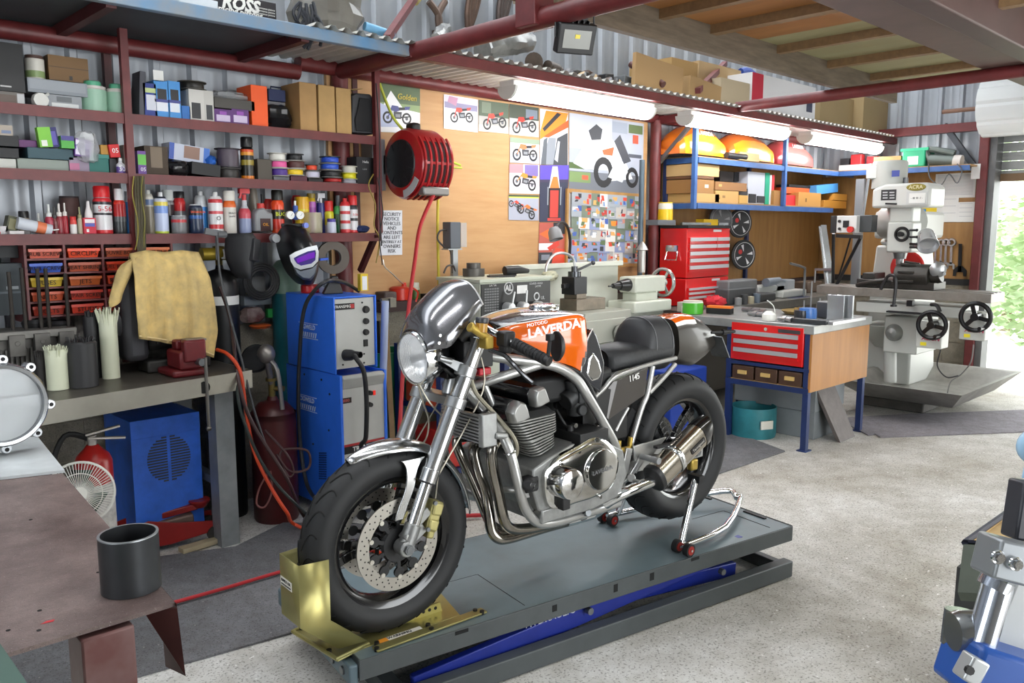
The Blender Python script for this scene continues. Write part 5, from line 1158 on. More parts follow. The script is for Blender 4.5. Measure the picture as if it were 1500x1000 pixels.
for r in range(5):
    for c in range(4):
        x0,x1=cx_[c];x0+=.014;x1-=.014;z0=rowz[r+1]+.005;h=(rowz[r]-rowz[r+1])*.62
        nm='blue' if(r,c)==(1,0)else 'yellow and white' if(r,c)==(2,0)else 'orange'
        t=solo(MB().loft([[V((x0+.006,SY0+.005,z0)),V((x1-.006,SY0+.005,z0)),V((x1-.006,SY1-.04,z0)),V((x0+.006,SY1-.04,z0))],[V((x0,SY0-.005,z0+h)),V((x1,SY0-.005,z0+h)),V((x1,SY1-.03,z0+h)),V((x0,SY1-.03,z0+h))]]),'parts_tray',C_(cols_[r][c],.5),'%s parts tray with handwriting, %s row, %s column of the rack'%(nm,['top','second','middle','fourth','bottom'][r],['first','second','third','last'][c]),'tray','parts trays in the red rack')
        MB().b2(x0-.002,x1+.002,SY0-.009,SY0-.003,z0+h-.01,z0+h+.002).obj('rim',C_(cols_[r][c],.4),t)
        text(words_[r][c],((x0+x1)/2,SY0-.003,z0+h*.45),(1,0,0),(0,-.16,1),.024 if len(words_[r][c])>9 else .028,C_('#2a1712' if(r,c)!=(2,0)else '#44423a',.8),t)
# ================================================================== SILVER WORKBENCH
BZ=.84;bx0,bx1,by0,by1=-.4,1.77,3.635,YB-.06
bn=thing('steel_workbench','long silver steel workbench with a worn grey top under the shelving','workbench')
byl=by0-(bx1-bx0)*.167
m=MB();m.prism([V((bx0,byl,BZ-.012)),V((bx1,by0,BZ-.012)),V((bx1,by1,BZ-.012)),V((bx0,by1,BZ-.012))],(0,0,.012));m.obj('worktop',mat('#6f6a63',.4,.5,var=.5,sc=4,col2='#433d38'),bn)
m=MB();m.bar((bx0,byl-.002,BZ-.0425),(bx1,by0-.002,BZ-.0425),.004,.085);m.b2(bx1,bx1+.004,by0-.004,by1,BZ-.085,BZ);m.obj('apron',mat('#aba79c',.38,.7,var=.35,sc=5,col2='#77736a'),bn)
m=MB();m.cyl((1.52,by0-.048,BZ-.045),(1.52,by0-.044,BZ-.045),.028,n=16);m.obj('scorch_mark',mat('#141312',.9),bn)
for x,y in((1.64,by0+.02),(1.64,by1-.1),(.2,by1-.1)):MB().b2(x-.045,x+.045,y,y+.09,0,BZ-.085).obj('leg',mat('#8b8f92',.5,.5,var=.2,sc=12),bn)
MB().b2(1.62,1.66,by0+.1,by1-.1,.28,.32).obj('stretcher',mat('#6a6d70',.5,.5),bn)
def onb(px,py,z=BZ):return at(px,py,Z=z)
def ctr(px,bot,Y):p=at(px,bot,Y=Y);return p
def ties(px,w,top,bot,col,label,spread=1.35,dark=None):
    p=at(px,550,Y=3.74 if px<140 else 3.86);p.z=BZ;d=(p-EYE).dot(FW);r=w/2*d/FPX;h=at(px,top,Y=p.y).z-BZ;m=MB();rnd=random.Random(px)
    if px in(68,145):p=p+V((0,.06,0))
    for i in range(46):
        a=rnd.uniform(0,2*PI);q=math.sqrt(rnd.uniform(0,1))*r*.92;e=V((math.cos(a)*q,math.sin(a)*q,0));hh=h*rnd.uniform(.95,1.0);s=spread if q>r*.5 else 1.1
        m.bar(p+e*.92+V((0,0,.002)),p+e*.92+V((0,0,hh*.72)),.006,.0035,up=(1,0,0));m.bar(p+e*.92+V((0,0,hh*.72)),p+e*s+V((0,0,hh)),.006,.0035,up=(1,0,0))
    m.lathe(p+V((0,0,.002)),(0,0,1),[(0,0),(r*.97,0),(r*.97,h*.62),(r,h*.86),(r*.9,h*.9),(0,h*.88)],20)
    return solo(m,'cable_tie_bundle',mat(col,.5),label,'cable ties')
TIEW='#d2d6bd'
ties(84,30,505,556,TIEW,'short bundle of white cable ties at the front of the workbench')
ties(68,18,515,553,'#2a2726','short bundle of black cable ties behind the short white one')
ties(121,43,492,553,'#2b2b2d','wide tub of black cable ties beside the short white bundle',1.1)
ties(163,25,449,548,'#d6d9c0','tall bundle of white cable ties at the front of the workbench',1.5)
ties(145,22,455,545,'#242426','tall bundle of black cable ties beside the tall white one',1.2)
eg=thing('engine_block','old dirty grey engine with upright studs at the left of the workbench','engine')
o0=onb(50,540);ex0,ex1=at(-20,500,Y=3.95).x,at(104,500,Y=3.95).x
GR=mat('#6e6c68',.55,.5,var=.5,sc=10,col2='#33302d')
m=MB();m.b2(ex0,ex1,3.95,4.09,BZ+.002,BZ+.20)
for k in range(17):x=ex0+(ex1-ex0)*(k+.5)/17;m.b2(x-.006,x+.006,3.93,3.95,BZ+.01,BZ+.16)
m.obj('crankcase',GR,eg,bev=.005)
m=MB();m.b2(ex0-.01,ex1+.02,3.92,4.10,BZ+.2,BZ+.235);
m.obj('top_flange',mat('#83817c',.5,.5,var=.4,sc=12),eg,bev=.004)
for k in range(3):x=ex0+(ex1-ex0)*(.32+.3*k);m=MB();m.b2(x-.03,x+.03,3.905,3.94,BZ+.13,BZ+.22);m.cyl((x,3.903,BZ+.185),(x,3.9,BZ+.185),.01);m.obj('lug',GR,eg,bev=.004)
for px,t in((17,398),(36,392),(59,393),(71,393),(99,400)):
    p=at(px,455,Y=3.98);MB().cyl((p.x,3.98,BZ+.23),(p.x,3.98,zat(px,t,3.98)),.008,n=10).obj('stud',mat('#35302c',.5,.4),eg)
m=MB();m.lathe((at(85,455,Y=4.05).x,4.05,BZ+.235),(0,0,1),[(.05,0),(.055,.01),(.045,.022),(.0,.022)],20);m.lathe((at(50,455,Y=4.05).x,4.05,BZ+.235),(0,0,1),[(.05,0),(.055,.02),(.045,.035),(.03,.035),(.03,0)],20);m.obj('cylinder_mouth',mat('#3a3a3c',.4,.6),eg)
crumple('rag','pale green cloth draped behind the old engine',-20,34,425,460,mat('#9fb7a8',.9,var=.3,sc=9),Y=4.12,dep=.12,seed=31,cat='rag')
crumple('rag','light grey crumpled cloth beside the tall black cable ties',104,134,450,492,mat('#9c9894',.9,var=.3,sc=14),Y=4.1,dep=.1,seed=33,cat='rag',z=BZ+.01)
tb=cbox('toolbox','dark grey plastic toolbox behind the pale green cloth','toolbox',-20,32,386,0,'#2a3338',bot=462,Y=4.06,dep=.15,faces=((.0,.9,.42,.46,'#4a545a'),(.5,.85,.5,.56,'#8b9296')))
cbox('small_case','black cases stacked on the dark grey toolbox','case',-20,30,355,0,'#1d1f22',bot=378,Y=4.1,dep=.12)
gr=thing('bench_grinder','dark grey bench machine with finned motor under the yellow cloth','grinder')
gx0=at(178,500,Y=4.0).x;gc=at(215,500,Y=4.0)
m=MB();p=at(212,485,Y=3.92);m.cyl(p,p+V((.28,0.0,0)),.09,n=26)
for k in range(14):m.bar(p+V((.02+.018*k,-.09,-.05)),p+V((.02+.018*k,-.09,.05)),.004,.012,up=(0,1,0))
m.obj('motor',mat('#4c4b49',.5,.5,var=.3,sc=12),gr)
m=MB();m.b2(p.x-.02,p.x+.28,3.85,3.99,BZ+.002,BZ+.06);m.obj('base',mat('#3a3937',.5,.4),gr,bev=.01)
m=MB();q=at(193,450,Y=3.9);m.b2(q.x-.05,q.x+.06,3.86,3.995,BZ+.06,at(193,398,Y=3.9).z);m.obj('belt_guard',mat('#46464a',.6,.3),gr,bev=.03)
m=MB();m.lathe(at(181,475,Y=3.92),(-.8,-.6,0),[(0,.03),(.03,.028),(.055,.01),(.06,-.03),(0,-.03)],24);m.obj('wheel_hub',mat('#a9adb3',.3,.8),gr)
sheet=MB();NU,NV=26,30;rnd=random.Random(5)
Yc=3.84
topL,topR=at(172,383,Y=Yc),at(312,395,Y=Yc)
def edge(t,pts):
    n_=len(pts)-1;k=min(int(t*n_),n_-1);f=t*n_-k;a,e=pts[k],pts[k+1];return a[0]+(e[0]-a[0])*f,a[1]+(e[1]-a[1])*f
LFT=[(190,372),(197,400),(199,440),(201,470),(204,496)];RGT=[(291,370),(308,395),(315,430),(319,475),(313,524)];TOPE=[(190,372),(215,367),(238,370),(252,367),(291,370)];BOTE=[(204,496),(232,500),(262,505),(290,515),(313,524)]
vs=[]
for j in range(NV+1):
    v=j/NV
    for i in range(NU+1):
        u=i/NU;lx,ly=edge(v,LFT);rx,ry=edge(v,RGT);tx,ty=edge(u,TOPE);bx_,by_=edge(u,BOTE)
        px=lx+(rx-lx)*u;py=(ly+(ry-ly)*u)*.0+(ty+(by_-ty)*v)
        dep=.02*math.sin(u*17+1.5*math.sin(v*3))*min(1,v*2)+.008*math.sin(u*41+v*5)
        yy=Yc-.05*math.sin(min(v*5,1)*PI/2)-dep*.8
        vs.append(at(px,py,Y=yy))
back=[]
for i in range(NU+1):q=vs[i];back.append(V((q.x+.03,q.y+.13,q.z-.05)))
sheet.add(back+vs,[(j*(NU+1)+i,j*(NU+1)+i+1,(j+1)*(NU+1)+i+1,(j+1)*(NU+1)+i)for j in range(NV+1)for i in range(NU)])
LEA=mat('#e2c47e',.85,var=.8,sc=11,col2='#a3906a',bump=.3,bsc=22,det=7)
ja=sheet.obj('leather_jacket',LEA,None,solid=.006,ang=80);tag(ja,'stained tan leather welding jacket draped over the machine on the workbench','jacket')
m=MB();rr_=[]
for px,py,r in((192,378,.05),(184,398,.045),(176,418,.036),(168,440,.03),(170,448,.026),(178,440,.022)):
    c=at(px,py,Y=3.82);rr_.append([c+V((r*math.cos(a)*(1+.15*math.sin(3*a)),r*.55*math.sin(a),r*.5*math.cos(a)))for a in[2*PI*k/14 for k in range(14)]])
m.loft(rr_[:5]);m.obj('sleeve',LEA,ja,ang=70,sub=1)
m=MB();m.tube([at(px,py-4,Y=3.775)for px,py in BOTE],.0035,5,3);m.obj('hem',mat('#dfc792',.8),ja)
vi=thing('bench_vise','small red bench vise clamped to the front edge of the workbench','vise')
VR=mat('#6c1b20',.4,.1,var=.4,sc=14,col2='#3a1416')
vp=onb(262,545);
m=MB();m.b2(vp.x-.09,vp.x+.06,by0+.01,by0+.2,BZ+.001,BZ+.035);m.b2(vp.x-.06,vp.x+.045,by0+.0,by0+.16,BZ+.035,BZ+.12);m.obj('body',VR,vi,bev=.012)
m=MB();m.b2(vp.x-.045,vp.x+.055,by0-.02,by0+.03,BZ+.07,BZ+.17);m.b2(vp.x-.05,vp.x+.05,by0+.06,by0+.12,BZ+.12,BZ+.165);m.obj('jaw',VR,vi,bev=.01)
m=MB();m.b2(vp.x-.03,vp.x+.06,by0-.01,by0+.05,BZ+.163,BZ+.172);m.obj('jaw_face',mat('#8d8583',.4,.7),vi)
m=MB();m.cyl((vp.x+.02,by0-.05,BZ+.07),(vp.x+.02,by0,BZ+.07),.017,n=14);m.obj('screw',STEEL,vi)
hx=at(273,520,Y=by0-.05);m=MB();m.cyl((vp.x+.035,by0-.045,BZ+.09),(vp.x+.035,by0-.045,zat(274,630,by0-.05)),.008,n=10);m.sph((vp.x+.035,by0-.045,zat(274,633,by0-.05)),.013,10,8);m.obj('handle',mat('#6c6965',.4,.8),vi)
crumple('clutter_bag','dark oily rag heap behind the bench vise',205,260,478,520,mat('#2d2b28',.8,var=.3,sc=10),Y=3.92,dep=.15,seed=37,cat='rag',z=BZ+.004)
# ---- under the bench
bxm=thing('heater_box','blue steel cabinet with a round slotted vent under the workbench','cabinet')
BLUB=mat('#3470e0',.45,var=.25,sc=10)
hb0=at(183,750,Y=3.93).x;p0=at(205,770,Z=.02);p1=at(296,755,Z=.02)
yb=3.86;hx0,hx1=at(195,700,Y=yb).x,at(296,690,Y=yb).x;ztp=zat(245,610,yb)
m=MB();m.b2(hx0,hx1,yb,yb+.36,.045,ztp);m.b2(hx0-.0,hx1,yb-.004,yb,ztp-.085,ztp+.002);m.obj('cabinet_body',BLUB,bxm,bev=.006)
vc=at(248,671,Y=yb-.002);m=MB()
for k in range(17):
    dz=-.105+.0131*k;hwid=math.sqrt(max(0,.11**2-dz**2))*.92
    for s_ in(-1,1):m.b2(vc.x+s_*.008,vc.x+s_*hwid,yb-.0025,yb,vc.z+dz-.0035,vc.z+dz+.0035)
m.obj('vent',mat('#3b3f45',.7),bxm)
m=MB();
for x in(hx0+.03,hx1-.03):m.cyl((x-.02,yb+.05,.045),(x+.02,yb+.05,.045),.045,n=18)
m.obj('wheel',RUB,bxm)
fe=thing('fire_extinguisher','red fire extinguisher with a white label under the workbench','fire extinguisher')
fp=at(140,790,Z=.0);fy=3.72;fx=at(140,720,Y=fy).x;r=.075;zt=zat(140,655,fy)
m=MB();m.lathe((fx,fy,0),(0,0,1),[(0,.0),(r,.0),(r,zt-.06),(r*.85,zt-.03),(r*.45,zt),(r*.3,zt+.015),(0,zt+.015)],32);m.obj('cylinder',mat('#a3201c',.3,var=.2,sc=5),fe)
m=MB();m.lathe((fx,fy,0),(0,0,1),[(r+.001,zt-.36),(r+.001,zt-.15)],32);m.obj('label_sleeve',mat('#cfccc6',.6,var=.5,sc=26,col2='#5a5450'),fe)
m=MB();a=V((fx,fy,zt+.015));m.cyl(a,a+V((0,0,.04)),.018);m.bar(a+V((-.03,-.02,.05)),a+V((.10,-.05,.075)),.02,.008);m.bar(a+V((-.02,-.02,.035)),a+V((.12,-.05,.02)),.02,.008);m.obj('handle',mat('#b5afa8',.4,.6),fe)
MB().tube([a+V((0,.02,.02)),a+V((-.1,.02,.05)),a+V((-.16,.0,-.1)),a+V((-.12,-.01,-.35))],.012,8,5).obj('hose',RUB,fe)
fn=thing('pedestal_fan','white wire fan guard behind the edge of the rusty steel table','fan')
fc_=at(118,722,Y=3.52);m=MB();na=V((-.35,-.85,.1)).normalized();u,w_,_=frame(na);RF=.125
m.torus(fc_,na,RF,.005,44,6);m.torus(fc_-na*.03,na,RF*.97,.003,40,5);m.torus(fc_+na*.02,na,RF*.66,.002,36,5)
for k in range(64):
    a=2*PI*k/64;e=u*math.cos(a)+w_*math.sin(a);m.tube([fc_+na*.032+e*.03,fc_+na*.026+e*RF*.6,fc_+e*RF],.0013,4)
m.lathe(fc_+na*.03,na,[(0,.006),(.028,.004),(.03,0)],20)
m.obj('guard',mat('#d6d4cc',.5),fn)
m=MB()
for k in range(3):
    a=2*PI*k/3;e=u*math.cos(a)+w_*math.sin(a);f_=u*math.cos(a+.9)+w_*math.sin(a+.9);m.poly([fc_-na*.02,fc_-na*.012+e*RF*.8,fc_-na*.03+f_*RF*.8])
m.obj('blade',mat('#3d5044',.5),fn,solid=.003)
m=MB();m.lathe(fc_-na*.05,na,[(0,-.06),(.04,-.05),(.04,.03),(0,.03)],18);m.obj('motor',mat('#2a3030',.5),fn);MB().cyl(fc_-na*.08,(fc_.x+.02,fc_.y-.02,.03),.012).obj('pole',mat('#cfcdc6',.5),fn);MB().lathe((fc_.x+.02,fc_.y-.02,0),(0,0,1),[(0,0),(.11,0),(.1,.02),(.02,.03),(0,.03)],28).obj('base',mat('#cfcdc6',.5),fn)
tj=thing('trolley_jack','low red trolley jack on the floor beside the workbench leg','jack')
JR=mat('#8d1d1b',.35,var=.35,sc=9,col2='#5b1514')
j0=at(172,812,Z=.03);j1=at(325,783,Z=.03);jd=(j1-j0).normalized();jn=V((-jd.y,jd.x,0));L=(j1-j0).length
for s_ in(0,.17):
    m=MB();b_=j0+jn*s_
    m.prism([b_+V((0,0,.09)),b_+V((0,0,.0)),b_+jd*(L*.5)+V((0,0,.0)),b_+jd*(L*.98)+V((0,0,.03)),b_+jd*(L*.98)+V((0,0,.075)),b_+jd*(L*.55)+V((0,0,.10)),b_+jd*(L*.3)+V((0,0,.13))],jn*.008);m.obj('side_plate',JR,tj,bev=.002)
    for t in(.12,.94):MB().cyl(b_+jd*(L*t)-jn*.015+V((0,0,.014)),b_+jd*(L*t)+jn*.012+V((0,0,.014)),.04,n=20).obj('wheel',mat('#2a2826',.6),tj)
m=MB();m.bar(j0+jn*.09+jd*L*.25+V((0,0,.07)),j0+jn*.09+jd*L*.75+V((0,0,.09)),.1,.05);m.obj('hydraulic_body',mat('#7f6a5f',.5,.3,var=.3,sc=12),tj,bev=.008)
m=MB();m.bar(j0+jn*.09+jd*L*.4+V((0,0,.12)),j0+jn*.09+jd*L*.8+V((0,0,.14)),.05,.03);m.lathe(j0+jn*.09+jd*L*.83+V((0,0,.13)),(0,0,1),[(0,0),(.03,0),(.05,.03),(.05,.04),(0,.035)],20);m.obj('lift_arm',JR,tj,bev=.004)
solo(MB().bar(at(265,806,Z=.02)+V((0,0,0)),at(318,790,Z=.02),.05,.022),'timber_offcut',mat('#a5987c',.8,var=.2,sc=14),'short pale timber offcut lying by the trolley jack','timber')
def bottle(name,label,x,y,r,h,cols,neck,valve=True):
    t=thing(name,label,'gas bottle');m=MB();mats=[mat(c,.4,var=.25,sc=8)for c in cols]
    m.lathe((x,y,0),(0,0,1),[(0,0),(r*.95,0),(r,.012),(r,h*neck)],32);m.mm(min(1,len(cols)-1));m.lathe((x,y,0),(0,0,1),[(r,h*neck),(r,h-r*.8),(r*.9,h-r*.45),(r*.62,h-r*.12),(r*.25,h),(r*.2,h+.02),(0,h+.02)],32)
    m.obj('cylinder',mats,t)
    if valve:
        m=MB();m.cyl((x,y,h+.02),(x,y,h+.10),.018);m.cyl((x,y,h+.06),(x+.04,y-.05,h+.06),.014);m.lathe((x,y,h+.1),(0,0,1),[(0,0),(.03,0),(.03,.015),(0,.018)],12);m.obj('valve',mat('#8c7a46',.35,.8),t)
    return t
xk=at(335,470,Y=4.0).x;bk=bottle('gas_bottle','black gas bottle with a white collar beside the tan jacket',xk,4.08,.088,1.30,['#101114'],.9)
m=MB();m.lathe((xk,4.08,0),(0,0,1),[(.0895,1.12),(.0895,1.165)],32);m.obj('collar_label',mat('#dcdcd8',.5),bk)
rx_=at(383,780,Z=0).x
rb=bottle('gas_bottle','squat dark red gas bottle standing on the floor beside the blue welder',1.99,3.86,.115,.63,['#4d1717'],.9)
m=MB();q=V((1.95,3.83,.82));m.cyl((1.99,3.86,.7),(1.95,3.83,.86),.014);m.sph((1.94,3.81,.88),(.045,.045,.05),14,10);m.tube([(1.94,3.81,.86),(1.97,3.76,.8),(1.98,3.74,.6)],.012,8,4);m.obj('regulator',mat('#8f8a86',.35,.7),rb)
bottle('gas_bottle','teal gas bottle standing behind the blue welders',at(424,440,Y=4.15).x,4.16,.09,1.34,['#1f6470','#7f9c8c'],.86)
def hose(pts,r,col,label,name='hose'):
    return solo(MB().tube(pts,r,8,6),name,mat(col,.5),label,'hose')
hose([at(318,512,Y=3.75),at(335,520,Y=3.66),at(352,545,Y=3.62),at(360,600,Y=3.6),at(372,660,Y=3.58),at(395,710,Y=3.55),at(420,750,Y=3.5),at(440,772,Z=.02),(2.08,3.0,.018),(1.95,2.95,.02)],.009,'#c8421c','orange hose falling from the workbench past the red gas bottle')
hose([at(322,420,Y=3.9),at(338,470,Y=3.8),at(350,560,Y=3.6),at(370,620,Y=3.58),at(420,700,Y=3.5),at(455,765,Z=.012),(2.2,3.3,.012),(2.12,3.0,.012)],.009,'#3a2424','dark brown twin hose falling past the red gas bottle')
hose([at(346,540,Y=3.64),at(352,600,Y=3.6),at(385,680,Y=3.56),at(430,735,Y=3.5),at(470,760,Z=.012),(2.35,3.2,.012)],.008,'#27302e','black green hose beside the dark brown twin hose')
hose([at(388,630,Y=3.6),at(420,665,Y=3.5),at(430,690,Y=3.5),at(422,697,Y=3.5),at(410,670,Y=3.52),at(418,658,Y=3.52),at(450,660,Y=3.5),at(452,685,Y=3.5),at(425,690,Y=3.5),at(405,665,Y=3.52)],.006,'#3b1f20','coiled dark red hose hanging beside the blue welder')
hose([at(394,690,Y=3.66),at(380,715,Y=3.66),at(376,738,Y=3.66),at(388,742,Y=3.66),at(398,720,Y=3.66),at(396,690,Y=3.66)],.005,'#7a4a45','small loop of thin pinkish hose against the red gas bottle')
hose([(1.5,2.57,.012),at(230,888,Z=.02),at(330,862,Z=.02),at(430,832,Z=.02),at(500,816,Z=.02)+V((0,.0,0))],.008,'#b0282c','red air hose lying across the grey floor mat','air_hose')if False else hose([at(255,882,Z=.024),at(330,861,Z=.024),at(430,832,Z=.024),at(520,812,Z=.024),at(600,790,Z=.024)],.008,'#b3262c','red air hose lying across the grey floor mat','air_hose')
wm=thing('welding_mask','plain black welding mask with a lift-up lens box hanging near the jacket','mask')
mk_=mat('#303134',.6,var=.2,sc=9);mc=at(351,372,Y=3.9)
prof=[((331,342),(368,340)),((330,350),(376,350)),((329,365),(377,365)),((331,380),(372,382)),((338,396),(366,396)),((346,407),(360,407))]
rg=[]
for(l,r_)in prof:
    a=at(l[0],l[1],Y=3.92);e=at(r_[0],r_[1],Y=3.92);row=[]
    for k in range(15):
        t=k/14;q=a+(e-a)*t;row.append(V((q.x,q.y-.10*math.sin(t*PI),q.z)))
    rg.append(row)
m=MB().loft(rg,cap=False,closed=False);m.obj('shell',mk_,wm,solid=.004,ang=70)
m=MB();a=at(369,366,Y=3.84);M_=Matrix.Rotation(.5,3,'Z')@Matrix.Rotation(.2,3,'Y');m.box(a,(.05,.06,.11),M_);m.obj('lens_box',mat('#26272b',.5),wm,bev=.004)
m=MB();m.cyl(at(318,343,Y=3.86),at(331,343,Y=3.86),.016);m.bar(at(300,338,Y=3.86),at(330,344,Y=3.86),.02,.03);m.cyl(at(317,346,Y=3.84),at(318,380,Y=3.83),.006);m.obj('headband_knob',mat('#5a5c5f',.5),wm)
m=MB();m.tube([at(318,345,Y=3.83),at(322,400,Y=3.78),at(336,460,Y=3.72),at(352,520,Y=3.66),at(372,600,Y=3.6),at(392,660,Y=3.56)],.006,8,5);solo(m,'torch_lead',mat('#3b3d40',.5),'long grey torch lead hanging from beside the black welding mask','cable')
m=MB();c=at(312,372,Y=4.02);m.cyl(c+V((-.06,0,0)),c+V((.04,0,.0)),.032,n=16);m.mm(1).lathe(c+V((.045,-.02,-.004)),(-.4,-1,0),[(0,.01),(.02,.01),(.022,0),(.022,-.02)],18)
solo(m,'gas_regulator',[mat('#8f7a1e',.4,.5),WHITE],'brass regulator with a small white gauge on the black gas bottle','regulator')
cbox('storage_bin','pale grey plastic bin on the low rail behind the black gas bottle','bin',358,388,405,0,'#77797b',bot=432,Y=4.2,dep=.08,faces=((.05,.3,.1,.6,'#c2bd2a'),))
m=MB();c=at(383,412,Y=4.12)
for k in range(4):m.torus(c,(-.1,-1,0),.06+.012*k,.007,30,6)
solo(m,'coiled_hose',mat('#2c2c2e',.5),'coil of black hose hanging behind the teal gas bottle','hose')
solo(MB().b2(at(356,437,Y=4.2).x,at(430,437,Y=4.2).x,4.19,4.24,zat(390,446,4.2),zat(390,431,4.2)),'cable_tray',mat('#7d8488',.5,.4),'short grey steel rail on the wall behind the gas bottles','rail',bev=.004)
m=MB();m.lathe(at(381,478,Y=4.15),(0,0,1),[(.0,-.01),(.05,-.008),(.06,.005),(.05,.012),(0,.012)],20);solo(m,'orange_dish',mat('#b4501f',.5),'shallow orange dish behind the red gas bottle','dish')
m=MB();a=at(398,458,Y=4.2);m.box(a,(.06,.03,.05));solo(m,'small_box',C_('#2c9a4a'),'small bright green box behind the teal gas bottle','box',bev=.003)
crumple('rag','dark red and white bundle behind the black gas bottle',358,392,450,474,mat('#5b2428',.8,var=.6,sc=12,col2='#a9a39c'),Y=4.14,dep=.1,seed=44,cat='rag')
m=MB();a=at(375,525,Y=3.95);m.lathe(a,(-.3,-1,0),[(.075,0),(.07,.015),(.066,.015),(.066,-.02),(.0,-.02)],28);m.mm(1).box(at(391,520,Y=3.93),(.05,.02,.035));solo(m,'hose_reel',[mat('#17181a',.5),mat('#b34a44',.5)],'round black reel with a pink tag above the red gas bottle','reel')
# ================================================================== WELDERS
def knob(m,c,r=.012,l=.015):m.cyl(c,c+V((0,-l,0)),r,r*.85,14)
wd=thing('welding_machine','lower blue and grey welding machine with slotted vents on the floor','welder')
x0,x1,y0,y1,zt=2.185,2.46,3.53,4.06,.775
WB=mat('#3072ea',.4,var=.15,sc=6);PANEL=mat('#b9bab6',.45,var=.25,sc=7,col2='#9c9c97')
m=MB();m.b2(x0,x1,y0+.004,y1,.05,zt-.02);m.b2(x0-.003,x0+.012,y0-.012,y1,.05,zt);m.b2(x1-.012,x1+.003,y0-.012,y1,.05,zt);m.obj('case',WB,wd,bev=.003)
m=MB();m.b2(x0+.012,x1-.012,y0-.004,y0+.004,.05,zt-.07);m.b2(x0+.012,x1-.012,y0+.01,y0+.02,zt-.07,zt-.02);m.obj('front_panel',PANEL,wd)
m=MB();m.prism([V((x0+.012,y0-.006,zt-.075)),V((x0+.012,y0-.022,zt-.02)),V((x0+.012,y0,zt-.005)),V((x0+.012,y0+.04,zt-.01))],(x1-x0-.024,0,0));m.obj('hood',mat('#a8a9a4',.45,var=.2,sc=8),wd,bev=.004)
m=MB()
for px,py in((541,575),(541,592)):knob(m,at(px,py,Y=y0-.004),.013,.02)
m.obj('knob',SATIN,wd)
m=MB();q=at(548,575,Y=y0-.005);m.b2(q.x-.007,q.x+.007,y0-.009,y0-.004,q.z-.012,q.z+.012);m.obj('power_switch',mat('#d2281c',.3,emit=.6,key='sw'),wd)
m=MB();a,e=at(497,588,Y=y0),at(514,588,Y=y0);m.b2(a.x,e.x,y0-.006,y0-.004,a.z-.014,a.z+.014);m.obj('display',mat('#2a1d1d',.3),wd);text('8880',((a.x+e.x)/2,y0-.0065,a.z),(1,0,0),(0,0,1),.022,mat('#b8605a',.4),wd)
m=MB();q=at(525,655,Y=y0);m.b2(x0+.014,x1-.014,y0-.006,y0-.004,q.z-.022,q.z+.016);m.obj('name_band',mat('#1b1b1d',.4),wd);m=MB();m.b2(x0+.014,x1-.014,y0-.0065,y0-.005,q.z+.016,q.z+.028);m.obj('red_band',mat('#a82a2c',.4),wd)
text('TRANSMIG',((x0+x1)/2+.01,y0-.0066,q.z-.003),(1,0,0),(0,0,1),.034,WHITE,wd,bold=.0006)
m=MB()
for k in range(9):m.b2(x0+.03,x0+.12,y0-.0055,y0-.0035,q.z-.05-.022*k,q.z-.042-.022*k);m.b2(x0+.14,x0+.23,y0-.0055,y0-.0035,q.z-.05-.022*k,q.z-.042-.022*k)
m.obj('vent',mat('#3c3d3e',.6),wd)
m=MB()
for k in range(12):q=at(474,663+k*3.4,X=x0-.003);m.bar(q+V((-.001,.045,-.01)),q+V((-.001,-.03,.005)),.002,.007)
m.obj('side_vent',mat('#123a80',.6),wd)
def badge(px,py,xw,par):
    q=at(px,py,X=xw);xd,ud=V((0,-1,0)),V((0,0,1));LB=mat('#c3d2ea',.5)
    text('CIGWELD',q+V((-.0015,0,.022)),xd,ud,.034,LB,par,bold=.0006);m=MB()
    for k in range(8):m.prism([q+V((-.0015,.078-.021*k,-.03)),q+V((-.0015,.067-.021*k,-.03)),q+V((-.0015,.057-.021*k,-.004)),q+V((-.0015,.068-.021*k,-.004))],(-.0006,0,0))
    for a_,e_ in(((.09,.042),(-.1,.042)),((.09,-.036),(-.1,-.036)),((.09,-.036),(.09,.042)),((-.1,-.036),(-.1,.042))):m.bar(q+V((-.0015,a_[0],a_[1])),q+V((-.0015,e_[0],e_[1])),.001,.003)
    m.obj('emblem',LB,par)
badge(450,591,x0-.003,wd)
m=MB()
for px,py in((471,556),(483,577),(446,548),(482,630),(459,650)):q=at(px,py,X=x0-.003);m.cyl(q,q+V((-.003,0,0)),.006,n=8)
m.obj('screw',SATIN,wd)
w2=thing('wire_feeder','upper blue and grey welding wire feeder stacked on the lower welder','welder')
X0,X1,Y0,Y1,ZB_,ZT=2.175,2.425,3.555,4.02,.79,1.165
m=MB();m.b2(X0+.003,X1-.003,Y0+.01,Y1,ZB_+.01,ZT-.003);m.b2(X0-.002,X0+.006,Y0-.012,Y1,ZB_-.01,ZT);m.b2(X1-.006,X1+.002,Y0-.012,Y1,ZB_,ZT);m.b2(X0,X1,Y0-.012,Y1,ZT-.006,ZT+.002);m.obj('case',WB,w2,bev=.003)
m=MB();m.b2(X0+.008,X1-.008,Y0,Y0+.008,ZB_+.012,ZT-.01);m.b2(X0+.015,X1-.07,Y0-.0015,Y0,ZB_+.03,ZT-.012);m.obj('front_panel',PANEL,w2)
m=MB();a,e=at(489,450,Y=Y0),at(519,451,Y=Y0);m.b2(a.x,e.x,Y0-.003,Y0-.001,a.z-.016,a.z+.016);nb=m.obj('name_plate',mat('#1b1b1d',.4),w2);text('TRANSMIG',((a.x+e.x)/2-.012,Y0-.0032,a.z),(1,0,0),(0,0,1),.02,WHITE,nb);MB().b2(e.x-.025,e.x-.003,Y0-.0035,Y0-.003,a.z-.011,a.z+.011).obj('red_tile',mat('#b02a2c',.4),nb)
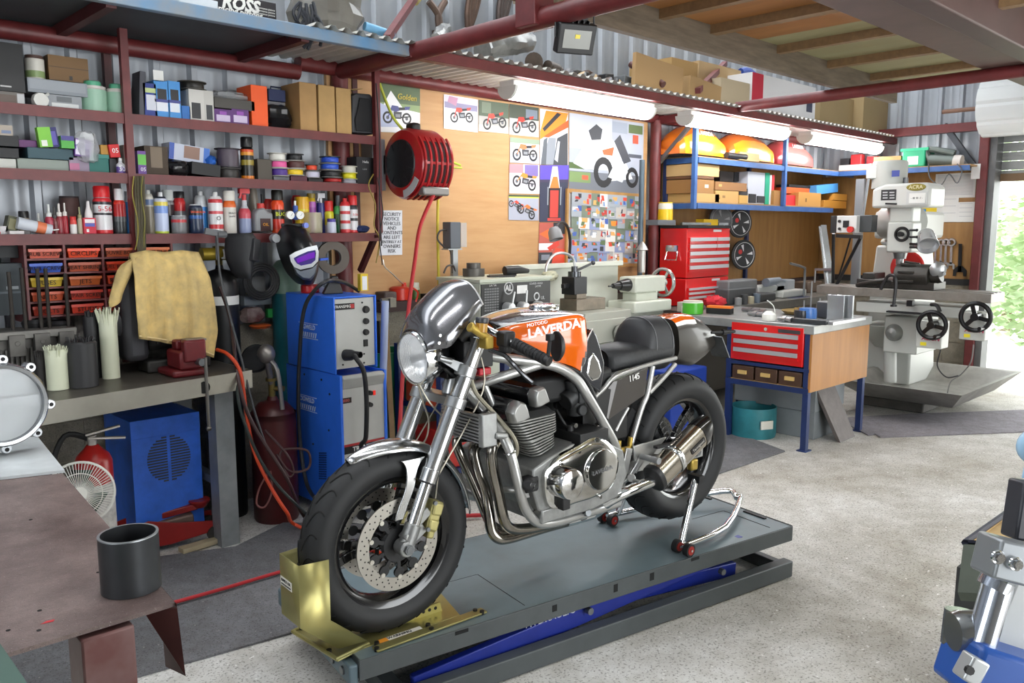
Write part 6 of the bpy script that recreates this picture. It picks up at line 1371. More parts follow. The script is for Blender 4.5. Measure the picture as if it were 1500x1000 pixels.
for px,py,r in((535,453,.019),(535,470,.016),(535,486,.016)):m=MB();q=at(px,py,Y=Y0);m.lathe(q,(0,-1,0),[(0,.02),(r*.8,.02),(r,.012),(r,0)],18);m.obj('knob',SATIN,w2)
m=MB();q=at(535,502,Y=Y0);m.b2(q.x-.012,q.x+.012,Y0-.008,Y0,q.z-.018,q.z+.018);m.obj('rocker_switch',SATIN,w2)
m=MB()
for px,py in((530,443),(533,518),(533,531),(502,534)):q=at(px,py,Y=Y0);m.cyl(q,q+V((0,-.004,0)),.005,n=8)
m.obj('screw',SATIN,w2)
badge(451,485,X0-.002,w2)
m=MB();s_=at(506,520,Y=Y0);m.lathe(s_,(.3,-1,.1),[(.03,0),(.028,.04),(.02,.06),(.016,.1)],16);m.tube([s_+V((.015,-.06,.005)),at(522,525,Y=3.44),at(533,545,Y=3.42),at(537,590,Y=3.42),at(536,640,Y=3.43),at(533,664,Y=3.46),(2.42,3.3,.02),(2.5,3.1,.016)],.012,10,6)
solo(m,'torch_cable',mat('#1b1b1d',.45),'thick black torch cable plugged into the upper welder front','cable')
m=MB();m.tube([at(525,426,Y=3.85),at(505,414,Y=3.75),at(480,411,Y=3.6),at(457,430,X=2.12),at(444,460,X=2.10),at(439,520,X=2.10),at(437,580,X=2.10),at(440,650,X=2.10),at(450,710,X=2.1),at(470,740,Z=.02)],.010,10,6)
solo(m,'torch_cable',mat('#232325',.4),'thick black cable looped over the upper welder and down its blue side','cable')
def ontop(px,bot):return at(px,bot,Z=ZT+.003)
can('plastic_tub','red round tub standing on the upper welder','tub',461,24,417,ZT+.003,((0,.8,'#c02526'),(.8,1,'#a31c1f')),Y=3.85,shape='jar')
cbox('spirit_level','short yellow and white level standing on the upper welder','level',528,539,401,ZT+.003,'#e2c12c',Y=3.8,dep=.03,faces=((.2,.85,.05,.86,'#dfe0e2'),))
can('small_bottle','small green bottle on the upper welder','bottle',497,10,415,ZT+.003,((0,1,'#3f6f56'),),cap=('#d0d4d2',.25),Y=3.9,shape='bottle')
cbox('small_box','small pale blue carton on the upper welder','box',474,482,421,ZT+.003,'#a9b6d6',Y=3.82,dep=.05)
m=MB();q=at(488,430,Z=ZT+.003);m.prism([q+V((-.06,0,0)),q+V((.05,-.02,0)),q+V((.03,0,.09)),q+V((.0,.0,.09))],(.02,.05,0));solo(m,'torch_holder',mat('#1a1a1c',.5),'black torch holder on top of the upper welder','holder',bev=.004)
he=thing('welding_helmet','black and silver welding helmet with a purple visor above the blue welders','helmet')
HC=at(437,375,Y=3.88)
def hp_(px,py,d):return at(px,py,Y=3.88+d)
BKG=mat('#17181b',.28)
S=[((404,345,.10),(418,328,-.02),(446,334,-.04),(452,340,.06)),((403,352,.10),(424,347,-.09),(450,346,-.11),(456,350,.06)),((406,368,.10),(434,366,-.13),(462,360,-.15),(466,364,.05)),((412,385,.10),(438,386,-.14),(465,383,-.16),(468,386,.04)),((420,402,.08),(443,404,-.12),(461,404,-.13),(464,404,.03)),((436,416,.04),(446,418,-.06),(455,418,-.06),(459,416,.02))]
rg=[smoothpath([hp_(*q)for q in row],5)for row in S]
m=MB().loft(rg,cap=False,closed=False);m.obj('shell',BKG,he,solid=.004,ang=70,sub=1)
vis_c=at(449,377,Y=3.70);vis_n=(V((-.25,-1,-.12))).normalized();vx=V((0,0,1)).cross(vis_n).normalized();vx=-vx if vx.x<0 else vx
def hq(px,py,o=0.0):return atp(px,py,vis_c+vis_n*o,vis_n)
ring=[(424,374),(432,369),(450,362),(464,359),(467,368),(466,382),(458,391),(440,395),(431,391),(426,383)]
inr=[(430,378),(437,374),(451,368),(462,366),(463,371),(462,381),(456,386),(441,389),(435,386),(432,382)]
m=MB();m.loft([[hq(*p,-.03)for p in ring],[hq(*p,.006)for p in ring],[hq(*p,.008)for p in inr],[hq(*p,-.004)for p in inr]],cap=False);m.obj('visor_frame',mat('#c3c6ca',.35,.2),he,ang=40)
m=MB();m.prism([hq(*p,0)for p in inr],-vis_n*.004);m.obj('visor',mat('#4a3a86',.08,coat=1,key='vis'),he)
m=MB();m.prism([hq(*p,.0005)for p in((434,379),(452,371),(461,369),(461,377),(446,382),(436,385))],vis_n*.001);m.obj('purple_filter',mat('#7a2fc0',.1,coat=1,key='vis2'),he)
m=MB();m.loft([[hq(*p,-.04)for p in((429,390),(440,396),(458,392),(466,384),(463,402),(455,411),(444,410),(433,402))],[hq(*p,.002)for p in((431,392),(440,397),(457,393),(465,386),(461,401),(454,408),(444,407),(435,400))]]);m.obj('chin_plate',mat('#6d747d',.3,.4),he,bev=.003)
m=MB();m.cyl(hp_(400,349,.06),hp_(405,349,.02),.022);m.obj('pivot_knob',mat('#a9acaf',.4),he)
m=MB();q=hp_(446,330,-.06);m.cyl(q,q+V((0,-.02,0)),.014,n=16);m.obj('button',mat('#7f8fe0',.3),he);MB().bar(hp_(412,330,.02),hp_(447,330,-.03),.05,.02).obj('headband',mat('#222326',.5),he,bev=.006)
m=MB();c=at(487,377,Y=4.05);m.lathe(c,(-.25,-1,0),[(.045,-.02),(.09,-.02),(.092,0),(.092,.02),(.045,.02),(.044,0),(.045,-.02)],40)
solo(m,'abrasive_belt_roll',mat('#6a625a',.7,var=.15,sc=12),'thick grey-brown roll hanging beside the welding helmet','roll')
MB_=MB().bar(at(467,380,Y=3.98),at(479,379,Y=3.98),.03,.012);solo(MB_,'blue_tape',mat('#2b5bd0',.5),'bright blue strip stuck beside the grey-brown roll','tape')
# ================================================================== PLYWOOD WALL
YP=YB-.058
def wq(px,py,d=0):return at(px,py,Y=YP-d)
def poster(name,label,quad,bg,shapes,group=None,cat='poster'):
    "paper on the wall; shapes in unit coordinates (u right, v up)"
    q=[wq(*p,.001)for p in quad]
    def P(u,v,d):return q[3]*(1-u)*(1-v)+q[2]*u*(1-v)+q[1]*u*v+q[0]*(1-u)*v+V((0,-d,0))
    m=MB();m.prism([q[3],q[2],q[1],q[0]],(0,-.0015,0));o=solo(m,name,mat(bg,.55),label,cat,group)
    pm=MB();mats=[];d=.002
    for col,pts in shapes:
        mm_=mat(col,.5)
        if mm_ not in mats:mats.append(mm_)
        pm.mm(mats.index(mm_));d+=.00012
        if len(pts)==5 and pts[0]=='ring':
            _,u,v,r,rin=pts;W_=(q[1]-q[0]).length;H_=(q[0]-q[3]).length;k=W_/H_;n=18
            vs=[P(u+r*math.cos(2*PI*i/n),v+r*k*math.sin(2*PI*i/n),d)for i in range(n)]
            if rin<=0:pm.poly(vs)
            else:pm.add(vs+[P(u+rin*math.cos(2*PI*i/n),v+rin*k*math.sin(2*PI*i/n),d)for i in range(n)],[(i,(i+1)%n,n+(i+1)%n,n+i)for i in range(n)])
        else:pm.poly([P(u,v,d)for u,v in pts])
    if shapes:pm.obj('print',mats,o)
    return o
def rect(u0,v0,u1,v1):return[(u0,v0),(u1,v0),(u1,v1),(u0,v1)]
def pbike(u,v,s,col,k=1.0,fl=1,t=0):
    "flat little motorcycle drawn for a printed photo"
    def p(a,c):ca,sa=math.cos(t),math.sin(t);a*=fl;return(u+(a*ca-c*sa)*s,v+(a*sa+c*ca)*s*k)
    out=[]
    for a in(-.62,.62):x,y=p(a,-.3);out+=[('#1c1c20',('ring',x,y,.32*s,.21*s)),('#5b5d63',('ring',x,y,.10*s,0))]
    out+=[('#3f4147',[p(-.2,-.35),p(.25,-.35),p(.3,.1),p(-.25,.1)]),('#8d9096',[p(-.1,-.25),p(.18,-.25),p(.2,-.05),p(-.12,-.05)]),(col,[p(-.62,-.3+.05),p(-.36,.45),p(-.28,.45),p(-.54,-.25)]),(col,[p(-.45,.18),p(-.35,.48),p(.05,.46),p(.18,.2),p(-.1,.08)]),('#232327',[p(.12,.2),p(.08,.38),p(.6,.42),p(.62,.26)]),(col,[p(.5,.24),p(.48,.46),p(.86,.5),p(.78,.3)]),('#2a2a2e',[p(.2,-.3),p(.8,-.2),p(.8,-.12),p(.2,-.2)])]
    return out
G_='motorcycle photos pinned to the plywood wall'
poster('poster','pale poster of a smoking racing motorcycle beside the red shelf upright',[(553,119),(615,128),(615,196),(553,193)],'#dfe2e6',[('#56694a',rect(0,.55,1,1)),('#8aa06e',rect(0,.45,1,.6)),('#f2f3f6',[(0,.0),(1,.05),(1,.45),(.6,.5),(.3,.85),(.1,.5)]),('#b9c3df',[(0,.1),(.5,.12),(.3,.5),(0,.6)])]+pbike(.45,.4,.36,'#4a4f8a',.9)+[('#c9d45a',rect(.6,.02,1,.1))])
tq=wq(596,143,.006);text('Golden',tq,(1,0,0),(0,0,1),.05,mat('#d8c24a',.5),bpy.data.objects[-1]if False else[o for o in COL.objects if o.name=='poster'][0],shear=.2)
poster('photo_print','photo of a red motorcycle on white ground, leftmost of the top row',[(650,138),(700,146),(700,194),(650,188)],'#eeeaf0',[('#8d88a8',rect(.02,.62,.98,.82)),('#c9c4d8',rect(.02,.8,.98,.98)),('#b98aa4',[(.1,.8),(.35,.7),(.4,.95),(.15,.98)])]+pbike(.5,.5,.36,'#c0493f',1.05,t=.12),G_,'photo')
poster('photo_print','photo of a red motorcycle among dark trees in the top row',[(701,146),(745,152),(745,196),(701,192)],'#a9a6a2',[('#4d5a48',rect(0,.5,1,1)),('#c9c2b8',rect(0,0,1,.22)),('#6e7a68',rect(.1,.6,.4,.95))]+pbike(.5,.42,.42,'#cf4030',1.0,t=.2),G_,'photo')
poster('photo_print','photo of a black and red motorcycle, rightmost of the small top row',[(746,152),(789,158),(789,201),(746,197)],'#b4b2b0',[('#3d4638',rect(0,.55,1,1)),('#d4d0cc',rect(0,0,1,.25)),('#6f7a88',rect(.55,.6,.95,.9))]+pbike(.48,.42,.44,'#b93022',1.0,t=.15),G_,'photo')
poster('photo_print','pale side view photo of an orange motorcycle under the top row',[(747,201),(790,205),(790,240),(747,238)],'#dcd5dc',[('#b9bcd0',rect(0,.0,1,.3)),('#8fa08a',rect(0,.8,1,1))]+pbike(.5,.5,.45,'#e07a4a',1.25),G_,'photo')
poster('photo_print','photo of an orange motorcycle before purple banners, middle of its column',[(746,240),(790,241),(790,284),(746,283)],'#c8c2cc',[('#7a6aa8',rect(.5,.6,.95,.98)),('#c98a94',rect(0,.7,.45,1)),('#d8d6dc',rect(0,0,1,.25))]+pbike(.52,.48,.42,'#e58a2c',1.0,t=-.25),G_,'photo')
poster('photo_print','photo of two racers cornering on a track, lowest of its column',[(745,285),(789,286),(789,323),(745,322)],'#a4a7b6',[('#c9d848',rect(0,.88,1,.97)),('#3d4a36',rect(.0,.93,1,1))]+pbike(.25,.62,.25,'#d8432c',1.1,t=-.6)+pbike(.62,.42,.33,'#e0702c',1.1,t=-.5),G_,'photo')
poster('poster','tall poster with orange bodywork above a huge tyre',[(791,159),(832,165),(832,242),(791,241)],'#d9dade',[('#ef8a22',[(0,.6),(.2,.98),(1,.99),(.9,.8),(0,.45)]),('#23242a',[(.08,.65),(.6,.97),(.75,.95),(.15,.6)]),('#e05a1c',[(.1,.5),(1,.86),(1,.72),(.3,.5)]),('#8d939c',[(.05,.0),(.3,.5),(.55,.5),(.5,0)]),('#3d4148',[(.45,0),(.6,.5),(.98,.62),(.98,0)]),('#b9bec6',[(.5,.1),(.62,.45),(.7,.44),(.62,.05)]),('#5b6068',[(.02,0),(.12,.45),(.25,.5),(.2,0)])])
poster('poster','tall poster of a red motorcycle seen head on against purple',[(791,242),(833,242),(830,325),(790,325)],'#3b3350',[('#5a48b8',rect(0,.75,1,1)),('#2c3048',rect(0,0,1,.7)),('#c7ccd4',[(.3,.55),(.42,.98),(.6,.98),(.72,.55)]),('#e07a32',[(.34,.6),(.45,.8),(.6,.8),(.68,.6)]),('#15161b',rect(.3,.05,.72,.6)),('#c23a30',rect(.36,.08,.66,.56)),('#8d939c',rect(.26,.3,.3,.62)),('#8d939c',rect(.72,.3,.76,.62)),('#b8342c',rect(.28,.02,.76,.07))])
poster('poster','poster of orange racing motorcycles behind the lathe lamp',[(790,326),(830,326),(828,392),(788,393)],'#b4574a',[('#2b2d33',rect(0,0,.5,.35)),('#d9dade',rect(0,.4,.5,.55)),('#e0682c',[(0,.75),(.6,.95),(.95,.8),(.4,.62)]),('#23242a',rect(.5,.75,1,1)),('#d8472c',[(.45,.05),(.95,.05),(.98,.4),(.6,.45)]),('#7d8390',rect(.1,.18,.4,.3)),('#cf3a2a',[(.3,.45),(.7,.62),(.75,.5),(.4,.38)])])
poster('poster','large poster of a racer leaning a white motorcycle into a corner',[(834,165),(943,181),(941,284),(833,277)],'#aeb4c2',[('#6f747e',rect(0,0,1,.25)),('#c6cbd8',rect(0,.55,.55,1)),('#48602f',rect(0,.28,.3,.36)),('#dfe3ec',[(.05,.35),(.35,.9),(.75,.55),(.6,.3),(.2,.28)]),('#f3f5f8',[(.15,.45),(.38,.74),(.62,.55),(.5,.38)]),('#33363f',[(.24,.8),(.34,.9),(.42,.84),(.4,.7),(.28,.68)]),('#eef0f4',[(.42,.5),(.75,.42),(.85,.2),(.55,.15)]),('#e2672f',[(.42,.56),(.58,.62),(.56,.5),(.44,.5)]),('#3b3e48',[(.58,.7),(.66,.8),(.82,.45),(.72,.4)]),('#191a1f',('ring',.44,.26,.13,.07)),('#191a1f',('ring',.84,.22,.09,.05)),('#cfd3da',[(.5,.2),(.6,.42),(.78,.3),(.7,.14)]),('#566a3c',rect(.78,.84,.98,.96)),('#9aa3b4',rect(.55,.82,.76,.97)),('#c9553a',rect(.84,.7,.92,.82)),('#4d525e',rect(.78,.5,.97,.55)),('#77905a',rect(.0,.1,.27,.24)),('#d85a3a',rect(.16,.14,.24,.2))])
cb=thing('collage_board','wood framed board covered with overlapping racing snapshots','pinboard')
cq=[wq(831,279,.012),wq(940,287,.012),wq(938,388,.012),wq(829,389,.012)]
def CP(u,v,d=0):return cq[3]*(1-u)*(1-v)+cq[2]*u*(1-v)+cq[1]*u*v+cq[0]*(1-u)*v+V((0,-d,0))
MB().prism([CP(0,0),CP(1,0),CP(1,1),CP(0,1)],(0,.01,0)).obj('backing',mat('#c9c4c0',.7),cb)
for a,e in((CP(-.01,0),CP(1.01,0)),(CP(-.01,1),CP(1.01,1)),(CP(0,0),CP(0,1)),(CP(1,0),CP(1,1))):MB().bar(a,e,.03 if abs(a.z-e.z)<.2 else .02,.02,up=(0,1,0)).obj('frame_bar',mat('#b88a4e',.5,var=.3,sc=6),cb)
rnd=random.Random(11);pal=['#d8472c','#e58a2c','#3d5aa8','#5b6f48','#c9c4c0','#8d93a0','#b8342c','#f0f0f0','#2b2d36','#7a9ac8','#d9a05a','#c98a7a']
k=0
for r in range(6):
    for c in range(8):
        u=.02+.12*c+rnd.uniform(-.02,.02);v=.03+.158*r+rnd.uniform(-.02,.02);w_=.125+rnd.uniform(0,.05);h_=.16+rnd.uniform(0,.05);d=.001+.0006*k;k+=1
        u1,v1=min(u+w_,.985),min(v+h_,.985);m=MB();mats=[mat(rnd.choice(['#d9d6d2','#9aa0a8','#b9b4ae','#6f7a6a','#8a94b8']),.45)];m.poly([CP(u,v,d),CP(u1,v,d),CP(u1,v1,d),CP(u,v1,d)])
        for q in range(4):
            a0,b0=rnd.uniform(.05,.6),rnd.uniform(.05,.6);a1,b1=a0+rnd.uniform(.15,.4),b0+rnd.uniform(.15,.4);mats.append(mat(rnd.choice(pal),.45));m.mm(len(mats)-1);f=lambda s,t_:CP(u+(u1-u)*min(s,.97),v+(v1-v)*min(t_,.97),d+.0001*(q+1));m.poly([f(a0,b0),f(a1,b0+rnd.uniform(-.04,.04)),f(a1+rnd.uniform(-.1,.1),b1),f(a0+rnd.uniform(-.1,.1),b1)])
        m.obj('snapshot',mats,cb)
no=poster('notice','white paper security notice pinned to the plywood beside the shelving',[(557,308),(589,308),(589,373),(556,374)],'#d6d9df',[],cat='notice')
for i,t_ in enumerate(['SECURITY','NOTICE','VEHICLES','AND','CONTENTS','ARE LEFT','ENTIRELY AT','OWNERS','RISK']):text(t_,wq(574,314+6.7*i,.004),(1,0,0),(0,0,1),.031 if len(t_)<10 else .025,mat('#4b4d52',.7),no)
hr_=thing('hose_reel','red retractable air hose reel hanging on the plywood wall','hose reel')
HRED=mat('#a91a20',.3,coat=.3,key='reel');RX0=at(590,240,Y=3.95).x;cyy,czz=3.97,at(600,240,Y=3.95).z;RR_=.205;RWd=.24
m=MB();nseg=40
def rp(a,r,x):return V((x,cyy+r*math.sin(a),czz+r*math.cos(a)))
prof=[(RR_*.70,0),(RR_*.93,.012),(RR_,.04),(RR_,RWd-.04),(RR_*.93,RWd-.012),(RR_*.7,RWd)]
m.lathe((RX0,cyy,czz),(1,0,0),[(0,0)]+[(r,h)for r,h in prof]+[(0,RWd)],40);hb_=m.obj('housing',HRED,hr_)
m=MB();m.lathe((RX0-.004,cyy,czz),(1,0,0),[(0,-.014),(RR_*.3,-.014),(RR_*.66,-.004),(RR_*.68,.006)],36)
for k in range(10):
    a=2*PI*k/10;m.bar(rp(a,RR_*.15,RX0-.012),rp(a,RR_*.64,RX0-.008),.012,.012,up=(1,0,0))
m.obj('side_grille',mat('#17171a',.5),hr_)
m=MB()
for x in(.045,.085,.125,.165,.2):
    for a0,a1 in((-2.85,-2.25),(-2.15,-1.62),(-1.55,-.95)):
        m.loft([[rp(a,RR_*1.002,RX0+x-.010),rp(a,RR_*1.002,RX0+x+.010),rp(a,RR_*1.006,RX0+x+.010),rp(a,RR_*1.006,RX0+x-.010)]for a in[a0+(a1-a0)*i/8 for i in range(9)]])
m.obj('slot',mat('#2a0c0e',.8),hr_)
m=MB()
for x in(.025,.065,.105,.145,.185,.22):m.loft([[rp(a,RR_*r,RX0+x+dx)for r,dx in((.99,-.006),(1.03,-.006),(1.03,.006),(.99,.006))]for a in[-3.0+2.2*i/24 for i in range(25)]])
m.obj('rib',HRED,hr_)
ql=at(624,278,Y=cyy-RR_*.5);m=MB();m.box((RX0+.12,cyy-RR_*.75,czz-RR_*.78),(.19,.06,.05));m.obj('hose_guide',mat('#8d8a88',.35,.6),hr_,bev=.01)
m=MB();m.prism([rp(a,RR_*.97,RX0-.001)for a in[-3.0+.1*i for i in range(10)]]+[rp(a,RR_*.76,RX0-.001)for a in[-2.1-.1*i for i in range(10)]],(-.003,0,0));m.obj('label',mat('#b9b9b9',.5),hr_)
m=MB();m.b2(RX0-.09,RX0,4.12,YP,czz-.15,czz+.15);m.b2(RX0-.02,RX0+.2,cyy+.15,YP,czz-.06,czz+.06);m.obj('bracket',mat('#8f9498',.4,.7),hr_,bev=.004)
m=MB();c=rp(0,RR_,RX0+.08);m.box(c+V((0,-.02,.005)),(.06,.08,.05));m.obj('top_knob',mat('#151517',.5),hr_,bev=.015)
e0=V((RX0+.12,cyy-RR_*.8,czz-RR_*.8));hose([e0,at(616,330,Y=3.75),at(608,380,Y=3.65),at(600,440,Y=3.55),at(592,520,Y=3.45),at(587,600,Y=3.4),at(584,680,Y=3.35),at(590,750,Y=3.3),(2.75,3.1,.02)],.011,'#b3262c','red air hose hanging from the hose reel','air_hose')
hose([at(556,122,Y=4.1),at(566,150,Y=4.08),at(578,175,Y=4.06),at(594,194,Y=4.04)],.008,'#b9c040','yellow-green feed hose running down to the hose reel')
hose([at(642,278,Y=4.15),at(641,330,Y=4.15),at(642,380,Y=4.15),at(643,425,Y=4.15)],.009,'#c9b82c','yellow pipe running down the plywood from the hose reel')
m=MB();m.cyl(at(648,231,Y=4.1),at(674,242,Y=4.18),.008);m.cyl(at(648,244,Y=4.1),at(676,246,Y=4.18),.006);solo(m,'hose_tail',mat('#a9b83a',.5),'yellow-green hose tails sticking out right of the hose reel','hose')
LGZ=1.062
oc_=can('oil_can','red oil can with a long thin spout on the wall ledge','oil can',594,24,420,LGZ,((0,.8,'#c8301f'),(.8,1,'#b3281a')),Y=4.15,shape='spray')
m=MB();q=at(592,416,Y=4.2);m.cyl(q+V((0,0,-.04)),q+V((0,0,.01)),.022,.012,14);m.obj('spout_base',mat('#c8301f',.3),oc_);MB().tube([q,at(586,412,Y=4.18),at(576,402,Y=4.17),at(564,391,Y=4.16),at(561,380,Y=4.16)],.004,6,4).obj('spout',mat('#c9c7c0',.3,.7),oc_)
m=MB();m.tube([at(602,420,Y=4.14),at(612,428,Y=4.13),at(609,442,Y=4.13)],.006,6,4);m.obj('trigger_handle',mat('#c8301f',.3),oc_)
can('plastic_bottle','green labelled plastic bottle beside the red oil can','bottle',612,11,414,LGZ,((0,.75,'#4a6a34'),(.75,1,'#c9c9b4')),cap=('#d3d4c6',.25),Y=4.18,shape='jar')
cbox('small_box','small black box on the ledge left of the lathe','box',624,640,430,LGZ,'#1d1d1f',Y=4.16,dep=.06)
m=MB();m.b2(at(557,435,Y=4.18).x,at(575,435,Y=4.18).x,4.13,4.24,LGZ,LGZ+.06);solo(m,'rusty_block',mat('#5f5450',.7,.3,var=.3,sc=20),'rusty grey metal block on the ledge above the blue welder','block',bev=.01)
sb=thing('switch_box','grey electrical box on a steel post behind the lathe','electrical box')
m=MB();p0=at(660,343,Y=4.02);p1=at(675,343,Y=4.02);m.b2(p0.x,p1.x,4.02,4.10,at(667,364,Y=4.02).z,at(667,325,Y=4.02).z);m.obj('housing',mat('#565b62',.5),sb,bev=.004)
m=MB();m.b2(p1.x+.002,p1.x+.05,4.02,4.1,at(667,362,Y=4.02).z,at(667,326,Y=4.02).z);m.obj('clear_cover',CLEAR,sb)
m=MB();m.b2(p1.x-.04,p1.x,4.05,4.08,1.2,at(667,364,Y=4.02).z);m.b2(p0.x-.01,p1.x+.02,4.03,4.1,at(667,366,Y=4.02).z,at(667,364,Y=4.02).z);m.obj('post',mat('#a9adb0',.4,.6),sb)
m=MB();m.tube([at(659,337,Y=4.06),at(645,338,Y=4.06),at(641,350,Y=4.06),at(650,361,Y=4.05),at(660,368,Y=4.06),at(663,400,Y=4.06)],.006,6,5);m.tube([at(650,400,Y=4.04),at(655,390,Y=4.04),at(664,389,Y=4.04),at(667,400,Y=4.06)],.006,6,5);m.obj('cable',mat('#3d3a3a',.5),sb)
# ================================================================== LATHE
la=thing('metal_lathe','pale green engine lathe standing along the plywood wall behind the motorcycle','lathe')
LG=mat('#c2c8b8',.45,var=.15,sc=4,col2='#aeb5a2');LX0,LX1,LY0,LY1=3.25,3.86,3.66,4.06
zt=1.205
m=MB();m.b2(LX0,LX1,LY0+.01,LY1,.72,zt-.02);m.b2(LX0-.01,LX1+.005,LY0-.005,LY1+.01,zt-.02,zt);m.b2(LX0,LX0+.006,LY0+.004,LY0+.012,.72,zt-.02);m.obj('headstock',LG,la,bev=.004)
m=MB();a,e=at(702,412,Y=LY0),at(800,412,Y=LY0);m.b2(LX0+.005,LX1-.01,LY0-.002,LY0+.01,.93,zt-.03);pn=m.obj('control_panel',mat('#161719',.35),la)
m=MB();a=at(708,420,Y=LY0-.003);
for r in range(9):
    for c in range(6):m.b2(LX0+.03+.02*c,LX0+.046+.02*c,LY0-.0028,LY0-.002,1.14-.016*r,1.15-.016*r)
m.obj('gear_chart',mat('#6f7173',.5),pn)
tw=mat('#c9cacb',.5);q=at(745,422,Y=LY0-.003);text('AL',q,(1,0,0),(0,0,1),.05,tw,pn,bold=.002);m=MB();m.torus(q,(0,1,0),.036,.004,24,5);m.obj('round_emblem',tw,pn)
text('GEARED HEAD',at(785,415,Y=LY0-.003),(1,0,0),(0,0,1),.018,tw,pn);text('LATHE',at(788,419,Y=LY0-.003),(1,0,0),(0,0,1),.018,tw,pn);text('LAI TAI',at(722,418,Y=LY0-.003),(1,0,0),(0,0,1),.018,tw,pn)
q=at(786,434,Y=LY0-.003);m=MB();m.torus(q,(0,1,0),.022,.005,20,5);m.obj('dial_ring',tw,pn);text('UL',at(795,436,Y=LY0-.003),(1,0,0),(0,0,1),.03,tw,pn)
m=MB();a,e=at(757,418,Y=LY0-.004),at(772,429,Y=LY0-.004);m.b2(a.x,e.x,LY0-.006,LY0-.004,e.z,a.z);m.obj('paper_tag',PAPER,pn)
for(kx,ky),(hx,hy)in(((746,451),(754,427)),((767,450),(772,425)),((789,449),(789,449))):
    c=at(kx,ky,Y=LY0-.03);m=MB();m.lathe(c,(0,-1,0),[(0,.03),(.03,.028),(.035,.015),(.035,-.03)],22)
    if hx!=kx:h=at(hx,hy,Y=LY0-.05);m.bar(c+V((0,-.02,0)),h,.012,.008,up=(0,1,0))
    m.obj('gear_lever',mat('#c4c6c7',.3,.6),la,bev=.002)
m=MB();m.b2(LX1,5.05,4.07,4.10,.8,1.255);m.b2(LX1,5.05,4.02,4.075,1.225,1.26);m.obj('splash_guard',mat('#d3d6c9',.45,var=.1,sc=3),la,bev=.004)
m=MB();m.lathe((LX1,3.86,1.06),(1,0,0),[(0,0),(.11,0),(.115,.02),(.115,.08),(.10,.09),(.04,.095),(0,.095)],30);m.obj('chuck',mat('#8b857b',.35,.8),la)
m=MB()
for k in range(3):a=2*PI*k/3+.5;m.box((LX1+.105,3.86+.06*math.sin(a),1.06+.06*math.cos(a)),(.04,.03,.04))
m.obj('chuck_jaw',STEEL,la,bev=.003)
m=MB();m.b2(LX0,5.25,3.72,4.0,.78,.86);m.b2(LX1,5.2,3.74,3.78,.86,.885);m.b2(LX1,5.2,3.92,3.96,.86,.885);m.obj('bed',mat('#9a9c93',.4,.4,var=.2,sc=8),la,bev=.004)
m=MB();m.b2(LX0,LX0+.5,3.7,4.02,0,.78);m.b2(4.75,5.2,3.7,4.02,0,.78);m.obj('pedestal',LG,la,bev=.006)
cx0=at(835,450,Y=3.74).x;cx1=at(878,450,Y=3.74).x
m=MB();m.b2(cx0-.06,cx1+.12,3.55,3.98,.88,.95);m.b2(cx0-.08,cx1+.05,3.54,3.70,.74,.9);m.obj('carriage',mat('#a7a99e',.4,.3),la,bev=.006)
m=MB();a,e=at(842,445,Y=3.72),at(866,445,Y=3.72);m.b2(a.x,a.x+.30,3.70,3.86,.95,1.03);m.b2(a.x+.02,a.x+.12,3.72,3.84,1.03,1.07);m.obj('compound_slide',mat('#8b8173',.4,.6,var=.3,sc=14),la,bev=.004)
m=MB();c=V((a.x+.06,3.78,0));m.box((c.x,c.y,1.12),(.13,.12,.12));m.box((c.x-.08,c.y-.0,1.12),(.08,.03,.03));m.obj('tool_post',mat('#2f3032',.35,.5),la,bev=.004)
m=MB();m.cyl((c.x,c.y,1.18),(c.x,c.y,1.215),.045,n=20);m.cyl((c.x,c.y,1.215),(c.x,c.y,1.25),.022);m.bar((c.x+.02,c.y,1.22),(c.x+.17,c.y-.02,1.27),.014,.014);m.sph((c.x+.17,c.y-.02,1.27),.016);m.obj('clamp_lever',mat('#55575a',.25,.9),la)
m=MB();h=at(910,488,Y=3.5);m.lathe(h,(0,-1,0),[(0,.03),(.05,.028),(.055,0),(.055,-.02),(0,-.02)],24);m.cyl(h,h+V((0,.1,0)),.014);m.obj('handwheel',mat('#a9aaa6',.3,.7),la)
t0,t1=at(928,440,Y=3.78).x,at(966,440,Y=3.78).x
m=MB();m.b2(t0,t1+.05,3.76,3.92,1.03,1.15);m.b2(t0+.04,t1-.02,3.78,3.92,.95,1.03);m.b2(t0-.06,t1+.08,3.72,3.98,.885,.97);m.obj('tailstock',mat('#d0d4c6',.4,var=.1,sc=4),la,bev=.012)
m=MB();m.cyl((t0-.1,3.84,1.09),(t0,3.84,1.09),.035,.05,20);m.cyl((t0-.17,3.84,1.09),(t0-.1,3.84,1.09),.018,.028,16);m.cyl((t0-.22,3.84,1.09),(t0-.17,3.84,1.09),.006);m.obj('drill_chuck',mat('#4b4b4c',.3,.8),la)
m=MB();w0=V((t1+.12,3.84,1.09));m.torus(w0,(1,0,0),.105,.014,32,8);m.cyl(w0-V((.06,0,0)),w0+V((.02,0,0)),.03)
for k in range(3):a=2*PI*k/3;m.bar(w0,w0+V((0,.1*math.cos(a),.1*math.sin(a))),.02,.012,up=(1,0,0))
m.obj('tailstock_wheel',mat('#c9cbc8',.25,.8),la)
m=MB();m.tube([at(799,410,Y=3.95),at(801,388,Y=3.95),at(812,373,Y=3.93),at(828,371,Y=3.9),at(840,380,Y=3.88),at(843,400,Y=3.86),at(842,418,Y=3.84)],.010,8,6);m.obj('coolant_hose',mat('#b9bbbc',.3,.8),la)
m=MB();m.tube([at(834,378,Y=4.05),at(835,350,Y=4.0),at(830,330,Y=3.96),at(820,326,Y=3.92),at(813,335,Y=3.88)],.011,8,6);m.obj('lamp_arm',mat('#29292b',.4),la)
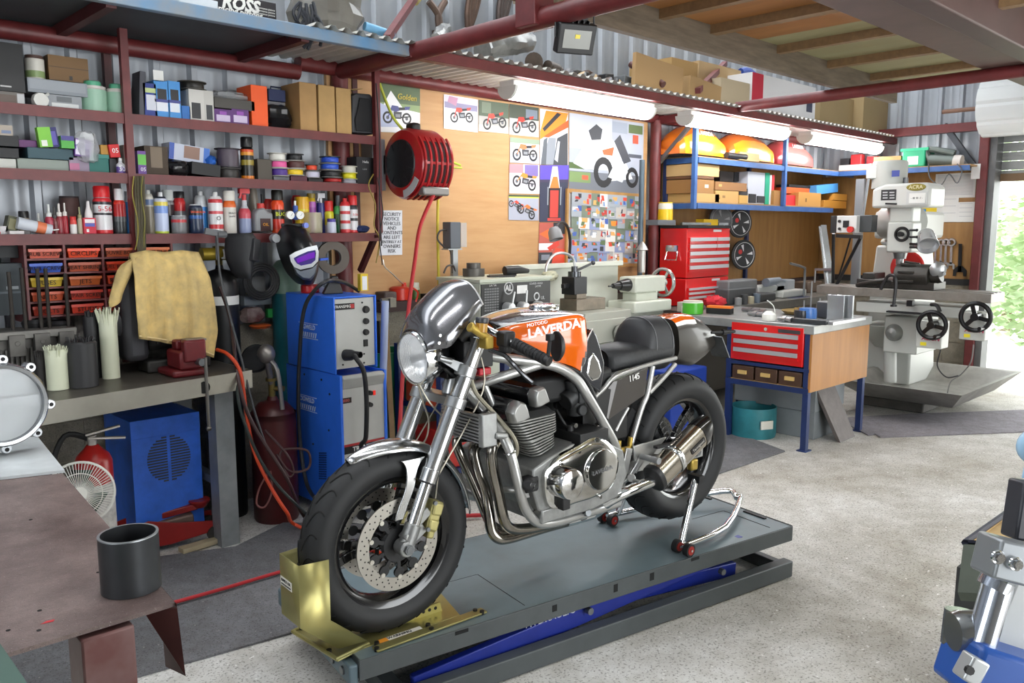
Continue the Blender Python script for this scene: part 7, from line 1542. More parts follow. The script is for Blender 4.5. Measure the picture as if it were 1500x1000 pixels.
m=MB();c=at(812,345,Y=3.86);m.lathe(c+V((0,0,.03)),(.0,-.35,-1),[(0,-.03),(.03,-.025),(.045,.0),(.05,.06),(.046,.06),(.04,.01),(0,0)],24);m.obj('lamp_head',mat('#77787a',.4),la)
solo(MB().cyl((3.45,3.95,zt+.001),(3.45,3.95,zt+.05),.07,n=24).cyl((3.45,3.95,zt+.05),(3.45,3.95,zt+.085),.045),'chuck_plate',mat('#5f5c58',.45,.6),'small stepped steel chuck on the lathe headstock','chuck')
solo(MB().tube([(3.58,3.8,zt+.035),(3.68,3.78,zt+.04),(3.76,3.77,zt+.03)],[.03,.026,.014],12),'file_handle',mat('#1d1d1f',.4),'black handled tool lying on the lathe headstock','tool')
solo(MB().bar((3.44,3.8,zt+.006),(3.6,3.74,zt+.006),.05,.01).bar((3.5,3.85,zt+.006),(3.7,3.83,zt+.006),.03,.012),'hand_tools',mat('#3b3a39',.5,.5),'dark flat tools lying on the lathe headstock','tools')
crumple('rag','cream rag hung on the chuck guard of the lathe',803,822,397,412,mat('#c9c8ae',.9),Y=3.9,dep=.1,seed=51,cat='rag')
p=at(941,360,Y=4.1);m=MB();m.cyl((p.x,4.12,1.0),(p.x,4.12,2.05),.022,n=14);m.obj;solo(m,'flue_pipe',mat('#56646e',.4,.5),'blue-grey steel pipe standing beside the round red post','pipe')
m=MB();q=at(941,362,Y=4.04);m.lathe(q,(0,0,1),[(0,.05),(.012,.04),(.05,-.02),(.045,-.025),(.028,-.02),(.028,-.2),(0,-.2)],20);solo(m,'cone_capped_post',mat('#b4b2ad',.35,.7),'short steel stub with a cone cap beside the round red post','post')
# ---- between the forks: trolley with bins, bin, tubes
tr_=thing('tool_trolley','dark blue steel trolley with red bins seen behind the front fork','trolley')
TX0,TX1,TY0,TY1=2.75,3.22,3.42,3.8
for x in(TX0,TX1):
    for y in(TY0,TY1):MB().b2(x-.02,x+.02,y-.02,y+.02,0,.86).obj('leg',NAVY,tr_)
for z in(.15,.5,.82):MB().b2(TX0,TX1,TY0,TY1,z,z+.03).obj('shelf',NAVY if z<.8 else mat('#7d6a50',.7),tr_)
for x,z,c,nm in((2.9,.181,'#b8281f','red'),(2.84,.531,'#c04a22','orange'),(3.09,.531,'#a3241f','dark red')):
    t=solo(MB().b2(x-.085,x+.1,TY0-.0+.02,TY1-.05,z,z+.2 if z<.4 else z+.12),'storage_bin',C_(c),'%s plastic bin on the %s shelf of the dark blue trolley%s'%(nm,'lower' if z<.4 else 'middle',', right one' if x>3.05 else ''),'bin',bev=.008)
m=MB();a=at(572,525,Y=3.9);m.lathe((a.x,3.98,.0),(0,0,1),[(0,0),(.12,0),(.15,.78),(.155,.8),(.14,.8),(.11,.05),(0,.05)],24);solo(m,'green_bin',C_('#1d6b45'),'dark green plastic bin beside the blue welders','bin')
m=MB();m.cyl((at(572,600,Y=3.5).x,3.62,.02),(at(574,440,Y=3.6).x,3.66,1.12),.02,n=14);solo(m,'plastic_tube',mat('#a9b4cf',.3),'tall pale blue plastic tube standing beside the blue welders','tube')
m=MB();m.bar((2.56,3.6,.1),(2.6,3.72,1.05),.03,.03);solo(m,'wooden_stick',mat('#9a7d55',.7,var=.3,sc=9),'wooden tool handle leaning beside the pale blue tube','handle')
m=MB();m.cyl(at(558,440,Y=3.75),at(575,438,Y=3.75),.012);m.box(at(573,443,Y=3.74),(.04,.04,.05));m.cyl(at(562,468,Y=3.75),at(563,520,Y=3.75),.014);solo(m,'pipe_fitting',mat('#7d7a70',.4,.7),'steel pipe fittings hanging beside the upper welder','fitting')
cbox('fuse_panel','dark terminal board behind the upper welder','panel',556,567,470,0,'#2a2620',Y=4.0,dep=.04,bot=520)
# ================================================================== RED CHESTS
CR=mat('#cf1a1c',.25,coat=.3,key='chest')
tX0,tX1,tY0,tY1=5.68,6.32,3.87,4.14
def chest(label,z0,z1,drawers,handle):
    t=thing('tool_chest',label,'tool chest');MB().b2(tX0,tX1,tY0,tY1,z0,z1).obj('case',CR,t,bev=.006)
    n=len(drawers);zt=z1-.075;zb=z0+.045;h=(zt-zb)/n
    for k in range(n):
        for u0,u1 in drawers[k]:
            x0=tX0+.025+(tX1-tX0-.05)*u0;x1=tX0+.025+(tX1-tX0-.05)*u1;c=zt-h*k
            d=MB().b2(x0+.002,x1-.002,tY0-.012,tY0,c-h+.004,c).obj('drawer',CR,t,bev=.002)
            MB().b2(x0+.004,x1-.004,tY0-.02,tY0-.011,c-h*.55,c-.002).obj('drawer_pull',mat('#cfd2d6',.3,.6),d)
    MB().b2(tX0+.38,tX0+.5,tY0-.003,tY0,z1-.03,z1-.012).obj('badge',mat('#c9cacc',.4),t)
    if handle:
        m=MB();y=(tY0+tY1)/2;m.tube([(tX0-.004,y-.05,z1-.17),(tX0-.03,y-.055,z1-.26),(tX0-.03,y+.055,z1-.26),(tX0-.004,y+.05,z1-.17)],.007,8);m.box((tX0-.008,y,z1-.165),(.02,.12,.05));m.obj('side_handle',CHROME,t)
    return t
zA=at(980,410,Y=tY0).z;zT=at(1030,334,Y=tY0).z
full=[(0,1)]
chest('upper red tool chest with six rows of silver-edged drawers',zA+.004,zT,[[(0,.66),(.67,1)],[(0,.66),(.67,1)],full,full,full],1)
chest('lower red tool chest under the other one beside the lathe tailstock',.872,zA-.002,[full,full,full],0)
solo(MB().b2(tX0-.005,tX1,tY0-.01,tY1,zT,zT+.022),'tool_mat',MATT,'black liner mat on top of the upper red tool chest','mat')
o=can('squeeze_bottle','yellow bottle with a white label on top of the red tool chest','bottle',984,13,296,zT+.023,((0,.7,'#e8bf1c'),(.7,.95,'#d9d4c8'),(.95,1,'#e8bf1c')),Y=4.05,shape='jar')
cbox('yellow_case','small yellow case on top of the red tool chest','case',1031,1052,321,zT+.023,'#e3b91c',Y=3.95,dep=.08)
cbox('tool_case','grey flat case at the left on top of the red tool chest','case',964,990,322,zT+.023,'#5d6064',Y=3.95,dep=.12)
for px,px1,lab in((998,1026,'long grey steel tool on top of the red tool chest'),(1008,1040,'thin chrome rod beside the small yellow case'),(1052,1066,'short steel tool at the right on the red tool chest')):
    a,e=at(px,325,Y=3.95),at(px1,327,Y=3.9);a.z=e.z=zT+.036;solo(MB().bar(a,e,.025,.02),'hand_tool',STEEL,lab,'tool')
# ================================================================== BLUE SHELF UNIT
bs=thing('shelf_unit','blue steel framed shelves with timber boards above the red tool chests','shelving')
sx0,sy0,sy1=5.86,3.90,YB-.06
zU,zL=at(1017,229,Y=sy0).z,at(1017,297,Y=sy0).z
BOARD=mat('#b58f5f',.6,var=.4,sc=4,stretch=(1,6,6))
for z,x1 in((zU,XR-.06),(zL,XR-.5)):
    MB().b2(sx0,x1,sy0+.02,sy1,z-.004,z+.012).obj('shelf_board',BOARD,bs)
    m=MB();m.b2(sx0-.015,x1,sy0-.01,sy0+.02,z-.045,z);m.b2(sx0-.015,sx0+.02,sy0,sy1,z-.045,z);m.obj('shelf_rail',BLUEM,bs)
for px,z0,z1 in((1017,zL-.05,2.38),(1149,zL,2.38)):
    x=at(px,250,Y=sy0).x;MB().b2(x-.018,x+.018,sy0-.02,sy0+.015,z0,z1).obj('upright',BLUEM,bs)
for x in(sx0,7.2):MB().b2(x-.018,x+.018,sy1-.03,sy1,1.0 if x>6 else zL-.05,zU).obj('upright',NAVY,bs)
ry1=at(1422,246,X=XR-.38).y
MB().b2(XR-.4,XR-.06,ry1,sy0,zU-.004,zU+.012).obj('shelf_board',BOARD,bs);MB().b2(XR-.42,XR-.4,ry1,sy0,zU-.045,zU+.002).obj('shelf_rail',BLUEM,bs)
zU+=.013;zL+=.013
def fairing(label,px0,px1,top,bot,c1,c2,Y,dep,txt=None):
    x0,x1=span(px0,px1,Y,(top+bot)/2);h=zat((px0+px1)/2,top,Y)-zU;rg=[]
    for u,k,w in((0,.45,.7),(.06,.72,.85),(.2,.95,.97),(.45,1,1),(.7,.9,.97),(.9,.62,.85),(1,.3,.6)):
        x=x0+(x1-x0)*u;rg.append([V((x,Y+dep/2-dep/2*w*math.cos(a),zU+.012+h*k*max(0,math.sin(a))**.55))for a in[PI*i/16 for i in range(17)]])
    t=thing('motorcycle_fairing',label,'fairing');m=MB();m.loft(rg);m.obj('shell',mat(c1,.22,coat=.6,key='ff'),t,ang=50)
    m=MB();m.loft([[p+V((0,-.002 if p.y<Y+dep/2 else .002,-.0))for p in r[:4]]for r in rg[1:6]],cap=False,closed=False);m.obj('lower_stripe',mat(c2,.25,coat=.5,key='ff'),t)
    m=MB();m.b2(x0+.05,x1-.05,Y+.04,Y+dep-.04,zU+.001,zU+.013);m.obj('base_flange',MATT,t)
    if txt:text(txt,(x0+(x1-x0)*.45,Y+dep*.06,zU+h*.78),(1,0,0),(0,.35,1),.05,WHITE,t,bold=.001)
fairing('orange fairing with a yellow lower stripe at the left of the blue shelf',1003,1074,186,226,'#e2751c','#eea41e',3.93,.3,'LAVERDA')
fairing('orange fairing in the middle of the blue shelf on a wooden block',1076,1144,197,238,'#d96a22','#ef9a22',3.93,.3)
fairing('faded red fairing at the right of the blue shelf',1146,1200,207,242,'#c24a4e','#cf6a66',3.93,.3,'LAVERDA')
m=MB();a=at(994,210,Y=4.1);m.lathe(a,(-1,-.6,.1),[(0,.04),(.06,.03),(.1,0),(.1,-.05),(0,-.05)],20);solo(m,'headlight_shell',mat('#d9641c',.3),'round orange headlight shell behind the left orange fairing','shell')
solo(MB().b2(*span(1083,1112,3.91,225),3.905,3.925,zU,zU+.07),'timber_offcut',mat('#c8a878',.7),'pale timber block in front of the middle orange fairing','timber')
a,e=at(1063,232,Y=3.92),at(1100,232,Y=3.92);solo(MB().cyl(V((a.x,3.915,zU+.03)),V((e.x-.1,3.915,zU+.03)),.025),'air_tool',mat('#3b3b3d',.4,.5),'dark air tool lying between the orange fairings','tool')
WOOD=['#b9935f','#8a5f3a','#c2a06c','#a87a45']
for lab,px0,px1,t,b_,c,dep,pat in(
 ('pale flat wooden case on top of the left stack on the lower blue shelf',1019,1054,241,258,'#c7a570',.3,()),('thin dark wooden lid under the pale flat case',1019,1046,258,262,'#6d4a30',.3,()),('brown wooden instrument case with latches in the left stack',1019,1046,263,283,'#9a7040',.3,((.5,.7,.4,.65,'#d8cdb8'),)),('low light wooden case at the bottom of the left stack',1021,1054,283.5,296,'#c09a5e',.3,()),
 ('flat brown case on the second stack of the lower blue shelf',1048,1094,267,279,'#93683f',.2,((.1,.2,.4,.7,'#c9a060'),)),('square light wooden box under the flat brown case',1048,1082,279.5,297,'#c2975a',.2,((.3,.42,.4,.6,'#8d6a3c'),)),('small wooden box beside the black instruments',1083,1096,286,298,'#c59a50',.15,()),
 ('small dark wooden box behind the blue upright',1134,1148,279,301,'#a0713c',.2,()),('square wooden box with a round knob on the lower blue shelf',1170,1203,282,303.5,'#bb8a4a',.2,((.3,.36,.35,.6,'#6d4a26'),)),('amber wooden box under the bright blue case',1207,1240,294,305,'#bf8433',.2,()),('long amber wooden box on another below the blue case',1222,1241,284,293.5,'#c98f3c',.18,())):
    cbox('wooden_box',lab,'box',px0,px1,t,0,c,Y=3.92,dep=dep,bot=b_,faces=pat,bev=.002)
for lab,px0,px1,t,b_,c,y in(('black case with a chrome latch on the lower blue shelf',1055,1075,251,266,'#241c1d',4.02),('dark case beside the chrome-latched one',1076,1100,253,266,'#26272b',4.04),('black instrument with a dial on the lower blue shelf',1098,1108,284,297,'#1c1c20',3.94),('second black instrument beside the green binder',1110,1121,287,297,'#2a2a2e',3.94),('dark grey box under the dark cases',1083,1096,276,286,'#35363a',3.95),('bright red plastic case on the lower blue shelf',1151,1171,286,302,'#cf2c32',3.95),('black flat case on the orange tool',1156,1190,271,275,'#1f2023',4.0),('orange tool case behind the square wooden box',1152,1186,275,284,'#cf5a26',4.0)):
    cbox('case',lab,'case',px0,px1,t,0,c,Y=y,dep=.14,bot=b_)
cbox('case','long bright blue case tilted on the wooden boxes','case',1197,1228,273,0,'#4d97d8',Y=3.93,dep=.16,bot=286,rot=-5)
for px0,px1,t,c,lab in((1096,1121,252,'#b9bcc6','wide grey ring binder'),(1122,1128,253,'#1f9a78','green book beside the grey binder'),(1128.5,1131,256,'#d9d9d9','thin white book between the green and red ones'),(1131.5,1135,256,'#cf3438','red book at the end of the row')):
    cbox('book',lab+' on the lower blue shelf','book',px0,px1,t,zL,c,Y=3.95,dep=.22,group='books on the lower blue shelf')
m=MB();
def rbox(name,label,cat,px0,px1,top,col,X=XR-.36,z=None,dep=.2,bot=None,**k):
    a=at(px0,top,X=X);e=at(px1,top,X=X);zb=z if z is not None else at((px0+px1)/2,bot,X=X).z
    return solo(MB().b2(X,X+dep,min(a.y,e.y),max(a.y,e.y),zb,at((px0+px1)/2,top,X=X).z),name,col if not isinstance(col,str)else C_(col),label,cat,**k)
rbox('flat_box','long flat white box on the right wall shelf','box',1229,1276,241,'#d5d3d0',z=zU)
rbox('bottle_top','red jug standing behind the long flat white box','jug',1246,1262,226,'#bf2c30',X=XR-.2,z=zU,dep=.1,bev=.01)
rbox('helmet_case','dark case behind the long flat white box','case',1231,1244,232,'#2b2c30',X=XR-.2,z=zU,dep=.1)
rbox('cardboard_box','flat cardboard box on the right wall shelf behind the mill motor','box',1280,1320,229,CARD,X=XR-.26,z=zU,bev=.003)
rbox('red_case','dark red case between the white box and cardboard box','case',1270,1286,229,'#b02a30',X=XR-.18,z=zU,dep=.08)
g=rbox('plastic_tub','bright green plastic tub on the right wall shelf','tub',1322,1356,219,'#1fa878',X=XR-.34,z=zU,dep=.25,bev=.012)
c=at(1337,235,X=XR-.341);MB().b2(c.x-.001,c.x+.001,c.y-.05,c.y+.05,c.z-.04,c.z+.04).obj('white_label',C_('#d9d9da'),g)
MB().b2(XR-.345,XR-.08,at(1357,219,X=XR-.34).y-.02,at(1321,219,X=XR-.34).y+.01,at(1340,220,X=XR-.34).z-.005,at(1340,218,X=XR-.34).z+.008).obj('rim',C_('#25b886'),g)
m=MB();a=at(1362,234,X=XR-.3);e=at(1398,236,X=XR-.3);m.cyl(a,e,.055,n=18);m.mm(1).cyl(e,e+(e-a)*.3,.06);m.mm(0).tube([a,a+V((0,.02,.1)),e+V((0,0,.07))],.03,10,3)
solo(m,'power_tool',[mat('#5d6560',.4,.4),C_('#c9c4bd')],'grey electric power tool lying at the end of the right wall shelf','power tool')
m=MB();m.tube([at(1360,240,X=XR-.42),at(1362,260,X=XR-.44),at(1378,271,X=XR-.44),at(1390,255,X=XR-.44),at(1402,268,X=XR-.44),at(1409,250,X=XR-.44),at(1402,240,X=XR-.42)],.006,6,5);solo(m,'electric_lead',mat('#4a4d4e',.5),'grey power cord drooping below the right wall shelf','cord')
XP=XR-.06
def wpaper(label,px0,px1,t,b_,d,col='#dcdcd8',rows=0):
    a,e=at(px0,t,X=XP-d),at(px1,b_,X=XP-d);o=solo(MB().b2(XP-d-.001,XP-d+.001,e.y,a.y,e.z,a.z),'paper_chart',C_(col,.6),label,'paper')
    if rows:
        m=MB()
        for k in range(rows):z=a.z+(e.z-a.z)*(.08+.84*k/rows);m.b2(XP-d-.0016,XP-d-.001,e.y+.02,a.y-.02,z-.002,z+.002)
        m.obj('ruled_print',C_('#a9abb0'),o)
    return o
wpaper('large ruled white chart on the plywood behind the mill head',1371,1428,255,289,.002,rows=16);wpaper('lower white chart under the large ruled one',1371,1402,289,325,.003,rows=3);wpaper('small white sheet beside the lower chart',1403,1426,296,325,.002,rows=4)
p=wpaper('yellow printed card on the plywood beside the mill head',1342,1371,302,325,.004,'#e2c41f');q0,q1=at(1346,306,X=XP-.006),at(1356,316,X=XP-.006);MB().b2(XP-.0065,XP-.005,q1.y,q0.y,q1.z,q0.z).obj('blue_picture',C_('#3b86c2'),p)
nt_=solo(MB().b2(XR-.205,XR-.202,at(1436,250,X=XR-.2).y,at(1423,250,X=XR-.2).y,at(1430,262,X=XR-.2).z,at(1430,240,X=XR-.2).z),'paper_note',PAPER,'white paper note stuck to the red door post','paper')
def spanner(label,px,t,b_,w,col,big=0):
    a,e=at(px,t,X=XP-.012),at(px-1.5,b_,X=XP-.012);m=MB();d=(e-a).normalized();m.bar(a+d*.02,e-d*.03,w*.55,.008,up=(1,0,0));
    if big:m.prism([e+V((-.004,y,z))for y,z in((-.06,-.01),(-.06,.05),(-.02,.09),(.02,.09),(.06,.05),(.06,-.01),(.035,-.01),(.03,.03),(-.03,.03),(-.035,-.01))],(.009,0,0))
    else:m.torus(a,(1,0,0),w*.75,w*.34,16,6);m.prism([e+V((-.004,y*w/.03,z*w/.03))for y,z in((-.026,-.014),(-.026,.02),(0,.035),(.026,.02),(.026,-.014),(.014,-.014),(.012,.01),(-.012,.01),(-.014,-.014))],(.009,0,0))
    return solo(m,'spanner',col,label,'spanner',None if big else 'row of chrome spanners')
for k,(px,t,b_)in enumerate(((1364,355,384),(1371,355,386),(1379,355,388),(1386,355,389),(1394,355,391))):spanner('chrome combination spanner, %s from the left in the row on the plywood'%['first','second','third','fourth','fifth'][k],px,t,b_,.03+.003*k,mat('#c9cbcc',.25,.9))
spanner('big black open-ended spanner hanging right of the chrome row',1407,354,403,.055,mat('#232325',.5,.5),1)
for px,py,r,lab,red in((1056,322,.13,'grey dial wheel partly behind the red tool chest',0),(1084,327,.135,'black dial wheel with white pointers, upper of the two',1),(1089,373,.14,'black dial wheel with red and white segments, lower of the two',1)):
    c=at(px,py,Y=4.12);t=thing('dial_wheel',lab,'dial wheel');MB().lathe(c,(-.35,-1,0),[(0,.012),(r*.93,.012),(r,.006),(r,-.01),(0,-.01)],36).obj('disc',mat('#2b2c2f' if red else '#5b5c5e',.5),t)
    m=MB();n_=V((-.35,-1,0)).normalized();u,w_,_=frame(n_);o_=c+n_*.0135
    m.torus(o_,n_,r*.82,.003,36,4)
    for a0 in(.4,2.1,3.3,5.0):m.poly([o_+u*(r*.2*math.cos(a0))+w_*(r*.2*math.sin(a0)),o_+u*(r*.7*math.cos(a0-.16))+w_*(r*.7*math.sin(a0-.16)),o_+u*(r*.7*math.cos(a0+.16))+w_*(r*.7*math.sin(a0+.16))])
    m.obj('pointer_print',C_('#d5d6d8' if red else '#8d8e90'),t)
    if red:m=MB();m.lathe(o_+u*r*.35-w_*r*.2,n_,[(0,.002),(r*.16,.001),(r*.16,0)],14);m.obj('red_spot',C_('#c22a2c'),t)
# ================================================================== PENINSULA BENCH
pb=thing('drawer_bench','blue framed workbench with grey top, red drawers and plywood end','workbench')
PXf=5.21;PYn=at(1190,490,X=PXf).y;PXb=at(1272,470,Y=PYn).x;PZ=at(1191,477,X=PXf).z;PYf=3.62
m=MB();m.b2(PXf-.01,PXb+.03,PYn-.015,PYf,PZ-.06,PZ);m.obj('worktop',mat('#a6a8a7',.35,.45,var=.3,sc=4),pb,bev=.004)
m=MB();m.b2(PXf,PXb+.02,PYn-.003,PYn+.015,at(1190,574,Y=PYn).z,PZ-.06);m.obj('plywood_end',mat('#b07a3f',.5,var=.55,sc=2.2,col2='#8d5c2b',stretch=(6,1,.7),det=8),pb)
yl=at(1067,540,X=PXf).y
for x,y in((PXf+.02,PYn+.03),(PXb-.02,PYn+.02),(PXf+.02,yl),(PXb-.02,PYf-.05)):
    MB().b2(x-.02,x+.02,y-.02,y+.02,0,PZ-.06).obj('leg',NAVY,pb);MB().b2(x-.04,x+.04,y-.035,y+.035,0,.008).obj('foot_plate',NAVY,pb)
zr=[at(1185,py,X=PXf).z for py in(481,541,546,570,576)]
for z0,z1 in((zr[2],zr[1]),(zr[4]-.01,zr[3])):MB().b2(PXf-.004,PXf+.03,PYn+.01,yl+.02,z0,z1).obj('cross_rail',NAVY,pb)
d0=MB().b2(PXf-.012,PXf+.4,PYn+.055,yl-.02,zr[1]+.01,zr[0]).obj('drawer_cabinet',CR,pb,bev=.004)
for k in range(3):
    z=zr[0]-.055-.062*k;MB().b2(PXf-.024,PXf-.012,PYn+.085,yl-.05,z-.052,z+.004).obj('drawer',CR,d0);MB().b2(PXf-.034,PXf-.022,PYn+.087,yl-.052,z-.026,z+.003).obj('drawer_pull',mat('#cfd2d6',.3,.6),d0)
MB().b2(PXf-.016,PXf-.011,PYn+.08,PYn+.24,zr[0]-.045,zr[0]-.02).obj('badge',mat('#3a3b3d',.4),d0);MB().cyl((PXf-.02,(PYn+yl)/2+.02,zr[0]-.03),(PXf-.01,(PYn+yl)/2+.02,zr[0]-.03),.012).obj('lock',CHROME,d0)
for k in range(3):
    y0=PYn+.06+(yl-PYn-.08)*k/3;y1=y0+(yl-PYn-.08)/3-.015;t=MB().b2(PXf-.004,PXf+.35,y0,y1,zr[3]+.006,zr[2]-.01).obj('wooden_drawer',mat('#4d3423',.6,var=.3,sc=9),pb,bev=.003);MB().b2(PXf-.02,PXf-.003,y0+.05,y1-.05,(zr[2]+zr[3])/2-.012,(zr[2]+zr[3])/2+.014).obj('drawer_handle',mat('#c9a968',.5),t)
MB().b2(PXf,PXf+.4,PYn+.03,yl,zr[3]-.004,zr[3]+.004).obj('drawer_shelf',mat('#b3905a',.6),pb)
wb_=thing('wall_bench','long grey-topped workbench along the back wall beyond the red chests','workbench')
MB().b2(5.4,8.1,3.63,YB-.06,.80,.866).obj('worktop',mat('#77746e',.5,.3,var=.3,sc=5),wb_);MB().b2(5.45,8.05,3.9,YB-.08,.1,.8).obj('cupboard',mat('#4a443c',.6),wb_)
PT=PZ+.002
def pbx(px,py):return at(px,py,Z=PT)
can('spray_bottle','white plastic bottle beside the green tin on the drawer bench','bottle',1013,9,441,PT,((0,1,'#d5d5cc'),),cap=('#c9c9c2',.2),Y=pbx(1013,459).y,shape='bottle')
can('grease_tin','green tin with a white top on the drawer bench','tin',1028,17,441,PT,((0,.85,'#4bb02c'),(.85,1,'#cfd3c4')),Y=pbx(1028,460).y,shape='jar')
a,e=pbx(1037,458),pbx(1072,460);o=solo(MB().bar(a+V((0,0,.022)),e+V((0,0,.022)),.08,.042),'bench_brush',mat('#1c1c1e',.8),'black bristled brush with an orange back on the drawer bench','brush');MB().bar(a+V((0,0,.05)),e+V((0,0,.05)),.07,.016).obj('orange_back',C_('#ee7a22'),o)
a=pbx(1062,452);m=MB();rnd=random.Random(8)
m.sph(a+V((0,.1,.05)),(.11,.08,.05),16,10);m.v=[p+V((rnd.uniform(-.012,.012),rnd.uniform(-.012,.012),rnd.uniform(-.012,.012)))for p in m.v];solo(m,'red_cloth',mat('#c41f2e',.8),'crumpled red cloth behind the orange-backed brush','cloth',ang=20)
cbox('packet','small pale box behind the white bottle on the drawer bench','box',1000,1012,442,PT,'#c9c2b4',Y=pbx(1005,456).y,dep=.05)
for k,(p0,p1,lab)in enumerate((((1088,456),(1112,459),'chrome socket tool at the back of the drawer bench'),((1096,462),(1118,464),'chrome fitting in front of the socket tool'),((1108,459),(1130,462),'steel adapter beside the white tube bottle'),((1140,470),(1160,472),'steel clamp in front of the grey rail'))):
    a,e=pbx(*p0),pbx(*p1);solo(MB().cyl(a+V((0,0,.016)),e+V((0,0,.016)),.014,.02,12).cyl(a+(e-a)*.4+V((0,0,.016)),a+(e-a)*.6+V((0,0,.016)),.024,n=12),'fitting',mat('#a3a5a8',.3,.9),lab,'fitting')
o=can('glue_bottle','small white bottle with a long thin tube on the drawer bench','bottle',1136,10,456,PT,((0,1,'#e3e3dc'),),Y=pbx(1136,470).y,shape='bottle');a=at(1136,457,Y=pbx(1136,470).y+.02);MB().tube([a+V((0,0,-.02)),at(1133,448,Y=a.y),at(1124,440,Y=a.y)],.004,6,4).obj('thin_tube',WHITE,o)
a,e=pbx(1163,472),pbx(1212,476);solo(MB().bar(a+V((0,0,.016)),e+V((0,0,.016)),.05,.03),'steel_rail',mat('#3f4144',.4,.4),'dark steel rail lying along the front of the drawer bench','rail',bev=.003)
for px,w,t,c,lab in((1184,10,455,'#23242a','black tin beside the blue one on the drawer bench'),(1196,12,452,'#3f6fb4','blue labelled tin on the drawer bench')):can('tin',lab,'tin',px,w,t,PT,((0,1,c),),Y=pbx(px,468).y,shape='jar')
for px,lab in((1236,'left of two upright bright steel plates on the drawer bench'),(1249,'right of two upright bright steel plates on the drawer bench')):
    a=pbx(px,470);zz=at(px,433,Y=a.y).z;solo(MB().b2(a.x-.012,a.x+.008,a.y-.0,a.y+.12,PT,zz),'steel_plate',mat('#b9bcbe',.25,.8),lab,'plate',bev=.002)
a,e=pbx(1214,476),pbx(1262,468);solo(MB().bar(a+V((0,0,.011)),e+V((0,0,.011)),.06,.02),'steel_bar',mat('#c4c6c8',.3,.7),'bright flat steel bar at the near corner of the drawer bench','bar')
a=pbx(1222,466);solo(MB().box(a+V((0,.05,.06)),(.12,.12,.12)).cyl(a+V((-.02,-.03,.06)),a+V((-.02,.02,.06)),.035),'machine_vise',mat('#5f5f60',.4,.6),'small grey machine vise behind the steel plates','vise',bev=.008)
a=pbx(1170,460);m=MB();m.lathe(a,(0,0,1),[(0,.004),(.10,.004),(.13,.03),(.125,.032),(.1,.01)],22)
for k in range(5):m.cyl(a+V((-.06+.03*k,.01*(k%2),.01)),a+V((-.05+.03*k,.01*(k%2),.05)),.012,n=8)
solo(m,'parts_dish',mat('#a38a55',.4,.5),'brass coloured dish of small parts on the drawer bench','dish')
for px,t,lab in((1177,440,'thin upright steel rod'),(1200,437,'white upright rod'),(1187,412,'bent steel rod')):a=pbx(px,462);solo(MB().cyl(a,V((a.x,a.y,at(px,t,Y=a.y).z)),.006,n=8),'rod',mat('#a9abad',.3,.8),lab+' standing on the drawer bench','rod')
WT=.868
for lab,px0,px1,t,y,c in(('flat grey plastic case on the wall bench beside the red chests',1068,1110,410,3.75,'#6c6e70'),('dark grey case under the flat grey case',1068,1108,422,3.72,'#48494b'),('black lidded tray on the wall bench',1108,1137,430,3.7,'#3a3b3c'),('pale grey machine part on the wall bench',1112,1150,418,3.85,'#a6a9a6'),('blue-topped grey machine on the wall bench',1138,1165,410,3.85,'#8d9296'),('white metal block on the wall bench',1147,1182,425,3.75,'#b4b6b2'),('dark blue motor on the wall bench',1166,1190,439,3.66,'#2a3350'),('rusty brown part at the right of the wall bench',1184,1205,412,3.9,'#5a4a3e')):
    cbox('machine_part',lab,'machine part',px0,px1,t,WT,c,Y=y,dep=.16,bev=.012)
m=MB();a=at(1130,413,Y=3.82);m.cyl(a+V((-.1,0,0)),a+V((.14,0,.01)),.04,.03,16);m.cyl(a+V((.14,0,.01)),a+V((.24,0,.0)),.018);solo(m,'air_drill',mat('#8f9aa6',.35,.5),'grey cylindrical power drill lying over the wall bench parts','drill')
for k in range(4):a=at(1084+k*9,452,Y=3.66);solo(MB().lathe((a.x,3.68,WT),(0,0,1),[(0,0),(.03,0),(.03,.06+.02*(k%2)),(0,.065+.02*(k%2))],14),'small_jar',C_(['#8d8f90','#3c3d3e','#b0a890','#5f6b78'][k]),'%s small pot in the row at the front edge of the wall bench'%['grey','black','cream','blue-grey'][k],'pot')
a=at(1180,440,Y=3.7);solo(MB().tube([(a.x,3.72,WT),(a.x,3.72,WT+.24),(a.x-.04,3.72,WT+.28),(a.x-.25,3.74,WT+.32)],.012,8,3),'steel_bracket',mat('#8f9193',.3,.8),'bent steel bracket standing on the wall bench','bracket')
a=at(1105,640,Z=0);m=MB();o_=V((a.x+.06,a.y+.05,0));R_d=.165
m.lathe(o_,(0,0,1),[(R_d*.97,.0),(R_d,.02),(R_d,.22),(R_d*.96,.22),(R_d*.95,.02),(0,.015)],36);dr=solo(m,'drum_base',mat('#2f7f88',.45,var=.3,sc=7),'cut-down teal drum under the drawer bench','drum')
q=at(1118,627,Y=o_.y-R_d*.75);MB().box((o_.x-.08,o_.y-R_d*.94,.11),(.1,.012,.06),Matrix.Rotation(-.43,3,'Z')).obj('label',C_('#d3d0c4'),dr)
gx=thing('storage_chest','large grey wooden chest with a lid under the drawer bench','chest');a0=at(1172,652,Z=0);GRC=mat('#7c8184',.7,var=.35,sc=5,col2='#63676a')
MB().b2(a0.x+.2,a0.x+.62,a0.y,a0.y+.62,.002,.2).obj('lower_box',GRC,gx,bev=.004);MB().b2(a0.x+.18,a0.x+.64,a0.y-.01,a0.y+.64,.205,.43).obj('upper_box',GRC,gx,bev=.004)
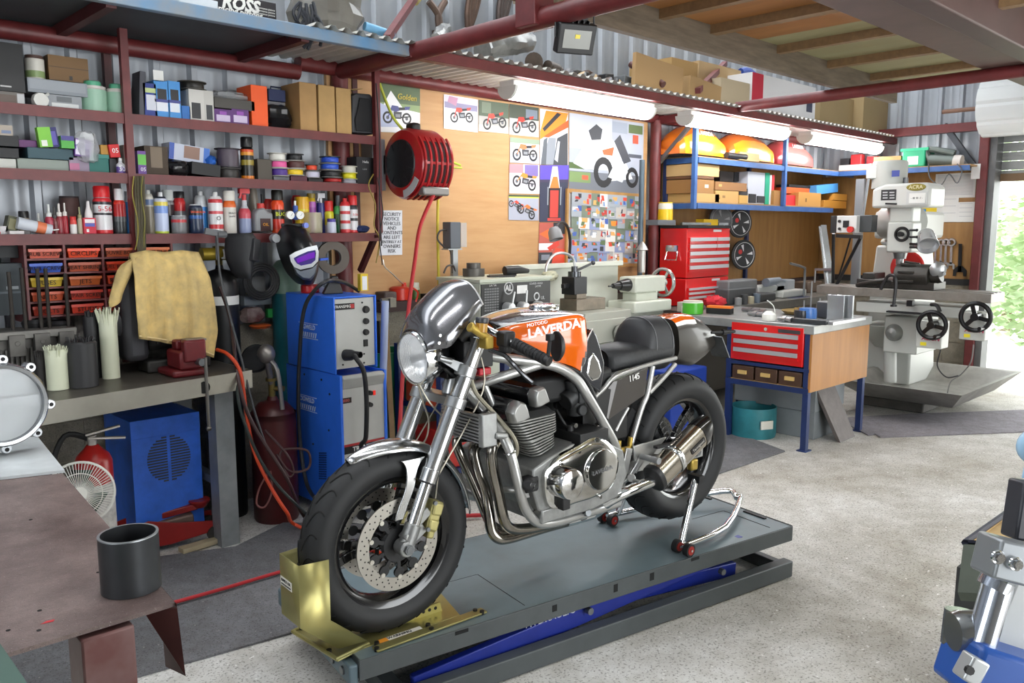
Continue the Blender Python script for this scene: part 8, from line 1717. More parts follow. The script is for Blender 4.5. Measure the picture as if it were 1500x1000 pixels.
a,e=at(1222,645,Z=0),at(1232,640,Z=0);t0=at(1206,577,Y=a.y+.05);solo(MB().prism([a+V((-.03,-.06,0)),e+V((.10,-.06,0)),V((e.x+.03,a.y+.12,.43)),V((a.x-.12,a.y+.12,.43))],(0,.03,.005)),'stone_slab',mat('#6b6461',.7,var=.25,sc=14),'grey-brown slab leaning on the chest under the drawer bench','slab')
cbox('blue_bin','dark blue plastic bin behind the rear wheel','bin',985,1036,541,.02,'#1a3c9a',Y=3.3,dep=.3,bev=.01)
# ================================================================== MILL
mi=thing('milling_machine','tall pale grey turret milling machine beside the doorway','milling machine')
MG=mat('#b9bbb6',.4,var=.15,sc=4,col2='#a3a5a0');MX=7.25
def mx(px,py,X):return at(px,py,X=X)
def xb(m,X,dep,px0,px1,t,b_):a,e=mx(px0,t,X),mx(px1,b_,X);return m.b2(X,X+dep,a.y,e.y,e.z,a.z)
m=MB();xb(m,7.0,.75,1258,1352,578,606);m.obj('base',mat('#55524d',.6,.2,var=.4,sc=8),mi,bev=.01)
pA=[mx(*q,6.55)for q in((1240,565),(1414,560))];m=MB();z0=.17
m.loft([[V((6.78,pA[0].y-.05,.13)),V((6.78,pA[1].y+.15,.13)),V((7.8,pA[1].y+.15,.13)),V((7.8,pA[0].y-.05,.13))],[V((6.5,pA[0].y+.12,.29)),V((6.5,pA[1].y,.29)),V((8.0,pA[1].y,.29)),V((8.0,pA[0].y+.12,.29))],[V((6.55,pA[0].y+.08,.285)),V((6.55,pA[1].y+.04,.285)),V((7.95,pA[1].y+.04,.285)),V((7.95,pA[0].y+.08,.285))],[V((6.82,pA[0].y-.08,.16)),V((6.82,pA[1].y+.18,.16)),V((7.75,pA[1].y+.18,.16)),V((7.75,pA[0].y-.08,.16))]]);m.obj('chip_tray',mat('#98968f',.5,.4,var=.35,sc=7),mi)
m=MB();ys=mx(1300,500,7.35).y;m.loft([[V((7.35-w*.0,ys+.22,.15)),V((7.35,ys-.2,.15)),V((7.95,ys-.2,.15)),V((7.95,ys+.22,.15))],[V((7.4,ys+.2,1.0)),V((7.4,ys-.18,1.0)),V((7.9,ys-.18,1.0)),V((7.9,ys+.2,1.0))],[V((7.42,ys+.18,1.33)),V((7.42,ys-.14,1.33)),V((7.88,ys-.14,1.33)),V((7.88,ys+.18,1.33))]])if False else m.loft([[V((7.35,ys+.22,.15)),V((7.35,ys-.2,.15)),V((7.95,ys-.2,.15)),V((7.95,ys+.22,.15))],[V((7.4,ys+.2,1.0)),V((7.4,ys-.18,1.0)),V((7.9,ys-.18,1.0)),V((7.9,ys+.2,1.0))],[V((7.42,ys+.18,1.36)),V((7.42,ys-.14,1.36)),V((7.88,ys-.14,1.36)),V((7.88,ys+.18,1.36))]]);m.obj('column',MG,mi,bev=.02)
m=MB();xb(m,6.95,.45,1296,1342,462,520);m.prism([V((6.95,ys+.12,.70)),V((7.4,ys+.12,.45)),V((7.4,ys+.12,.7))],(0,-.25,0));m.cyl(mx(1304,560,7.15),mx(1304,500,7.15),.05);kn=m.obj('knee',MG,mi,bev=.01)
m=MB();m.lathe(mx(1309,487,6.94),(-1,0,0),[(0,.06),(.04,.05),(.07,0),(.075,-.03),(0,-.03)],22);m.obj('knee_gear',mat('#8f918f',.35,.6),kn)
m=MB();xb(m,6.85,.4,1254,1408,441,467);m.obj('saddle',MG,mi,bev=.008)
TY=[mx(1196,424,6.8),mx(1452,436,6.8)];tz=mx(1320,424,6.8).z
m=MB();m.b2(6.8,7.12,TY[0].y,TY[1].y,tz-.07,tz)
for k in(.05,.14,.23):m.b2(6.8+k,6.8+k+.04,TY[0].y,TY[1].y,tz,tz+.006)
m.obj('table',mat('#9c9790',.4,.6,var=.3,sc=9),mi,bev=.003)
def hwheel(px,py,X,R,nm):
    c=mx(px,py,X);m=MB();m.torus(c,(1,0,0),R,.017,32,8);m.cyl(c+V((-.03,0,0)),c+V((.12,0,0)),.028);m.lathe(c,(-1,0,0),[(0,.005),(R,.0),(R,-.006),(0,-.012)],30)if False else None
    for k in range(3):a=2*PI*k/3+.3;m.bar(c,c+V((0,R*math.sin(a),R*math.cos(a))),.03,.014,up=(1,0,0))
    m.cyl(c+V((-.01,-R*.6,-R*.75)),c+V((-.1,-R*.6,-R*.75)),.014);m.obj(nm,mat('#1a1a1c',.3,.3),mi)
    return c
for px,py,X in((1365,476,6.62),(1429,464,6.62)):
    m=MB();xb(m,X+.08,.16,px-22,px+13,py-8,py+36);d_=m.obj('power_feed',MG,mi,bev=.008);hwheel(px,py,X,.10,'handwheel')
    q=mx(px-2,py+20,X+.079);text('ALIGN',q,(0,-1,0),(0,0,1),.045,mat('#a02a4a',.5),d_,shear=.2,bold=.001);MB().b2(q.x-.002,q.x,mx(px-8,py+28,X+.08).y,mx(px-17,py+28,X+.08).y,mx(px,py+31,X+.08).z,mx(px,py+26,X+.08).z).obj('yellow_label',C_('#e0cf2c'),d_)
m=MB();m.tube([mx(1290,424,6.7),mx(1300,405,6.7),mx(1311,405,6.68),mx(1312,420,6.68),mx(1309,448,6.68)],.013,8,4);m.cyl(mx(1309,446,6.68),mx(1309,449,6.68),.025);m.obj('table_lock_handle',mat('#1b1b1d',.4),mi)
m=MB();xb(m,6.8,.1,1298,1378,455,463);m.obj('way_cover',MATT,mi)
m=MB();m.tube([mx(1364,446,6.75),mx(1372,447,6.72),mx(1377,456,6.7)],.014,8,3);m.obj('clamp_handle',SATIN,mi);m=MB();xb(m,6.78,.05,1328,1336,440,449);m.obj('stop_dog',mat('#232325',.4,.4),mi)
m=MB();m.cyl(V((7.65,ys+.02,1.36)),V((7.65,ys+.02,1.42)),.2,n=28);rz=mx(1270,348,7.3).z;m.b2(7.3,8.25,ys-.1,ys+.16,1.42,1.66);m.obj('ram',MG,mi,bev=.03)
HXp=7.0;hy=mx(1322,380,HXp).y;m=MB();m.cyl(V((7.32,ys+.02,1.56)),V((7.1,hy,1.56)),.15,n=26);m.obj('head_pivot',mat('#b0b2ad',.35,.2),mi)
hz=lambda py:mx(1322,py,HXp).z
m=MB();xb(m,HXp-.08,.2,1300,1334,325,370);xb(m,HXp-.05,.18,1303,1336,303,326);hd_=m.obj('quill_head',MG,mi,bev=.015)
m=MB();m.cyl(V((HXp,hy+.02,hz(370))),V((HXp,hy+.02,hz(379))),.055,.045);m.cyl(V((HXp,hy+.02,hz(379))),V((HXp,hy+.02,hz(388))),.03);m.cyl(V((HXp,hy+.02,hz(388))),V((HXp,hy+.02,hz(400))),.012);m.obj('spindle',mat('#8d8f90',.3,.9),mi)
m=MB();c=mx(1321,343,HXp-.09);m.torus(c,(1,0,0),.05,.012,24,6);m.cyl(c,c+V((-.05,0,0)),.02)
for py in(337,347,357,362):q=mx(1333,py,HXp-.08);m.cyl(q,q+V((-.02,-.06,0)),.009);m.sph(q+V((-.02,-.06,0)),.012,8,6)
m.obj('quill_wheel',mat('#2b2b2d',.3,.5),hd_)
hh=MB();a,e=mx(1278,270,HXp-.12),mx(1362,303,HXp-.12);hh.prism([V((HXp-.12,a.y,e.z+.0)),V((HXp-.12,a.y,a.z-.04)),V((HXp-.12,a.y-.1,a.z)),V((HXp-.12,e.y+.04,a.z)),V((HXp-.12,e.y,a.z-.03)),V((HXp-.12,e.y,e.z)),V((HXp-.12,e.y+.06,e.z-.0))],(.32,0,0));bh=hh.obj('belt_housing',mat('#c9cac6',.35),mi,bev=.02)
m=MB();xb(m,HXp-.126,.006,1328,1358,281,299);pn=m.obj('name_plate',mat('#c3c5c4',.35,.3),bh)
m=MB();xb(m,HXp-.13,.004,1332,1355,283,297);m.obj('plate_face',WHITE,pn);q=mx(1343,290,HXp-.131);text('- III  II - I -',q,(0,-1,0),(0,0,1),.022,INK,pn)
m=MB();q=mx(1342,274,HXp-.122);m.lathe(q,(-1,0,0),[(0,.006),(.055,.006),(.06,0)],26);m.v=[V((p.x,q.y+(p.y-q.y)*1.25,q.z+(p.z-q.z)*.48))for p in m.v];em=m.obj('oval_badge',mat('#8f8338',.4,.4),bh);text('ACRA',q+V((-.007,0,0)),(0,-1,0),(0,0,1),.04,mat('#e8e3c0',.4),em)
m=MB();xb(m,HXp-.124,.006,1291,1312,278,293);vt=m.obj('vent_panel',mat('#2b2c2e',.5),bh);m=MB()
for r in range(3):
    for px in(1293,1303):xb(m,HXp-.127,.004,px,px+7,281+4*r,282.5+4*r)
m.obj('louvre',mat('#b9babb',.5),vt)
m=MB();q=mx(1305,298,HXp-.125);m.bar(q+V((0,.04,0)),q+V((-.02,-.05,-.005)),.018,.014);m.obj('speed_lever',SATIN,bh)
m=MB();mc=mx(1303,262,HXp+.04);zt_=mx(1303,237,HXp+.04).z;m.lathe((mc.x,mc.y,a.z-.03),(0,0,1),[(.135,0),(.135,zt_-a.z+.02),(.125,zt_-a.z+.035),(.0,zt_-a.z+.04)],28);mo=m.obj('motor',MG,mi)
m=MB();q=mx(1281,253,HXp-.02);m.box(q,(.12,.09,.1));m.obj('terminal_box',mat('#d8d9d6',.4),mo,bev=.006);m=MB();q=mx(1312,254,HXp-.1);m.box(q,(.004,.06,.05));m.obj('blue_plate',C_('#3b4a9a'),mo);MB().cyl(mx(1327,270,HXp),mx(1327,260,HXp),.018).obj('drawbar_cap',STEEL,bh)
m=MB();q=mx(1358,352,HXp-.1);dd=V((-.6,-.35,-.5)).normalized();m.lathe(q,dd,[(0,-.09),(.06,-.08),(.07,-.02),(.08,.07),(.075,.072),(.06,.03),(0,.02)],26);m.bar(q,mx(1338,360,HXp-.05),.02,.02);m.obj('work_lamp',mat('#c6c7c9',.25,.7),mi)
m=MB();xb(m,6.85,.12,1217,1233,316,341);m.obj('readout_arm_box',mat('#222325',.45),mi,bev=.004)
m=MB();xb(m,6.84,.1,1226,1254,316,341);cp=m.obj('control_box',mat('#c9cac8',.4),mi,bev=.004)
m=MB();q=mx(1247,336,6.83);m.cyl(q,q+V((-.03,0,0)),.026);m.obj('stop_button',C_('#c22a22'),cp);m=MB();xb(m,6.835,.005,1235,1243,323,333);
for py in(324,335):q=mx(1230,py,6.838);m.cyl(q,q+V((-.01,0,0)),.012)
m.obj('switch',SATIN,cp)
m=MB();xb(m,6.9,.12,1253,1276,315,340);m.obj('digital_readout',mat('#3d4042',.4),mi,bev=.006)
m=MB();m.bar(mx(1226,345,6.88),mx(1262,347,6.88),.04,.03);m.cyl(mx(1261,347,6.9),mx(1224,420,7.05),.014);m.cyl(mx(1221,342,6.95),mx(1220,420,7.1),.014);m.tube([mx(1246,348,6.9),mx(1238,375,7.0),mx(1224,420,7.1)],.008,6,4);m.obj('readout_stand',mat('#1d1d1f',.4),mi)
m=MB();q=mx(1345,405,6.9);m.cyl(q+V((0,.16,0)),q+V((0,-.1,0)),.10,n=24);m.cyl(q+V((0,-.1,0)),q+V((0,-.17,.02)),.06);m.b2(6.82,7.08,q.y-.15,q.y+.18,tz+.004,q.z-.04)
for k in range(9):a=2*PI*k/9;m.bar(q+V((.1*math.cos(a),.0,.1*math.sin(a))),q+V((.115*math.cos(a),.12,.115*math.sin(a))),.02,.02)
solo(m,'dividing_head',mat('#3a3733',.4,.5,var=.3,sc=15),'dark dividing head clamped on the milling table','dividing head',bev=.004)
m=MB();q=mx(1374,395,6.85);m.lathe(q,(-1,-.3,0),[(0,.02),(.03,.02),(.06,.0),(.06,-.015),(0,-.02)],26);m.cyl(q+V((0,-.05,-.03)),q+V((-.06,-.07,-.03)),.01);solo(m,'index_plate',mat('#a9abad',.3,.8),'bright steel index wheel on the end of the dividing head','wheel')
m=MB();m.b2(6.84,7.1,mx(1255,415,6.85).y,mx(1310,415,6.85).y,tz+.004,tz+.07);m.b2(6.86,7.08,mx(1262,408,6.85).y,mx(1280,408,6.85).y,tz+.07,tz+.12);m.tube([mx(1255,418,6.83),mx(1275,413,6.8),mx(1300,410,6.8)],.02,8,3);solo(m,'mill_vise',mat('#3f3d3b',.4,.5,var=.3,sc=15),'dark machine vise bolted at the left of the milling table','vise',bev=.006)
m=MB();q=mx(1329,392,7.2);m.lathe(q,(-1,0,0),[(0,.02),(.13,.015),(.14,0),(0,-.01)],28);solo(m,'red_guard',C_('#c8251f'),'round red guard behind the milling cutter','guard')
for a_,e_,lab in(((1203,332),(1217,420),'left bright steel bar leaning beside the mill'),((1206,330),(1222,420),'right bright steel bar leaning beside the mill')):solo(MB().bar(mx(*a_,7.4),V((mx(*e_,7.1).x,mx(*e_,7.1).y,.87)),.05,.02),'steel_bar',mat('#c3c6c8',.25,.8),lab,'bar')
m=MB();q=mx(1210,395,7.2);m.bar(q+V((0,.1,0)),q+V((0,-.06,.005)),.03,.02);m.cyl(q+V((0,.1,0)),q+V((0,.1,-.12)),.008);solo(m,'height_gauge',mat('#a9abad',.3,.8),'small steel height gauge beside the leaning bars','gauge')
m=MB();p0,p1=mx(1257,262,7.9),mx(1262,330,7.9);m.b2(p0.x,p0.x+.04,p0.y-.06,p0.y+.02,.9,p0.z);m.cyl(mx(1274,250,7.7),mx(1262,330,7.7),.012);solo(m,'steel_lengths',mat('#9fa6aa',.35,.6),'pale steel lengths standing in the corner behind the mill','steel')
for pts,lab in(([mx(1379,480,6.75),mx(1378,510,6.75),mx(1373,535,6.8),mx(1386,552,6.8),mx(1404,550,6.8)],'black power cord hanging from the left feed box'),([mx(1426,505,6.7),mx(1422,530,6.8),mx(1408,548,6.9),mx(1392,560,6.9),mx(1386,588,6.9)],'thin grey cord hanging from the right feed box')):
    solo(MB().tube(pts,.005,6,5),'electric_lead',mat('#2f2f31' if 'left' in lab else '#7a7a7a',.5),lab,'cord')
# ================================================================== RUSTY TABLE (near left)
rt=thing('steel_table','rusty brown steel table filling the lower left corner','table')
TZ=.80;RUST=speck('rusty_steel','#7d6c68','#54423f','#a39c9a',5.5,.45)
k0=at(256,882,Z=TZ);k1=at(92,693,Z=TZ);k2=at(-160,720,Z=TZ);k3=at(-160,1008,Z=TZ)
m=MB();m.prism([p-V((0,0,.008))for p in(k0,k1,k2,k3)],(0,0,.008));m.obj('table_top',RUST,rt)
dd=(k0-k3).normalized();nn=V((-dd.y,dd.x,0))
g0=k0-nn*.01;m=MB();m.prism([g0+V((0,0,-.008)),at(207,890,Z=TZ-.008),at(272,990,Z=TZ-.16)+nn*.0],nn*.006);m.prism([g0,g0+(k1-k0).normalized()*.12,g0+(k1-k0).normalized()*.10+V((0,0,-.17)),at(272,990,Z=TZ-.16)],nn*.004)
m.obj('corner_gusset',mat('#4a2422',.5,.3,var=.4,sc=6),rt)
lg=at(148,925,Z=TZ-.03);m=MB();m.box((lg.x,lg.y,(TZ-.01)/2),(.09,.09,TZ-.02),Matrix.Rotation(math.atan2(dd.y,dd.x),3,'Z'));m.cyl(lg+dd*.01-nn*.045+V((0,0,-.13)),lg+dd*.01-nn*.075+V((0,0,-.13)),.032,n=20);m.obj('leg',mat('#5a3532',.42,.35,var=.6,sc=7,col2='#7d6a68'),rt,bev=.004)
m=MB()
for px,py in((57,923),(58,894),(12,923),(144,838),(45,761)):q=at(px,py,Z=TZ);m.cyl(q,q+V((0,0,.0006)),.004,n=10)
m.obj('hole',mat('#100d0d',.9),rt)
m=MB();q=at(70,911,Z=TZ+.0005)
m.prism([q+V((-.012,0,0)),q+V((.008,-.004,0)),q+V((.012,.003,0)),q+V((0,.006,0))],(0,0,.0005));m.obj('red_paint_mark',C_('#b8262c'),rt)
pc=at(201,868,Z=TZ);pr_=.055;phh=.112;hgt=.5*(at(190,790,Y=pc.y).z-TZ)+.06
pz=at(193,789,Y=pc.y-.0).z-TZ;m=MB();m.lathe((pc.x,pc.y+.03,TZ+.001),(0,0,1),[(pr_-.005,0),(pr_,0),(pr_,phh),(pr_-.005,phh),(pr_-.005,0)],44);m.mm(1).lathe((pc.x,pc.y+.03,TZ+.001+phh),(0,0,1),[(pr_-.005,.0002),(pr_,.0002),(pr_+.0003,-.002)],44)
solo(m,'steel_pipe_holder',[mat('#3d3f42',.4,.6,var=.3,sc=9),mat('#8d9194',.35,.7)],'short dark steel pipe standing on the corner of the rusty table','pipe')
wz=TZ+.001;m=MB();m.prism([at(x,y,Z=wz)for x,y in((95,692),(-80,712),(-80,655),(55,642))],(0,0,.008));solo(m,'pale_sheet',mat('#c4c9cb',.4,var=.3,sc=6),'pale sheet lying at the far end of the rusty table','sheet')
ec=thing('engine_cover','polished alloy clutch cover with a clear round window on the rusty table','engine cover')
ey=at(20,664,Z=TZ+.01).y;cc=at(2,593,Y=ey);nv=(EYE-cc);nv.z=.1;nv=(nv.normalized()+V((.25,.0,0))).normalized();u,w_,_=frame(nv);Rc=(at(2,655,Y=ey)-cc).length*.98;CAL=mat('#aeb1b4',.22,.9,var=.15,sc=9)
m=MB();m.lathe(cc,nv,[(Rc*.86,.0),(Rc*.88,.022),(Rc*.95,.024),(Rc,.012),(Rc,-.045),(Rc*.86,-.045),(Rc*.86,0)],56);m.obj('cover_ring',CAL,ec)
for a in(.25,.75,1.25,1.6,2.3,3.0,4.0,4.6,5.1,5.6,6.1):
    q=cc+u*(Rc*1.07*math.cos(a))+w_*(Rc*1.07*math.sin(a));m=MB();m.cyl(q-nv*.045,q+nv*.0,Rc*.12,n=16);m.bar(q-nv*.022,cc+u*(Rc*.95*math.cos(a))+w_*(Rc*.95*math.sin(a))-nv*.022,Rc*.2,.04,up=tuple(nv));lugs=m.obj('bolt_lug',CAL,ec,bev=.002)
    q=cc+u*(Rc*1.09*math.cos(a))+w_*(Rc*1.09*math.sin(a));MB().cyl(q,q+nv*.0008,Rc*.05,n=12).obj('bolt_hole',mat('#1a1a1b',.8),lugs)
m=MB();m.lathe(cc,nv,[(0,.004),(Rc*.86,.004),(Rc*.86,.0),(0,0)],48);m.obj('window',mat('#dfe3e6',.05,alpha=.35,coat=1,key='win'),ec)
m=MB();m.bar(cc-u*Rc*.85-nv*.01,cc+u*Rc*.85-nv*.01,Rc*.26,.006,up=tuple(nv));m.lathe(cc-nv*.04,nv,[(0,0),(Rc*.86,0)],40);m.obj('inner_plate',mat('#a9adb0',.3,.7,var=.4,sc=12),ec)
solo(MB().b2(at(-30,985,Y=1.3).x-.2,at(40,985,Y=1.3).x,1.3,1.5,.2,at(20,980,Y=1.3).z-.03),'green_box',mat('#3f5a50',.6),'dull green box under the rusty table at the lower left','box')
# ================================================================== NEAR RIGHT: machine and bin
FX=mat('#9a9ea2',.35,.7)
def fr(px,py,d):return EYE+ray(px,py)*d
D=1.5
gb=thing('parts_bin','dark green metal bin lined with torn cardboard at the right edge','bin');bz=at(1411,797,Y=.30).z
zt=.62;a,b_,c_,d_=at(1411,797,Z=zt),at(1600,806,Z=zt),at(1640,700,Z=zt),at(1500,734,Z=zt);c0_=(a+b_+c_+d_)/4
def ins(p,k,z):return V((c0_.x+(p.x-c0_.x)*k,c0_.y+(p.y-c0_.y)*k,z))
Q=[a,b_,c_,d_];m=MB();m.loft([[ins(p,.98,zt-.17)for p in Q],[ins(p,1.02,zt-.14)for p in Q],[ins(p,1,zt)for p in Q],[ins(p,.95,zt)for p in Q],[ins(p,.95,zt-.15)for p in Q]]);m.obj('bin_body',mat('#3b4238',.5,.2,var=.3,sc=9),gb,ang=20)
m=MB();m.tube([ins(p,.985,zt+.004)for p in Q],.01,6,closed=True);m.obj('rim',mat('#1d1f33',.45),gb)
m=MB();m.loft([[ins(p,.945,zt-.14)for p in Q],[ins(p,.945,zt-.0)for p in Q]],cap=False);m.prism([ins(p,.945,zt-.012)for p in Q],(0,0,.003));m.obj('cardboard_lining',mat('#c9ab78',.8,var=.3,sc=7),gb)
MB().b2(c0_.x-.2,c0_.x+.2,c0_.y-.2,c0_.y+.2,0,zt-.17).obj('stand',mat('#2a2c2b',.6),gb)
fm=thing('hand_press','grey and blue hand operated machine at the lower right corner','machine')
def F(px,py,d=1.15):return fr(px,py,d)
rx=(F(1460,800)-F(1440,800)).normalized()
m=MB();m.bar(F(1488,792),F(1474,848),.075,.06,up=tuple(-FW));m.obj('clamp_block',mat('#8f9396',.4,.6),fm,bev=.004)
m=MB()
for px,py in((1462,816),(1488,826)):q=F(px,py,1.115);m.cyl(q,q-FW*.008,.006,n=6);m.torus(q,tuple(FW),.008,.002,16,5)
m.obj('cap_screw',CHROME,fm)
m=MB();m.cyl(F(1462,856),F(1430,965),.02,n=22);m.cyl(F(1462,848),F(1455,862),.022);m.obj('guide_rod',mat('#c3c8d2',.15,.95),fm)
m=MB();m.cyl(F(1432,905,1.2),F(1410,950,1.2),.02,.022,20);m.cyl(F(1410,895,1.2),F(1404,945,1.2),.024);m.lathe(F(1416,925,1.17),tuple(F(1380,925,1.2)-F(1416,925,1.2)),[(0,.02),(.026,.02),(.03,.01),(.03,-.02),(0,-.02)],24);m.obj('adjuster_drum',mat('#a3a6a8',.2,.9),fm)
m=MB();m.bar(F(1400,965,1.16),F(1540,1010,1.16),.10,.075,up=tuple(UP));m.obj('blue_base',mat('#1b4a96',.4),fm,bev=.008)
m=MB();m.bar(F(1410,972,1.11),F(1434,985,1.11),.03,.035,up=tuple(UP));q=F(1418,980,1.09);m.obj('end_bracket',mat('#b9bcbd',.3,.6),fm,bev=.003);MB().cyl(q,q-FW*.006,.006,n=8).obj('socket_screw',SATIN,fm)
m=MB();m.bar(F(1470,880,1.2),F(1530,905,1.2),.02,.14,up=tuple(UP));m.obj('body_plate',mat('#b4b6b4',.45),fm,bev=.005)
m=MB();m.bar(F(1500,790,1.2),F(1513,705,1.2),.05,.04,up=tuple(-FW));m.obj('upper_arm',mat('#2b2c33',.4),fm,bev=.004)
m=MB();m.bar(F(1520,705,1.22),F(1528,668,1.22),.03,.03,up=tuple(-FW));m.sph(F(1520,655,1.22),.028,16,12);m.obj('lever_head',mat('#9fc4e0',.2),fm)
m=MB();q=F(1468,955,1.32);m.lathe(q-V((0,0,.06)),(0,0,1),[(0,0),(.05,0),(.056,.08),(.05,.085),(.045,.01),(0,.01)],24);solo(m,'plastic_cup',mat('#a9d4ee',.2,alpha=.7,key='cup'),'pale blue plastic cup behind the blue base at the right edge','cup')
MB().b2(F(1470,1010,1.2).x-.05,F(1540,1010,1.2).x+.25,F(1500,1010,1.2).y-.2,F(1500,1010,1.2).y+.12,0,F(1470,1005,1.2).z-.07).obj('pedestal',mat('#2a2c2f',.6),fm)
# ================================================================== ON THE LOFT
LZf=ZF+.022
def lc(name,label,cat,px0,px1,top,col,Y=3.7,dep=.3,z=None,**k):return cbox(name,label,cat,px0,px1,top,z if z is not None else LZf,col,Y=Y,dep=dep,**k)
rb_=lc('part_box','black printed box standing on the loft edge above the shelving','box',326,404,-3,'#232125',Y=3.62,dep=.25,z=ZF+.006)
q=at(352,7,Y=3.618);text('ROSS',q,(1,0,0),(0,0,1),.075,WHITE,rb_,shear=.25,bold=.003);text('racing pistons',at(352,18,Y=3.618),(1,0,0),(0,0,1),.038,WHITE,rb_,shear=.2,bold=.001)
for k in range(3):text('performance pistons',at(388,13+4*k,Y=3.618),(1,0,0),(0,0,1),.012,WHITE,rb_)
for px0,px1,t,c,lab in((212,262,-6,'#aebfca','pale plastic bundle at the far left of the loft edge'),(258,318,-4,'#d3dbe2','white paper stack on the loft beside the black printed box')):lc('paper_stack',lab,'papers',px0,px1,t,c,Y=3.6,dep=.2,z=ZF+.006,rot=3)
fb=crumple('wrapped_fairing','clear-wrapped grey fairing standing on the loft',450,545,-40,46,mat('#77746d',.25,var=.5,sc=5,col2='#4a4844'),Y=3.62,dep=.3,seed=61,cat='fairing',z=LZf)
m=MB();rnd=random.Random(4)
for k in range(12):p=at(rnd.uniform(434,462),rnd.uniform(0,30),Y=3.6);m.tube([p,p+V((rnd.uniform(-.06,.06),0,-.06)),p+V((rnd.uniform(-.05,.08),.05,-.14))],.008,6,4)
solo(m,'cable_harness',mat('#23262e',.5),'tangle of dark wiring harness at the loft edge','wiring')
m=MB();m.cyl(at(534,38,Y=3.68),at(576,52,Y=3.66),.022);solo(m,'blue_tube',C_('#6fa8cf'),'pale blue tube lying on the loft edge','tube')
solo(MB().bar(at(567,56,Y=3.58),at(608,-4,Y=4.1),.035,.035),'loft_brace',RED,'diagonal red steel brace rising from the loft edge','brace')
for lab,px,c,sg in(('rusty branched exhaust pipe hanging on the upper wall, left one',640,'#6d5a50',0),('three-branch rusty exhaust manifold hanging on the upper wall',684,'#5f4a3e',1),('dark three-branch exhaust manifold hanging nearest the timber ceiling',730,'#4f4440',1)):
    m=MB();b0=at(px+(2 if sg else 4),45,Y=4.235)
    for k in(-1,0,1)[0 if sg else 0:3 if sg else 2]:m.tube([b0,at(px+k*5+6,20,Y=4.24),at(px+k*7+(12 if sg else-6+k*0),-12,Y=4.245)]if sg else[b0,at(px+2,22,Y=4.24),at(px+(-12 if k<0 else 12),2,Y=4.245)],.022,10,5)
    if sg:m.cyl(b0+V((0,0,-.06)),b0+V((0,0,.02)),.03)
    m.bar(b0,V((b0.x,YB+.01,b0.z)),.02,.02)
    solo(m,'exhaust_manifold',mat(c,.5,.5,var=.4,sc=16),lab,'exhaust')
m=MB();m.tube([at(607,2,Y=4.24),at(618,-12,Y=4.25)],.03,8);m.bar(at(615,-8,Y=4.24),at(615,-8,Y=4.31),.02,.02);solo(m,'yellowed_bag',mat('#a69a5c',.5),'yellowed plastic bag hanging on the upper wall','bag')
FOIL=mat('#8f8f8d',.3,.4,var=.4,sc=12)
for p0,p1,r,lab in(((660,62),(712,50),.05,'grey film-wrapped pipe lying on the loft, left one'),((706,74),(776,62),.075,'thick grey film-wrapped silencer lying on the loft'),((640,58),(655,42),.04,'small bundle of clear film on the loft')):
    a,e=at(*p0,Y=3.62),at(*p1,Y=3.8);a.z=max(a.z,LZf+r);e.z=max(e.z,LZf+r);m=MB();m.tube([a,(a+e)/2+V((0,0,.01)),e],[r*.8,r,r*.7],12,6);rn=random.Random(int(r*1000));m.v=[p+V((rn.uniform(-.006,.006),rn.uniform(-.006,.006),rn.uniform(-.006,.006)))for p in m.v];solo(m,'wrapped_silencer',FOIL,lab,'silencer',ang=15)
a=at(782,84,Y=3.62);a.z=LZf+.06;solo(MB().cyl(a,a+V((.12,.1,.03)),.055,.045).cyl(a+V((.1,-.02,-.01)),a+V((.26,.05,.0)),.03),'exhaust_muffler',mat('#5d5148',.5,.5,var=.5,sc=14),'rusty muffler stub on the loft edge beside the floodlight','muffler')
fl=thing('floodlight','black square floodlight hanging under the overhead red beam','floodlight');FL=at(842,56,X=2.72);fn_=V((-.35,-.75,-.35)).normalized();fu,fw_,_=frame(fn_)
M3=Matrix((fu,fw_,fn_)).transposed();ex_=FW.cross(V((0,0,1))).normalized()
xd_=V((0,0,1)).cross(fn_).normalized();yd_=fn_.cross(xd_);M3=Matrix((xd_,yd_,fn_)).transposed()
MB().box(FL,(.17,.125,.05),M3).obj('housing',mat('#151517',.45),fl,bev=.006);MB().box(FL+fn_*.026,(.125,.075,.004),M3).obj('glass',mat('#9a9c9a',.1,.3),fl);MB().box(FL+fn_*.029+yd_*.012,(.022,.016,.003),M3).obj('led_chip',C_('#d9c84a'),fl)
m=MB();m.box(FL-fn_*.03+yd_*.06,(.1,.06,.04),M3);
for k in range(5):m.box(FL-fn_*.02+yd_*(.06+.004)+xd_*(-.05+.025*k),(.004,.02,.07),M3)
m.obj('heat_sink',mat('#151517',.5),fl);MB().b2(2.64,FL.x+.02,FL.y-.02,FL.y+.02,2.37,FL.z+.13).obj('beam_clamp',mat('#1b1b1d',.4),fl);MB().tube([FL+xd_*.088,FL+xd_*.088+V((0,0,.12)),FL-xd_*.088+V((0,0,.12)),FL-xd_*.088],.006,6).obj('bracket',mat('#1b1b1d',.4),fl)
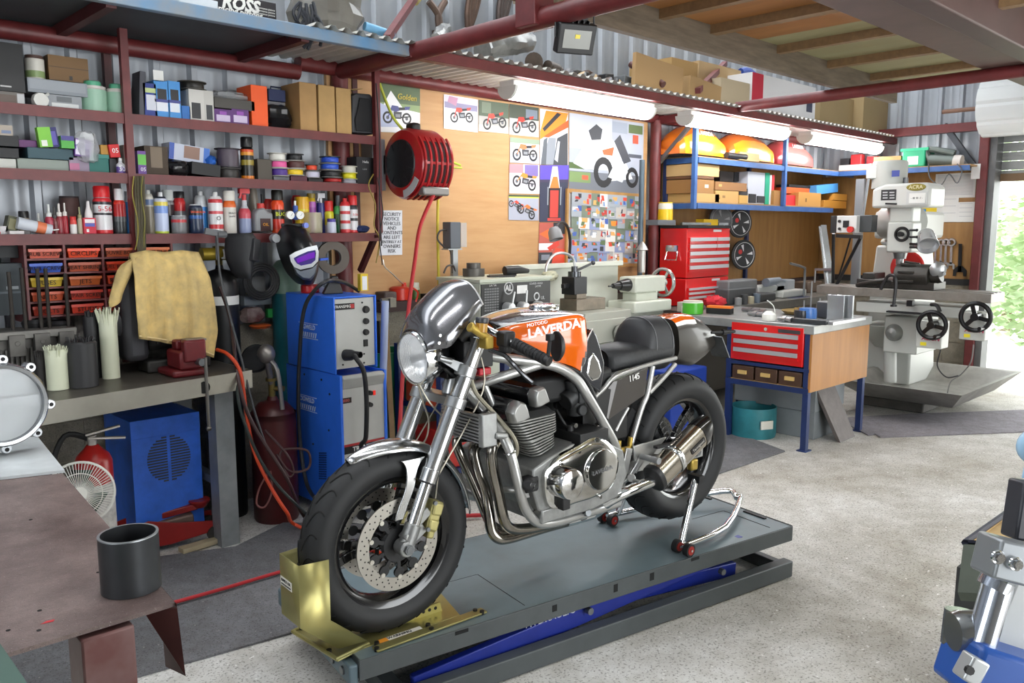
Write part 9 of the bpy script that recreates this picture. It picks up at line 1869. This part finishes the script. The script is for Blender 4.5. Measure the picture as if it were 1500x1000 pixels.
for lab,px0,px1,t,c,y,dp,rt_ in(('torn cardboard sheet leaning on the loft edge',930,1000,92,'#ae8d62',3.62,.03,4),('large cardboard carton on the loft behind the brace',984,1022,88,'#ab8a58',3.8,.4,0),('pale open carton with red print on the loft',1024,1086,96,'#b59a72',3.85,.3,0),('flattened cardboard flap on the loft edge',1010,1056,122,'#a5865c',3.6,.08,5),('white and brown carton on the loft beside the white box',1056,1100,118,'#b8a98f',3.64,.3,0),('large brown carton on the loft under the timber ceiling',1202,1265,142,'#9a8560',3.7,.4,0),('tall brown carton at the right end of the loft',1266,1304,138,'#a08a64',3.6,.3,0)):
    lc('cardboard_box',lab,'box',px0,px1,t,c,Y=y,dep=dp,rot=rt_,rough=.8,faces=((.15,.6,.3,.7,'#cdb6ae'),)if 'red print' in lab else((0,1,.0,.06,'#8d7a58'),))
lc('white_box','long white box with a red stripe on the loft edge','box',1102,1196,117,'#d6d6da',Y=3.62,dep=.3,faces=((.0,.16,0,1,'#c01f3a'),(.85,.95,.3,.6,'#3b3f55')))
solo(MB().bar(at(1022,133,Y=3.58),at(1062,93,Y=4.0),.04,.04),'loft_brace',RED,'diagonal red steel brace beside the cardboard cartons on the loft','brace')
a,e=at(924,94,Y=3.9),at(972,124,Y=3.6);solo(MB().cyl(a,e,.024),'rusty_pipe',mat('#5d3a36',.5,.4),'rusty pipe sloping over the loft edge by the cardboard','pipe')
rnd=random.Random(21)
for k in range(14):
    px=815+k*9.5+rnd.uniform(-3,3);p=at(px,88+(k*1.6),Y=3.7);p.z=LZf+.03;w_=rnd.uniform(.06,.13);lab_=['rusty bracket','grey casting','dark engine part','pale card offcut','steel tube end','oily housing','brown card piece'][k%7]
    solo(MB().box(p+V((0,rnd.uniform(0,.2),rnd.uniform(0,.05))),(w_,.12,rnd.uniform(.05,.13)),Matrix.Rotation(rnd.uniform(-.5,.5),3,'Y')).cyl(p,p+V((w_,.05,.05)),.022),'scrap_part',mat(['#5a463c','#77767a','#3a3a3c','#b39a74','#6a6d70','#4a4542','#a08458'][k%7],.6,.2,var=.3,sc=12),'%s in the scrap on the loft between floodlight and cartons, %s'%(lab_,'nearer the floodlight' if k<7 else 'nearer the cartons'),'scrap','scrap parts heaped on the loft',bev=.008)
a=at(1085,105,Y=3.9);solo(MB().tube([a,a+V((.12,0,.02)),a+V((.3,0,-.03)),a+V((.38,0,-.05))],.03,8,3),'blue_strap',C_('#24459a'),'blue strap bundle on the cartons under the timber ceiling','strap')
rebase()
